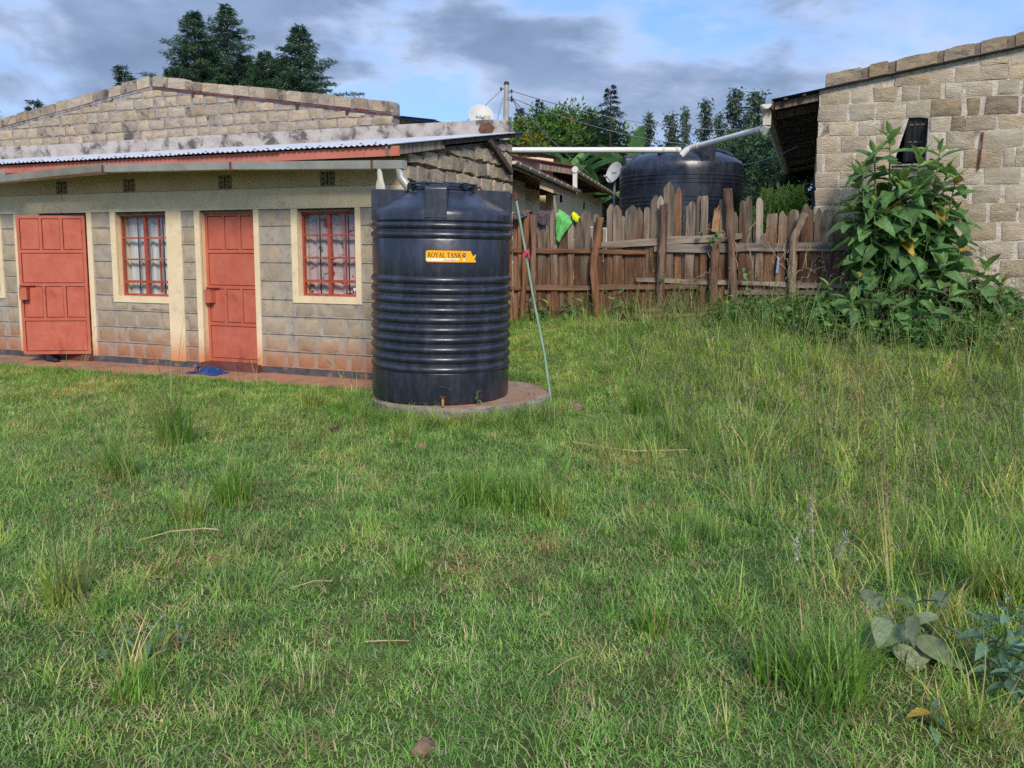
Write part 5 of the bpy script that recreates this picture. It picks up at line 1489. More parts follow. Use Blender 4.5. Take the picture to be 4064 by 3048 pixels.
def make_sapling(name, seed, H, r0, n_br=60, cols=((76, 100, 84), (128, 146, 118), (48, 62, 60))):
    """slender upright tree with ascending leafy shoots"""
    rs = np.random.default_rng(seed)
    c1, c2, c3 = (np.array(lin(*c)) for c in cols)
    tr = MB(); tr.tube([(0, 0, -0.3), (0.05, 0.04, H * 0.5), (0, 0, H)], [0.09, 0.06, 0.01], 8)
    P, D, T = [], [], []
    for i in range(n_br):
        t = (i + rs.random()) / n_br
        h = H * (0.15 + 0.85 * t)
        Lb = r0 * (1 - 0.75 * t ** 1.5) * rs.uniform(0.6, 1.3)
        az = rs.random() * 6.283
        q = np.array([math.cos(az) * 0.55, math.sin(az) * 0.55, 1.0]) * Lb
        tr.tube([(0, 0, h - Lb * 0.5), tuple(np.array([0, 0, h - Lb * 0.5]) + q)], [0.015, 0.004], 4, cap=False)
        m_ = 40
        s = rs.random((m_, 1))
        p = np.array([0, 0, h - Lb * 0.5]) + q * s + rs.normal(0, 0.09, (m_, 3))
        P.append(p); D.append(rs.normal(0, 1, (m_, 3)) + np.array([math.cos(az) * .5, math.sin(az) * .5, -0.5]))
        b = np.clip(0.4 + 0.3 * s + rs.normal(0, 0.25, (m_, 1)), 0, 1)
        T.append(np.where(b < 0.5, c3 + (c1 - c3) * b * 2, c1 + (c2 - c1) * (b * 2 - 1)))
    P = np.concatenate(P); D = np.concatenate(D); T = np.concatenate(T)
    L = rs.uniform(0.12, 0.26, len(P))
    V, F = leaf_arrays(P, D, L, L * 0.36, rs)
    return npmesh(name + '_foliage', V, F, MT['leafmesh'], rep4(T)), tr.mesh(name + '_trunk', MT['bark'], 60)

def tree(name, meshes, x, y, label, cat='tree', group=None, rz=0.0, s=1.0, sz=None):
    t = empty(name, (x, y, gzf(x, y)), rz, label, cat, group)
    t.scale = (s, s, sz or s)
    link('crown', meshes[0], t); link('trunk', meshes[1], t)
    return t
def px2x(xv, Y): return (xv - 1106) / 1800 * Y * 1.01
def py2z(yv, Y): return 1.6 + (531 - yv) / 1800 * Y * 1.01

# ---- cypresses behind the stone house
cy1 = make_conifer('cypress_a', 1, 9.0, 5.2, 190, 'cypress', (62, 94, 68), (112, 140, 78), (34, 50, 54))
cy2 = make_conifer('cypress_b', 2, 9.0, 4.6, 170, 'cypress', (66, 98, 74), (112, 142, 82), (36, 54, 58))
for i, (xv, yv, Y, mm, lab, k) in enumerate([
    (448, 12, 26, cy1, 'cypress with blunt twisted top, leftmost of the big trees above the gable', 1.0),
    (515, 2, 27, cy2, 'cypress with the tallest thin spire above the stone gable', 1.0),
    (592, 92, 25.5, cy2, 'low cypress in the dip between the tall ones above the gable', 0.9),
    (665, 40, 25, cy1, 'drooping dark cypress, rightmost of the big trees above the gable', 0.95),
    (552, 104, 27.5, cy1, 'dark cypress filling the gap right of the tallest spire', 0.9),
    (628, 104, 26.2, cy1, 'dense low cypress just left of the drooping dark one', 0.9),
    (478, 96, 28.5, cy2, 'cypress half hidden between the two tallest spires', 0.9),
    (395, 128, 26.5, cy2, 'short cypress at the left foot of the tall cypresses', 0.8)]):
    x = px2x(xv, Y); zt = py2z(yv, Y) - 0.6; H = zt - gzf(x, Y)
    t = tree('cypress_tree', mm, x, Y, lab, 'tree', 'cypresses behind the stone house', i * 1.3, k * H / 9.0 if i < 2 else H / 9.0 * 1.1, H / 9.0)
small = make_conifer('cypress_small', 5, 5.0, 0.55, 50)
for i, (xv, yv, Y, lab) in enumerate([(298, 148, 22, 'single cypress tip just left of the gable peak'), (14, 232, 24, 'small cypress tip at the left edge of the photo'), (107, 216, 24, 'tiny pale tree tip above the left gable slope')]):
    x = px2x(xv, Y); H = py2z(yv, Y) - 0.22 - gzf(x, Y)
    tree('cypress_tree', small, x, Y, lab, 'tree', 'small tips above the gable', i * 2.0, H / 5.0, H / 5.0)

# ---- conifers and leafy trees beyond the beige houses
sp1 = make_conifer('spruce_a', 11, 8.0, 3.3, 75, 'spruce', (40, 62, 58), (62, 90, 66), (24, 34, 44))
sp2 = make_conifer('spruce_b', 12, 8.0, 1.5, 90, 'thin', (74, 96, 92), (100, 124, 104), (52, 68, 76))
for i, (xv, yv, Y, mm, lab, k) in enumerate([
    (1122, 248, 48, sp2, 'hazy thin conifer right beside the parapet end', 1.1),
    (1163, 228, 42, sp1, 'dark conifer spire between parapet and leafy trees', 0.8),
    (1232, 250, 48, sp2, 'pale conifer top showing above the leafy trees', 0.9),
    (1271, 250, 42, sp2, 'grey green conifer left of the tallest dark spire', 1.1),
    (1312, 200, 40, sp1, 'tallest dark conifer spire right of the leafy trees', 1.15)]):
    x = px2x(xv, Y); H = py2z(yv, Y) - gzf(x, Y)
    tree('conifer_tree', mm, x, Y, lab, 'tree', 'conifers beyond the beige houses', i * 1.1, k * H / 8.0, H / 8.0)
br1 = make_broad('mango', 21, 6.0, 2.6, 1.6, 90, 190, (0.14, 0.30), ((60, 98, 46), (124, 160, 66), (30, 52, 32)), accent=(168, 130, 40), clump=0.7, ratio=0.34)
br2 = make_broad('dense', 22, 6.0, 2.4, 0.8, 100, 190, (0.12, 0.26), ((50, 80, 56), (94, 122, 76), (26, 42, 38)), clump=0.7, ratio=0.36)
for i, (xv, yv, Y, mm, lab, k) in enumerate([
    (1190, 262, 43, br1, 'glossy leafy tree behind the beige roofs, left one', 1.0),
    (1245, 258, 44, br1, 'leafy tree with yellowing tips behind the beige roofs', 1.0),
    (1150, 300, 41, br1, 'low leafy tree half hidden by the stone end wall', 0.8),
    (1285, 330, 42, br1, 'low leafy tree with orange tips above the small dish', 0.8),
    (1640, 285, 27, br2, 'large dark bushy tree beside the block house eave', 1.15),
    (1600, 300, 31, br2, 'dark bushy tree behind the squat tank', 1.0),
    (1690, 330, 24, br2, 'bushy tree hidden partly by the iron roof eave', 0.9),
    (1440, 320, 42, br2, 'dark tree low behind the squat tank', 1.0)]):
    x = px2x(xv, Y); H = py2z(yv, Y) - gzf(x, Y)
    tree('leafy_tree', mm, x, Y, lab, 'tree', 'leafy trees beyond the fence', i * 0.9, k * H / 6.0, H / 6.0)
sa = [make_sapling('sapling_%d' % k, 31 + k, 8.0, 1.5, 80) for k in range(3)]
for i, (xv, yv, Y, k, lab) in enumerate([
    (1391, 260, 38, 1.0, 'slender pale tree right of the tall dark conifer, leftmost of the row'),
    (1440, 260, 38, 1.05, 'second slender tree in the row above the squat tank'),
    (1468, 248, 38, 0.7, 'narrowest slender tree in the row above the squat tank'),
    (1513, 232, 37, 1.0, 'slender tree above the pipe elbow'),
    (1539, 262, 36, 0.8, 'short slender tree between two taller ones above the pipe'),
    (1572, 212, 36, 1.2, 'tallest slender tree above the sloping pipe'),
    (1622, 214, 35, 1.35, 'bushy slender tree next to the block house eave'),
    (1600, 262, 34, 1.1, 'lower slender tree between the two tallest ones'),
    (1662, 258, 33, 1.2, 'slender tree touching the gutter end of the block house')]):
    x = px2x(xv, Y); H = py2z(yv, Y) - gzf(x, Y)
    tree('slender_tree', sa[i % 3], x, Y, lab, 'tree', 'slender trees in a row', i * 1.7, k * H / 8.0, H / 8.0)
# distant belt of wood closing the view behind everything
wood = make_broad('wood', 61, 4.0, 22.0, 0.3, 150, 120, (0.4, 0.8), ((44, 66, 46), (70, 94, 58), (28, 44, 38)), clump=1.4)
for x, y in ((14, 62),):
    o = link('distant_wood', wood[0], None, (x, y, 0.4), (0, 0, 0), (1.2, 0.25, 1.0)); tag(o, 'dark green belt of woodland far beyond the fence', 'wood', None, 'stuff')
# light green hedge behind the fence, right
hd = make_broad('hedge', 41, 1.0, 1.0, 0.05, 46, 210, (0.05, 0.10), ((170, 206, 80), (222, 238, 128), (110, 146, 62)), clump=0.26, ratio=0.55)
hx, hy = px2x(1660, 15.5), 15.5
t = tree('hedge', hd, hx + 0.05, hy, 'light green clipped hedge between the squat tank and the block house', 'hedge', None, 0.3, 1.0, 2.02)
t.scale = (1.25, 0.6, 1.85)

# ---- banana plants
def banana_leaf(seed, L, W):
    rr2 = random.Random(seed); b = MB(); n = 9; vs = []
    for k in range(n + 1):
        t = k / n
        w = W * (math.sin(math.pi * min(1, t * 0.92 + 0.06)) ** 0.6) * rr2.uniform(0.85, 1.05)
        x = L * t * (1 - 0.12 * t); z = -0.30 * L * t * t
        vs += [(x, -w / 2, z + 0.10 * w), (x, 0, z - 0.03), (x, w / 2, z + 0.10 * w)]
    fs = []
    for k in range(n):
        a = 3 * k
        fs += [(a, a + 3, a + 4, a + 1), (a + 1, a + 4, a + 5, a + 2)]
    b.add(vs, fs)
    return b.mesh('banana_leaf', MT['ban'], 80)
MT['ban'] = leafmat('banana_green', 0.4, 0.4, 0.4, col=(lin(112, 156, 84), lin(146, 184, 108)))
bl = [banana_leaf(k, 1.0, 0.30) for k in range(3)]
for i, (xv, yv, Y, n, lab) in enumerate([
    (1228, 345, 35.8, 9, 'banana plant with broad upright leaves behind the beige roofs'),
    (1160, 372, 35.5, 6, 'small banana plant left behind the first beige roof'),
    (1290, 388, 36, 6, 'banana plant drooping behind the small dish'),
    (1355, 325, 38, 6, 'banana plant leaning over the pipe left of the squat tank'),
    (1405, 320, 39, 5, 'banana plant among the slender trees above the long pipe'),
    (1490, 312, 39, 5, 'banana plant behind the squat tank below the pipe elbow')]):
    x = px2x(xv, Y); zc = py2z(yv, Y); g_ = gzf(x, Y)
    t = empty('banana_plant', (x, Y, g_), 0, lab, 'banana plant', 'banana plants beyond the fence')
    MB().tube([(0, 0, -0.2), (0.03, 0, (zc - g_) * 0.9 - 0.6)], [0.14, 0.09], 10).build('stem', noisy('banana_stem_%d' % i, lin(120, 130, 84), lin(92, 96, 66), 4, 0.8, 0.3), t, 50)
    rr2 = random.Random(70 + i)
    for k in range(n):
        az = rr2.uniform(0, 6.28) if k > 1 else (-0.4, 3.5)[k]
        el = rr2.uniform(0.5, 1.35)
        s = rr2.uniform(1.7, 2.7)
        link('leaf', bl[k % 3], t, (0.03, 0, (zc - g_) * 0.9 - 0.7), (rr2.uniform(-.3, .3), -el, az), (s, s * rr2.uniform(.8, 1.1), s))

# ---- broad toothed leaf for the tall weeds by the block house
def toothed_leaf(seed, W=0.5, droop=0.5, fold=0.25, n=10, tooth=0.025):
    rr2 = random.Random(seed); b = MB(); vs = []
    for k in range(n + 1):
        t = k / n
        w = W * (math.sin(math.pi * (t ** 0.8)) ** 0.75) * (1 - 0.25 * t) + (tooth if k % 2 else -tooth) * (0 < k < n)
        w = max(w, 0.006)
        a = droop * t
        x = math.sin(max(a, 1e-3)) / max(droop, 1e-3) if droop > 0.05 else t
        z = -(1 - math.cos(a)) / max(droop, 1e-3)
        tw = 0.05 * math.sin(t * 5 + seed)
        vs += [(x, -w / 2, z + fold * w / 2 + tw * w), (x, 0, z - 0.006), (x, w / 2, z + fold * w / 2 - tw * w)]
    fs = []
    for k in range(n):
        a = 3 * k
        fs += [(a, a + 3, a + 4, a + 1), (a + 1, a + 4, a + 5, a + 2)]
    b.add(vs, fs)
    return b
MT['weed'] = leafmat('weed_leaf', 0.34, 0.55, 0.25, col=(lin(84, 123, 71), lin(115, 152, 92)))
MT['weed_pale'] = leafmat('young_leaf', 0.35, 0.5, 0.3, col=(lin(126, 160, 84), lin(150, 180, 104)))
MT['weed_blue'] = leafmat('bluish_leaf', 0.25, 0.55, 0.3, col=(lin(92, 128, 100), lin(122, 152, 120)))
MT['stem'] = noisy('green_stem', lin(120, 136, 86), lin(96, 108, 66), 6, 0.7, 0.2)
tl = [toothed_leaf(k, 0.46, d).mesh('leaf', MT['weed'], 80) for k, d in enumerate((0.8, 1.2, 1.6, 0.5))]
tp_ = [toothed_leaf(k + 9, 0.40, d, 0.5).mesh('leaf', MT['weed_pale'], 80) for k, d in enumerate((0.2, 0.5))]
yel_ = toothed_leaf(17, 0.5, 1.0).mesh('leaf', leafmat('yellowed_leaf', 0.3, 0.6, 0.2, col=(lin(196, 170, 70), lin(168, 130, 60))), 80)
def weed(name, label, x, y, tips, seed, ll=(0.26, 0.42), cat='shrub', group=None, lv=tl, young=tp_, per=11, spread=0.16):
    """tips: list of (dx, dy, z, lean) shoots from a common foot; leaves spiral below each tip"""
    g_ = gzf(x, y)
    t = empty(name, (x, y, g_), 0, label, cat, group)
    rr2 = random.Random(seed)
    for (dx, dy, z, n) in tips:
        p0 = Vector((dx * 0.25, dy * 0.25, -0.05)); p1 = Vector((dx * 0.8, dy * 0.8, z * 0.55)); p2 = Vector((dx, dy, z))
        MB().tube([p0, p1, p2], [0.003 + 0.009 * min(z, 2), 0.002 + 0.007 * min(z, 2), 0.0015 + 0.003 * min(z, 2)], 7).build('stem', MT['stem'], t, 50)
        az = rr2.random() * 6
        for k in range(n):
            s = k / max(1, n - 1)                      # 0 tip .. 1 low
            az += 2.4 + rr2.uniform(-.3, .3)
            zz = z * (1 - (0.66 if z > 0.5 else 0.75) * s ** 1.35)
            q = p2 + (p1 - p2) * min(1, (z - zz) / max(0.05, z - p1.z)) if zz > p1.z else p1 + (p0 - p1) * ((p1.z - zz) / (p1.z - p0.z))
            el = 1.05 - 1.2 * min(1, s * 2.2) + rr2.uniform(-.15, .2)
            L = (ll[0] + (ll[1] - ll[0]) * min(1, s * 2.2)) * rr2.uniform(0.8, 1.15) * (0.7 if s < 0.10 else 1)
            me = yel_ if rr2.random() < 0.02 else rr2.choice(young) if s < 0.15 or rr2.random() < 0.05 else rr2.choice(lv)
            link('leaf', me, t, tuple(q), (rr2.uniform(-.6, .6), -el, az), (L, L * rr2.uniform(0.75, 1.1), L))
    return t
wr = lambda u, d: loc2w(B0, BA, u, d)
X, Y = wr(1.02, -0.55)
weed('tall_weed', 'tall leafy weed with big toothed leaves before the block house window', X, Y,
     [(-0.14, 0.0, 2.40, 24), (0.55, 0.05, 2.22, 24), (0.22, -0.1, 2.10, 22), (-0.50, 0.0, 1.95, 22), (0.72, -0.08, 1.85, 20), (0.12, -0.2, 1.65, 18), (-0.38, -0.15, 1.5, 18), (0.50, -0.2, 1.35, 18), (-0.05, 0.1, 1.8, 16), (-0.62, -0.05, 1.45, 15), (0.30, -0.25, 1.0, 12), (0.80, 0.0, 1.4, 14), (-0.34, 0.0, 2.2, 20), (0.36, 0.1, 1.75, 18), (0.05, -0.05, 1.85, 18), (-0.52, 0.05, 1.85, 15), (0.66, 0.05, 1.95, 16)], 3, (0.30, 0.48))
X, Y = wr(1.75, -0.75)
weed('leafy_weed', 'knee-high big-leaved weed at the right foot of the tall weed', X, Y, [(0.0, 0, 0.98, 14), (0.3, -0.1, 0.7, 11), (-0.25, -0.1, 0.75, 11), (0.15, -0.3, 0.45, 9)], 5, (0.26, 0.44), group='big-leaved weeds by the wall')
X, Y = wr(0.55, -1.15)
weed('leafy_weed', 'spreading big-leaved weed left of the tall weed before the fence', X, Y, [(0.0, 0, 0.66, 12), (-0.4, -0.05, 0.55, 11), (0.35, -0.1, 0.62, 12), (-0.2, -0.3, 0.4, 10), (0.2, -0.3, 0.36, 9)], 6, (0.24, 0.40), group='big-leaved weeds by the wall')
X, Y = wr(-0.25, -1.2)
weed('leafy_weed', 'low big-leaved weed nearest the fence posts', X, Y, [(0.0, 0, 0.42, 10), (-0.3, -0.05, 0.35, 9), (0.3, -0.1, 0.42, 9)], 7, (0.2, 0.32), group='big-leaved weeds by the wall')
X, Y = wr(1.25, -1.25)
weed('leafy_weed', 'dark big-leaved weed in front of the tall weed', X, Y, [(0.0, 0, 0.55, 12), (-0.35, -0.1, 0.45, 10), (0.35, -0.1, 0.5, 10), (0.0, -0.35, 0.3, 9)], 8, (0.22, 0.36), group='big-leaved weeds by the wall')
X, Y = wr(2.25, -0.75)
weed('leafy_weed', 'big-leaved weed at the right edge against the stone wall', X, Y, [(0.0, 0, 0.5, 10), (0.3, -0.05, 0.4, 9), (-0.2, -0.2, 0.36, 9)], 9, (0.2, 0.32), group='big-leaved weeds by the wall')
bl2 = [toothed_leaf(k + 20, 0.42, d, 0.3, 8, 0.01).mesh('leaf', MT['weed_blue'], 80) for k, d in enumerate((0.4, 0.8))]
# foreground plants at the lower right
weed('broad_leaf_weed', 'floppy weed with large grey green leaves in the foreground right', 1.64, 3.26, [(0.0, 0, 0.26, 8), (-0.12, 0.04, 0.22, 6), (0.12, 0.02, 0.24, 6)], 21, (0.13, 0.20), 'weed', None, [toothed_leaf(k + 40, 0.5, d, 0.2, 8, 0.0).mesh('leaf', MT['weed_grey'] if 'weed_grey' in MT else MT['weed_blue'], 80) for k, d in enumerate((0.9, 0.5))], bl2)
weed('bluish_weed', 'bluish small-leaved bush at the lower right edge', 1.92, 3.10, [(0.0, 0, 0.34, 18), (0.14, 0.05, 0.30, 16), (-0.1, 0.0, 0.28, 15), (0.05, -0.1, 0.22, 14), (0.2, -0.06, 0.24, 14), (-0.06, -0.14, 0.14, 10)], 22, (0.05, 0.10), 'weed', None, bl2, bl2)
weed('star_weed', 'small weed with narrow pale star leaves at the lower left', -1.60, 3.28, [(0.0, 0, 0.15, 9), (0.22, 0.03, 0.15, 9), (0.12, 0.06, 0.16, 7), (-0.12, 0.0, 0.13, 7)], 23, (0.045, 0.07), 'weed', None, [toothed_leaf(k + 50, 0.22, d, 0.3, 6, 0.0).mesh('leaf', MT['weed_blue'], 80) for k, d in enumerate((0.4, 0.6))], bl2)
weed('rosette_weed', 'single small weed with two oval leaves, bottom right', 1.48, 2.78, [(0.0, 0, 0.07, 5)], 24, (0.07, 0.10), 'weed', None, bl2, bl2)
for i, (u, d, lab) in enumerate([(0.95, -0.3, 'round-leaved weed at the fence foot below the yellow cloth'), (1.75, -0.35, 'pale weed at the fence foot right of the crooked post'), (0.45, -0.4, 'nettle-like weed at the fence foot behind the tall tank'), (2.6, -0.35, 'low weed at the fence foot near the fallen planks'), (3.5, -0.4, 'weed at the fence foot under the vines')]):
    X, Y = loc2w(G0, GA, u, d)
    weed('fence_weed', lab, X, Y, [(0, 0, 0.40 + 0.06 * (i % 2), 12), (0.15, 0, 0.3, 9), (-0.14, 0.02, 0.32, 10), (0.05, -0.1, 0.2, 8)], 80 + i, (0.10, 0.16), 'weed', 'weeds along the fence foot')
# round-leaved seedling rooted at the tank foot
weed('tank_seedling', 'tiny green seedling at the foot of the tall tank', -0.33, 7.97 + 0.1, [(0, 0, 0.13, 8)], 90, (0.05, 0.07), 'weed')
bpy.context.view_layer.update()
o = bpy.data.objects['tank_seedling']; o.location = (-0.335, 8.02, 0.05)

# ---- vines trailing over the right part of the fence
vine = empty('vine', loc2w(G0, GA, 3.4, -0.12) + (0.55,), R(GA), 'dry climbing vine with a few green leaves on the fence boards', 'vine')
rr2 = random.Random(77)
vl = [toothed_leaf(k + 60, 0.6, 0.6, 0.2, 6, 0.02).mesh('leaf', MT['weed'], 80) for k in range(2)]
for k in range(12):
    x = rr2.uniform(-0.5, 1.3); z = rr2.uniform(0.9, 1.5)
    pts = [(x, 0, z)]
    dx = rr2.uniform(-0.08, 0.08)
    for q in range(14):
        dx = dx * 0.8 + rr2.uniform(-0.03, 0.03)
        x += dx; z += rr2.uniform(-0.10, 0.025)
        pts.append((x, rr2.uniform(-0.03, 0.02), max(z, 0.0)))
    MB().tube(pts, 0.0042, 5).build('tendril', MT['straw'] if 'straw' in MT else MT['wood_raw'], vine, 60)
for k in range(26):
    cx_, cz_ = rr2.choice([(-0.42, 1.25), (-0.30, 1.18), (-0.5, 1.2), (-0.95, 1.15), (0.1, 1.3), (0.35, 1.25), (0.05, 0.7), (0.2, 0.55), (-1.0, 0.55)])
    L = rr2.uniform(0.07, 0.13)
    link('leaf', rr2.choice(vl), vine, (cx_ + rr2.uniform(-.12, .12), -0.05, cz_ + rr2.uniform(-.1, .1)), (rr2.uniform(-.6, .6), rr2.uniform(0.2, 1.2), rr2.uniform(-2.8, -0.3)), (L, L, L))

# ------------------------------------------------------------------ small things
def stone(label, x, y, r, zs, seed, mat, name='stone'):
    rs = np.random.default_rng(seed); b = MB(); n, m_ = 12, 7; vs = [(0, 0, -r * zs)]
    for j in range(1, m_):
        for k in range(n):
            a = 2 * math.pi * k / n; p = math.pi * j / m_ - math.pi / 2
            q = r * (1 + rs.uniform(-0.16, 0.16))
            vs.append((q * math.cos(p) * math.cos(a), q * math.cos(p) * math.sin(a) * 0.75, q * math.sin(p) * zs))
    vs.append((0, 0, r * zs))
    fs = [(0, 1 + (k + 1) % n, 1 + k) for k in range(n)]
    for j in range(m_ - 2):
        fs += [(1 + j * n + k, 1 + j * n + (k + 1) % n, 1 + (j + 1) * n + (k + 1) % n, 1 + (j + 1) * n + k) for k in range(n)]
    fs += [(1 + (m_ - 2) * n + k, 1 + (m_ - 2) * n + (k + 1) % n, len(vs) - 1) for k in range(n)]
    b.add(vs, fs)
    o = b.build(name, mat, None, 40, (x, y, gzf(x, y) + r * zs * 0.35), (0, 0, seed))
    return tag(o, label, 'stone')
st = noisy('field_stone', lin(150, 122, 98), lin(96, 80, 70), 14, 0.95, 0.8, 40)
stone('half-buried brown stone in the short grass at the bottom', -0.30, 2.68, 0.05, 0.42, 1, st)
stone('dark brick fragment lying left of the tank slab', -1.62, 7.55, 0.07, 0.5, 2, noisy('dark_stone', lin(84, 62, 54), lin(60, 46, 42), 12, 0.95, 0.7))
stone('pale stone lump at the right rim of the tank slab', 0.60, 8.5, 0.15, 0.45, 3, st)
stone('small pinkish stone before the tank slab', -0.76, 6.95, 0.05, 0.6, 4, st)
def stick(label, pts, r, mat=None, name='stick'):
    x, y = pts[0][0], pts[0][1]
    g_ = gzf(x, y)
    b = MB(); b.tube([(p[0] - x, p[1] - y, gzf(p[0], p[1]) - g_ + p[2]) for p in pts], r, 6)
    return tag(b.build(name, mat or MT['straw'], None, 60, (x, y, g_)), label, 'stick')
stick('long dry stalk lying across the grass right of centre', [(0.52, 6.86, 0.07), (0.75, 6.76, 0.055), (1.0, 6.62, 0.06), (1.42, 6.6, 0.07)], [0.004, 0.006, 0.007, 0.005])
stick('pale curved stalk on the lawn left of centre', [(-2.12, 4.58, 0.05), (-1.98, 4.68, 0.065), (-1.80, 4.74, 0.06), (-1.72, 4.74, 0.05)], [0.002, 0.004, 0.005, 0.003])
stick('short bent twig in the grass, lower middle right', [(0.14, 3.08, 0.05), (0.20, 3.16, 0.055), (0.27, 3.24, 0.045)], 0.0028)
stick('thin pale twig in the grass near the left front', [(-1.08, 3.9, 0.05), (-0.98, 3.97, 0.06), (-0.90, 4.02, 0.04)], 0.003)
stick('short brown twig lying in the middle lawn', [(-0.62, 3.35, 0.05), (-0.52, 3.36, 0.05), (-0.44, 3.4, 0.03)], 0.0025)
# fallen planks by the fence
for k, (a, c, w, lab) in enumerate([((1.75, 12.1), (2.55, 11.95), 0.10, 'longest rough plank lying on the grass before the fence'), ((1.88, 12.28), (2.75, 12.02), 0.09, 'upper plank of the little pile before the fence'), ((2.25, 11.9), (2.98, 11.88), 0.10, 'shortest plank at the right end of the pile before the fence')]):
    za, zc = gzf(*a) + 0.07 + 0.05 * (k == 1), gzf(*c) + 0.07 + 0.05 * (k == 1)
    b = MB(); n = 5; vs = []
    rr2 = random.Random(k)
    d = Vector((c[0] - a[0], c[1] - a[1], zc - za)); sd = Vector((-d.y, d.x, 0)).normalized() * w / 2
    for t in range(n + 1):
        p = d * (t / n); q = rr2.uniform(0.8, 1.1)
        vs += [p - sd * q, p + sd * q, p + sd * q * 0.8 + Vector((0, 0, 0.035)), p - sd * q * 0.8 + Vector((0, 0, 0.04))]
    fs = [(t * 4 + j, t * 4 + (j + 1) % 4, (t + 1) * 4 + (j + 1) % 4, (t + 1) * 4 + j) for t in range(n) for j in range(4)] + [(3, 2, 1, 0), (n * 4, n * 4 + 1, n * 4 + 2, n * 4 + 3)]
    b.add(vs, fs)
    tag(b.build('plank', MT['wood_rx'], None, None, (a[0], a[1], za)), lab, 'plank', 'fallen planks')
# cabbage-like plant behind the planks
X, Y = 2.35, 12.25
weed('cabbage_plant', 'low bluish cabbage-like plant behind the fallen planks', X, Y, [(0, 0, 0.14, 9), (0.28, 0.02, 0.12, 8), (-0.2, 0, 0.12, 7)], 95, (0.12, 0.18), 'plant', None, bl2, bl2)

# shoes behind the open door
def shoe(label, u, d, rz):
    X, Y = loc2w(F0, FA, u, d)
    t = empty('shoe', (X, Y, -0.08), R(FA) + rz, label, 'shoe', 'black shoes behind the open door')
    b = MB(); vs = []; prof = [(0.0, 0.030, 0.085), (0.03, 0.036, 0.10), (0.08, 0.038, 0.10), (0.13, 0.042, 0.075), (0.19, 0.046, 0.058), (0.24, 0.040, 0.05), (0.27, 0.022, 0.035)]
    for x, w, h in prof: vs += [(x, -w, 0.02), (x, w, 0.02), (x, w * 0.9, h * 0.7), (x, w * 0.45, h), (x, -w * 0.45, h), (x, -w * 0.9, h * 0.7)]
    n = len(prof)
    fs = [(k * 6 + j, k * 6 + (j + 1) % 6, (k + 1) * 6 + (j + 1) % 6, (k + 1) * 6 + j) for k in range(n - 1) for j in range(6)] + [tuple(reversed(range(6))), tuple((n - 1) * 6 + j for j in range(6))]
    b.add(vs, fs); b.build('upper', MT['shoe'], t, 60)
    s_ = MB(); s_.prism([(-0.005, 0.0), (0.275, 0.0), (0.28, 0.012), (0.0, 0.022)], -0.043, 0.043); s_.build('sole', MT['shoe'], t)
shoe('nearer black shoe showing under the open salmon door', -5.86, -0.22, R(-14)); shoe('further black shoe showing under the open salmon door', -6.0, -0.12, R(-30))
# blue cloth and strap sandal on the pavement
X, Y = loc2w(F0, FA, -3.0, -0.30)
X, Y = -4.06, 10.93
rs = np.random.default_rng(6)
b = MB(); n = 36; vs = []
for j in range(n + 1):
    for i in range(n + 1):
        x = (i / n - 0.5); y = (j / n - 0.5)
        r_ = math.hypot(x * 1.0, y * 1.2) * 2
        rdg = lambda q, o_: 1 - abs(2 * float(vnoise(x * q + 0.3 * y * q, y * q * 1.3, 1, o_)) - 1)
        z = max(0, 1 - r_ ** 2) ** 0.6 * (0.065 * rdg(7, 4) ** 2 + 0.05 * rdg(15, 9) ** 2)
        vs.append((x * 0.40 * (1 + 0.35 * (float(vnoise(y * 5, 0, 1, 2)) - .5)), y * 0.26 * (1 + 0.6 * (float(vnoise(x * 6, 1, 1, 3)) - .5)), z + 0.004))
b.add(vs, [(j * (n + 1) + i, j * (n + 1) + i + 1, (j + 1) * (n + 1) + i + 1, (j + 1) * (n + 1) + i) for j in range(n) for i in range(n)])
bc = b.build('blue_cloth', cloth('blue_fabric', lin(58, 88, 150), lin(38, 60, 112), 16), None, 60, (X + 0.07, Y, -0.082), (0, 0, R(FA)))
tag(bc, 'crumpled blue cloth heap on the walkway before the shut door', 'cloth')
sn = empty('sandal', (X - 0.10, Y - 0.02, -0.082), R(FA) + 0.3, 'flat blue strap sandal beside the crumpled blue cloth', 'sandal')
MB().prism([(-0.14, 0.0), (0.12, 0.0), (0.13, 0.018), (-0.13, 0.022)], -0.045, 0.045).build('sole', cloth('sandal_sole', lin(64, 66, 130), lin(50, 50, 104)), sn)
b = MB(); b.tube([(-0.02, -0.045, 0.02), (0.0, -0.035, 0.085), (0.02, 0, 0.105), (0.0, 0.035, 0.085), (-0.02, 0.045, 0.02)], 0.012, 6); b.build('strap', cloth('sandal_strap', lin(78, 70, 140), lin(58, 54, 110)), sn, 60)
# plastic bag tied at the gutter end
X, Y = loc2w(F0, FA, 0.06, -0.72)
b = MB(); rr2 = random.Random(4); vs = []
for j, (z, r_) in enumerate(((0.0, 0.02), (-0.04, 0.03), (-0.10, 0.036), (-0.17, 0.05), (-0.24, 0.056), (-0.28, 0.05))):
    for k in range(10):
        a = 2 * math.pi * k / 10; q = r_ * (1 + rr2.uniform(-.35, .35))
        vs.append((q * math.cos(a) + 0.03 * j / 5, 0.6 * q * math.sin(a), z + (rr2.uniform(-.03, .03) if j == 5 else 0)))
b.add(vs, [(j * 10 + k, j * 10 + (k + 1) % 10, (j + 1) * 10 + (k + 1) % 10, (j + 1) * 10 + k) for j in range(5) for k in range(10)])
o = b.build('plastic_bag', noisy('thin_plastic', lin(206, 196, 176), lin(170, 176, 160), 9, 0.5, 0.5, 30), None, 60, (X, Y, 2.46), (0, 0, R(FA)))
tag(o, 'torn pale plastic bag hanging from the gutter end', 'bag')

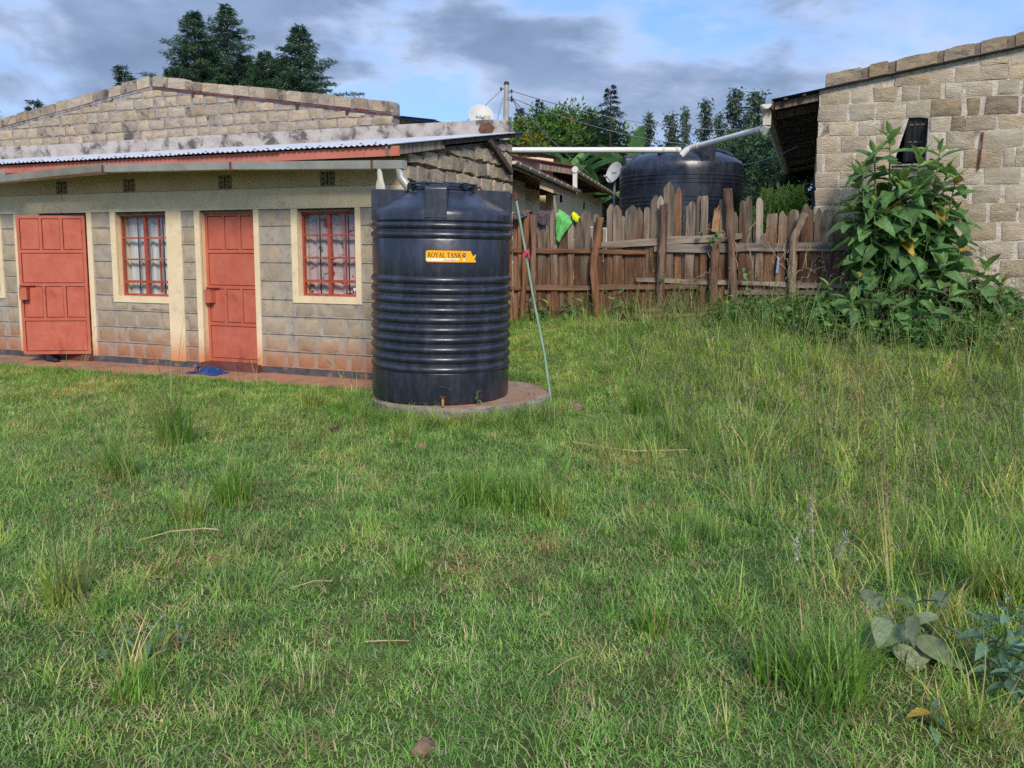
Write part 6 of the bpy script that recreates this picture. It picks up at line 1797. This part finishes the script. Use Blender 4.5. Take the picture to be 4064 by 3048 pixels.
# ------------------------------------------------------------------ grass
SRC = bpy.data.collections.new('grass_sources')      # not linked to the scene: only instanced
MT['grass'] = leafmat('grass_blade', 0.3, 0.45, 0.35, inst=True)
MT['tuss'] = leafmat('tussock_blade', 0.3, 0.42, 0.45)
def blades(rs, n, rad, lmin, lmax, wid, lean, bend, c1, c2, segs=2, dead=0.0, cd=(176, 150, 104), pw=1.0):
    """n curved blades; returns V, F, tint"""
    c1, c2, cd = (np.array(lin(*c)) for c in (c1, c2, cd))
    a = rs.random(n) * 6.283; r_ = rad * np.sqrt(rs.random(n))
    base = np.stack([r_ * np.cos(a), r_ * np.sin(a), np.zeros(n)], 1)
    L = lmin + (lmax - lmin) * rs.random(n) ** pw
    az = a * 0.5 + rs.random(n) * 6.283
    ln = lean * (0.3 + 0.7 * rs.random(n)); bd = bend * rs.uniform(0.3, 1.2, n)
    w = wid * rs.uniform(0.7, 1.3, n)
    side = np.stack([-np.sin(az), np.cos(az), np.zeros(n)], 1)
    out = np.stack([np.cos(az), np.sin(az), np.zeros(n)], 1)
    p = base.copy(); ang = ln.copy(); rows = []
    for s in range(segs + 1):
        t = s / segs
        ww = (w * (1 - t ** 1.5) + 0.0004)[:, None]
        rows += [p - side * ww / 2, p + side * ww / 2]
        step = (L / segs)[:, None]
        p = p + (out * np.sin(ang)[:, None] + np.array([0, 0, 1]) * np.cos(ang)[:, None]) * step
        ang = ang + bd / segs
    V = np.stack(rows, 1)
    k = rows and len(rows)
    idx = np.arange(n)[:, None] * k
    F = np.concatenate([idx + np.array([2 * s, 2 * s + 1, 2 * s + 3, 2 * s + 2]) for s in range(segs)], 0)
    m_ = rs.random((n, 1))
    col = c1 * (1 - m_) + c2 * m_
    isd = (rs.random((n, 1)) < dead)
    col = np.where(isd, cd * rs.uniform(0.6, 1.1, (n, 1)), col)
    tint = np.repeat(col[:, None, :], k, 1)
    tint = tint.reshape(-1, 3)
    return V.reshape(-1, 3), F, tint
def src(name, V, F, T):
    o = bpy.data.objects.new(name, npmesh(name, V, F, MT['grass'], T)); SRC_[-1].objects.link(o); return o
def new_src(nm):
    c = bpy.data.collections.new(nm); SRC_.append(c); return c
SRC_ = []
def scatter(name, label, coll, P, rot, scl, idx, tint, cat='grass'):
    me = bpy.data.meshes.new(name)
    me.vertices.add(len(P)); me.vertices.foreach_set('co', np.asarray(P, np.float32).ravel())
    a = me.attributes.new('rot', 'FLOAT_VECTOR', 'POINT'); a.data.foreach_set('vector', np.asarray(rot, np.float32).ravel())
    a = me.attributes.new('scl', 'FLOAT', 'POINT'); a.data.foreach_set('value', np.asarray(scl, np.float32))
    a = me.attributes.new('idx', 'INT', 'POINT'); a.data.foreach_set('value', np.asarray(idx, np.int32))
    a = me.attributes.new('itint', 'FLOAT_COLOR', 'POINT'); a.data.foreach_set('color', np.concatenate([tint, np.ones((len(tint), 1))], 1).astype(np.float32).ravel())
    o = link(name, me)
    tag(o, label, cat, None, 'stuff')
    ng = bpy.data.node_groups.new(name, 'GeometryNodeTree')
    ng.interface.new_socket('Geometry', in_out='INPUT', socket_type='NodeSocketGeometry')
    ng.interface.new_socket('Geometry', in_out='OUTPUT', socket_type='NodeSocketGeometry')
    gi = ng.nodes.new('NodeGroupInput'); go = ng.nodes.new('NodeGroupOutput')
    ci = ng.nodes.new('GeometryNodeCollectionInfo'); ci.inputs['Collection'].default_value = coll
    ci.inputs['Separate Children'].default_value = True; ci.inputs['Reset Children'].default_value = True
    ip = ng.nodes.new('GeometryNodeInstanceOnPoints'); ip.inputs['Pick Instance'].default_value = True
    def na(nm, t):
        n = ng.nodes.new('GeometryNodeInputNamedAttribute'); n.data_type = t; n.inputs['Name'].default_value = nm
        return n.outputs['Attribute']
    L = ng.links.new
    L(gi.outputs[0], ip.inputs['Points']); L(ci.outputs[0], ip.inputs['Instance'])
    L(na('idx', 'INT'), ip.inputs['Instance Index']); L(na('rot', 'FLOAT_VECTOR'), ip.inputs['Rotation']); L(na('scl', 'FLOAT'), ip.inputs['Scale'])
    L(ip.outputs[0], go.inputs[0])
    md = o.modifiers.new('scatter', 'NODES'); md.node_group = ng
    return o

def allowed(x, y, pad=0.0):
    u, d = w2loc(F0, FA, x, y)
    ok = ~((d > -0.66 - pad) & (u < 0.30 + pad))
    ok &= ((x + 0.545) ** 2 + (y - 8.80) ** 2) > (0.955 + pad) ** 2
    u, d = w2loc(B0, BA, x, y); ok &= ~((u > -0.02) & (d > -0.04))
    u, d = w2loc(G0, GA, x, y); ok &= d < 0.4
    return ok
def wedge(rs, n, y0, y1, xm=0.70, add=0.8):
    y = np.sqrt(rs.uniform(y0 ** 2, y1 ** 2, n)); x = rs.uniform(-1, 1, n) * (xm * y + add)
    return x, y
rs = np.random.default_rng(100)
NV = 10
new_src('lawn_patches')
PS = 0.54
for k in range(NV):
    A = blades(rs, 2100, 1.0, 0.016, 0.046, 0.0048, 1.5, 1.3, (94, 142, 64), (164, 194, 102), 2, 0.09, (214, 202, 158))
    B = blades(rs, 620, 1.0, 0.03, 0.085, 0.0040, 1.35, 1.5, (98, 148, 68), (176, 204, 112), 2, 0.15, (216, 204, 160))
    D_ = blades(rs, 150, 1.0, 0.02, 0.07, 0.0042, 1.55, 0.3, (204, 190, 152), (158, 140, 110), 2)
    V, F, T = [], [], []; o_ = 0
    for q in (A, B, D_):
        # spread the roots over a square patch instead of a disc
        m_ = len(q[0]) // 6
        root = (q[0].reshape(m_, 6, 3)[:, 0] + q[0].reshape(m_, 6, 3)[:, 1]) / 2
        new = np.stack([rs.uniform(-PS / 2, PS / 2, m_), rs.uniform(-PS / 2, PS / 2, m_), np.zeros(m_)], 1)
        v = (q[0].reshape(m_, 6, 3) - root[:, None] + new[:, None]).reshape(-1, 3)
        lift = 0.0 if q is not D_ else 0.022
        V.append(v + np.array([0, 0, lift])); F.append(q[1] + o_); T.append(q[2]); o_ += len(v)
    src('lawn_patch_%02d' % k, np.concatenate(V), np.concatenate(F), np.concatenate(T))
st_ = 0.46
gx, gy = np.meshgrid(np.arange(-11, 11, st_), np.arange(1.2, 13.8, st_))
x = gx.ravel() + rs.uniform(-.05, .05, gx.size); y = gy.ravel() + rs.uniform(-.05, .05, gx.size)
k_ = (np.abs(x) < 0.70 * y + 1.3) & allowed(x, y, 0.12); x, y = x[k_], y[k_]
n = len(x)
tint = np.ones((n, 3)) * rs.uniform(0.94, 1.06, (n, 1)) * (1 + sstep((y - 6) / 4)[:, None] * np.array([0.32, 0.2, 0.02]))  # back lawn brighter and yellower: sunlight painted into the tint
e_ = 0.1
sx = (gz(x + e_, y) - gz(x - e_, y)) / (2 * e_); sy = (gz(x, y + e_) - gz(x, y - e_)) / (2 * e_)
qz = rs.integers(0, 4, n) * (math.pi / 2)
# tilt each patch with the ground: rotate first about z, then lean
from mathutils import Euler
rot = np.zeros((n, 3))
for i in range(n):
    M_ = Euler((math.atan(sy[i]), -math.atan(sx[i]), 0)).to_matrix() @ Euler((0, 0, qz[i])).to_matrix()
    rot[i] = M_.to_euler()
scatter('lawn_grass', 'short green pasture grass covering the whole yard', SRC_[-1], np.stack([x, y, gz(x, y) - 0.004], 1), rot, np.ones(n), rs.integers(0, NV, n), tint)
# loose tufts carry the sward up to walls, slab and walkway and break its evenness
new_src('lawn_tufts')
for k in range(6):
    src('lawn_tuft_%02d' % k, *blades(rs, 40, 0.085, 0.03, 0.10, 0.0044, 0.9, 1.4, (92, 144, 58), (160, 190, 92), 2, 0.12, (206, 190, 142)))
x, y = wedge(rs, 26000, 1.8, 13.4)
u, d = w2loc(F0, FA, x, y)
edge = allowed(x, y) & ~allowed(x, y, 0.42)
prob = np.where(edge, 0.9, 0.02 + 0.42 * np.clip((fbm(x, y, 1.5, 13) - 0.53) * 6, 0, 1))
k_ = allowed(x, y) & (rs.random(len(x)) < prob); x, y = x[k_], y[k_]; n = len(x)
scatter('lawn_tufts', 'loose thicker tufts of lawn grass beside slab and walkway', SRC_[-1], np.stack([x, y, gz(x, y) - 0.004], 1), np.stack([rs.normal(0, 0.15, n), rs.normal(0, 0.15, n), rs.random(n) * 6.283], 1), rs.uniform(0.7, 1.3, n), rs.integers(0, 6, n), rs.uniform(0.75, 1.15, (n, 1)) * np.ones((n, 3)))

# medium grass: clumps and the rougher right-hand side
RING_N = 420
new_src('rough_tufts')
for k in range(8):
    src('rough_tuft_%02d' % k, *blades(rs, 26, 0.05, 0.10, 0.26, 0.0045, 0.55, 1.3, (96, 144, 62), (170, 196, 102), 3, 0.2, (214, 200, 154)))
x, y = wedge(rs, 11000, 2.2, 13.2)
prob = 0.05 + 0.8 * sstep((x - 0.1) / 1.4) * sstep((y - 2.6) / 2.0) * np.clip((fbm(x, y, 1.1, 41) - 0.36) * 3, 0.1, 1) + 0.25 * np.clip((fbm(x, y, 1.6, 57) - 0.58) * 6, 0, 1)
prob += 1.0 * (np.abs(np.hypot(x + 0.545, y - 8.8) - 1.08) < 0.15) * (y < 9.2)
u, d = w2loc(G0, GA, x, y); prob += 0.35 * (np.abs(d + 0.2) < 0.25)
u, d = w2loc(F0, FA, x, y); prob += 0.18 * (np.abs(d + 0.80) < 0.12)
k_ = allowed(x, y, 0.02) & (rs.random(len(x)) < prob)
x, y = x[k_], y[k_]
ra_ = rs.uniform(math.pi * 0.95, math.pi * 2.08, RING_N); rr_ = rs.uniform(0.99, 1.2, RING_N)
x = np.concatenate([x, -0.545 + rr_ * np.cos(ra_)]); y = np.concatenate([y, 8.8 + rr_ * np.sin(ra_)]); n = len(x)
tint = rs.uniform(0.7, 1.15, (n, 1)) * np.ones((n, 3)) * ((1 + 0.25 * sstep((x - 0.5) / 2)[:, None] * np.array([1.0, 0.45, 0.1])))
dr = rs.random(n) < 0.10
tint[dr] *= np.array([1.45, 1.15, 1.35])
small_ = np.where(np.abs(w2loc(F0, FA, x, y)[1] + 0.80) < 0.12, 0.6, 1.0)
scatter('rough_grass', 'longer rough grass tufts, thick on the right and round the tank slab', SRC_[-1], np.stack([x, y, gz(x, y) - 0.01], 1), np.stack([rs.normal(0, 0.12, n), rs.normal(0, 0.12, n), rs.random(n) * 6.283], 1), rs.uniform(0.5, 1.15, n) * small_ * (1 + 0.95 * sstep((x - 0.6) / 1.5) * rs.random(n)), rs.integers(0, 8, n), tint)

# seeding stalks
new_src('seed_stalks')
def stalk(rs, n, lmin, lmax, head):
    Vs, Fs, Ts, o = [], [], [], 0
    V, F, T = blades(rs, n, 0.03, lmin, lmax, 0.0052, 0.35, 0.55, (128, 152, 84), (176, 178, 112), 4, 0.3, (190, 174, 124))
    Vs.append(V); Fs.append(F); Ts.append(T); o += len(V)
    k = 10
    for b_ in range(n):
        tip = V[b_ * k + 8]; pre = V[b_ * k + 6]
        ax = tip - pre; L_ = np.linalg.norm(ax); ax = ax / L_
        m_ = head
        if not m_: continue
        t = rs.random((m_, 1))
        p = tip - ax * (t * L_ * 0.9) ; dd = ax * 1.0 + rs.normal(0, 0.45, (m_, 3))
        v, f = leaf_arrays(p, dd, rs.uniform(0.012, 0.03, m_), rs.uniform(0.003, 0.006, m_), rs)
        Vs.append(v); Fs.append(f + o); o += len(v)
        c = np.array(lin(*(150, 136, 116) if rs.random() < 0.6 else (106, 92, 84)))
        Ts.append(np.repeat(c[None] * rs.uniform(0.7, 1.2, (m_, 1)), 4, 0))
    return np.concatenate(Vs), np.concatenate(Fs), np.concatenate(Ts)
for k in range(6): src('seed_stalk_%02d' % k, *stalk(rs, 3 + k % 3, 0.3, 0.62, 16 if k % 2 else 8))
x, y = wedge(rs, 6000, 2.6, 12.8)
prob = 0.025 + 0.42 * sstep((x - 0.5) / 1.5) * sstep((y - 3.0) / 2) + 0.2 * (np.abs(np.hypot(x + 0.545, y - 8.8) - 1.1) < 0.15) * (y < 9) + 0.10 * ((np.abs(x + 2.6) < 0.9) & (np.abs(y - 6.6) < 1.0)) + 0.10 * ((np.abs(x + 2.2) < 0.6) & (y < 4.6))
k_ = allowed(x, y, 0.03) & (rs.random(len(x)) < prob); x, y = x[k_], y[k_]; n = len(x)
scatter('seeding_grass', 'thin seeding grass stalks standing above the rough grass', SRC_[-1], np.stack([x, y, gz(x, y) - 0.01], 1), np.stack([rs.normal(0, 0.2, n), rs.normal(0, 0.2, n), rs.random(n) * 6.283], 1), rs.uniform(0.65, 1.25, n) * (1 + 0.35 * sstep((x - 0.6) / 1.2)), rs.integers(0, 6, n), rs.uniform(0.75, 1.15, (n, 1)) * np.ones((n, 3)))

# dead litter lying in the sward
new_src('dead_litter')
for k in range(5): src('dead_litter_%02d' % k, *blades(rs, 9, 0.07, 0.04, 0.12, 0.0042, 1.5, 0.5, (186, 158, 116), (150, 118, 84), 2))
x, y = wedge(rs, 4600, 1.8, 11)
prob = 0.13 + 0.9 * np.clip((fbm(x, y, 1.2, 71) - 0.50) * 5, 0, 1)
k_ = allowed(x, y) & (rs.random(len(x)) < prob); x, y = x[k_], y[k_]; n = len(x)
scatter('dry_litter', 'dry straw and dead blades lying in the grass', SRC_[-1], np.stack([x, y, gz(x, y) + 0.025], 1), np.stack([rs.normal(0, 0.3, n), rs.normal(0, 0.3, n), rs.random(n) * 6.283], 1), rs.uniform(0.6, 1.3, n), rs.integers(0, 5, n), rs.uniform(0.6, 1.2, (n, 1)) * np.ones((n, 3)), 'litter')

# low broad-leaved ground cover in front of the weeds
new_src('cover_leaves')
for k in range(6):
    m_ = 26
    p = np.stack([rs.normal(0, 0.07, m_), rs.normal(0, 0.07, m_), rs.uniform(0.02, 0.2, m_)], 1)
    d_ = np.stack([rs.normal(0, 1, m_), rs.normal(0, 1, m_), rs.uniform(-0.3, 0.5, m_)], 1)
    L = rs.uniform(0.04, 0.085, m_)
    V, F = leaf_arrays(p, d_, L, L * 0.55, rs, 2.0)
    c = np.array(lin(88, 122, 70)) * rs.uniform(0.7, 1.6, (m_, 1))
    src('cover_leaf_%02d' % k, V, F, rep4(c))
u = rs.uniform(-1.3, 4.0, 2600); d = -rs.uniform(0.1, 2.3, 2600)
X = B0[0] + u * math.cos(R(BA)) - d * math.sin(R(BA)); Y = B0[1] + u * math.sin(R(BA)) + d * math.cos(R(BA))
k_ = (-d < 1.75 + 0.5 * (fbm(X, Y, 1.4, 3) - 0.5) + 0.12 * u) & (rs.random(len(u)) < -0.1 + 1.0 * fbm(X, Y, 1.8, 91)) & allowed(X, Y) & ((u > -0.3) | (rs.random(len(u)) < 0.4))
X, Y = X[k_], Y[k_]; n = len(X)
scatter('ground_cover', 'low broad-leaved ground cover below the block house wall', SRC_[-1], np.stack([X, Y, gz(X, Y)], 1), np.stack([rs.normal(0, 0.15, n), rs.normal(0, 0.15, n), rs.random(n) * 6.283], 1), rs.uniform(0.7, 1.5, n), rs.integers(0, 6, n), rs.uniform(0.8, 1.35, (n, 1)) * np.array([1.1, 1.08, 0.95]), 'ground cover')

# tussocks one can point at
def tussock_mesh(seed, h, n, c1, c2, stalks=0):
    r2 = np.random.default_rng(seed)
    V, F, T = blades(r2, n, 0.03 + 0.0004 * n, 0.35 * h, h, 0.0072, 0.45, 0.9, c1, c2, 4, 0.10)
    if stalks:
        v, f, t = stalk(r2, stalks, h * 1.1, h * 1.9, 0)
        F = np.concatenate([F, f + len(V)]); V = np.concatenate([V, v]); T = np.concatenate([T, t * np.array([0.55, 0.6, 0.6])])
    return npmesh('tussock', V, F, MT['tuss'], T)
gr, yl = ((86, 134, 46), (150, 188, 80)), ((126, 154, 60), (176, 188, 96))
for i, (x, y, h, n, cc, stl, lab) in enumerate([
    (-2.91, 7.05, 0.58, 200, gr, 16, 'tallest grass tussock with dark stalks on the left lawn'),
    (-2.92, 6.05, 0.32, 170, gr, 6, 'dark green tussock just nearer than the tallest left one'),
    (-1.86, 5.42, 0.36, 170, gr, 4, 'upright tussock with dry litter beside it, left of centre'),
    (-2.02, 5.05, 0.24, 120, yl, 2, 'small yellow green tussock in front of the upright one'),
    (0.10, 5.25, 0.36, 300, gr, 0, 'broad bright green tussock in the middle of the lawn'),
    (-0.28, 5.42, 0.32, 200, gr, 0, 'tussock touching the broad one on its left'),
    (0.28, 5.12, 0.24, 90, yl, 2, 'yellowish tussock at the right flank of the broad one'),
    (1.20, 3.02, 0.34, 220, gr, 10, 'large foreground tussock with long stalks at lower right'),
    (1.02, 3.12, 0.22, 110, gr, 0, 'lower tussock on the left side of the large foreground one'),
    (-0.96, 7.15, 0.24, 90, yl, 0, 'low arching tussock on the lawn before the tank'),
    (1.36, 8.2, 0.40, 220, gr, 4, 'tussock on the grass right of the tank slab'),
    (-2.15, 8.75, 0.26, 180, yl, 2, 'bright tussock at the edge of the walkway left of the tank'),
    (-2.15, 3.85, 0.34, 90, yl, 8, 'stalky tussock at the left edge of the foreground'),
    (2.35, 3.85, 0.38, 180, yl, 4, 'bright tussock at the right edge behind the bluish bush'),
    (0.62, 3.55, 0.2, 80, gr, 0, 'low soft tussock right of the middle foreground'),
    (-0.55, 4.25, 0.17, 90, gr, 0, 'small soft tussock left of the middle foreground'),
    (-1.45, 3.05, 0.16, 110, gr, 0, 'dark low clump under the star-leaved weed')]):
    o = link('grass_tussock', tussock_mesh(200 + i, h * 1.25, int(n * 1.3), *cc, stl), None, (x, y, gzf(x, y) - 0.01), (0, 0, i))
    tag(o, lab, 'tussock', 'grass tussocks on the lawn')
# white plume stalks in the foreground tussock
pl = empty('grass_plume', (1.33, 3.55, gzf(1.33, 3.55)), 0, 'pale feathery grass plume rising at lower right', 'grass plume')
r2 = np.random.default_rng(9)
for k, (dx, dz, dy) in enumerate(((-0.02, 0.60, 0.0), (-0.08, 0.42, 0.02), (0.16, 0.44, 0.04))):
    MB().tube([(0, 0, 0), (dx * 0.4, dy, dz * 0.5), (dx, dy, dz)], [0.003, 0.0025, 0.0012], 5).build('stalk', MT['stem'], pl, 60)
    m_ = 90; t = r2.random((m_, 1))
    p = np.array([dx * (0.75), dy, dz * 0.72]) * (1 - t) + np.array([dx, dy, dz]) * t + r2.normal(0, 0.003, (m_, 3))
    V, F = leaf_arrays(p, np.array([dx * .3, 0, 0.6]) + r2.normal(0, 0.5, (m_, 3)), r2.uniform(0.012, 0.03, m_), r2.uniform(0.002, 0.005, m_), r2)
    link('seed_head', npmesh('seed_head', V, F, MT['tuss'], rep4(np.array(lin(206, 204, 190)) * r2.uniform(0.7, 1.1, (m_, 1)))), pl)
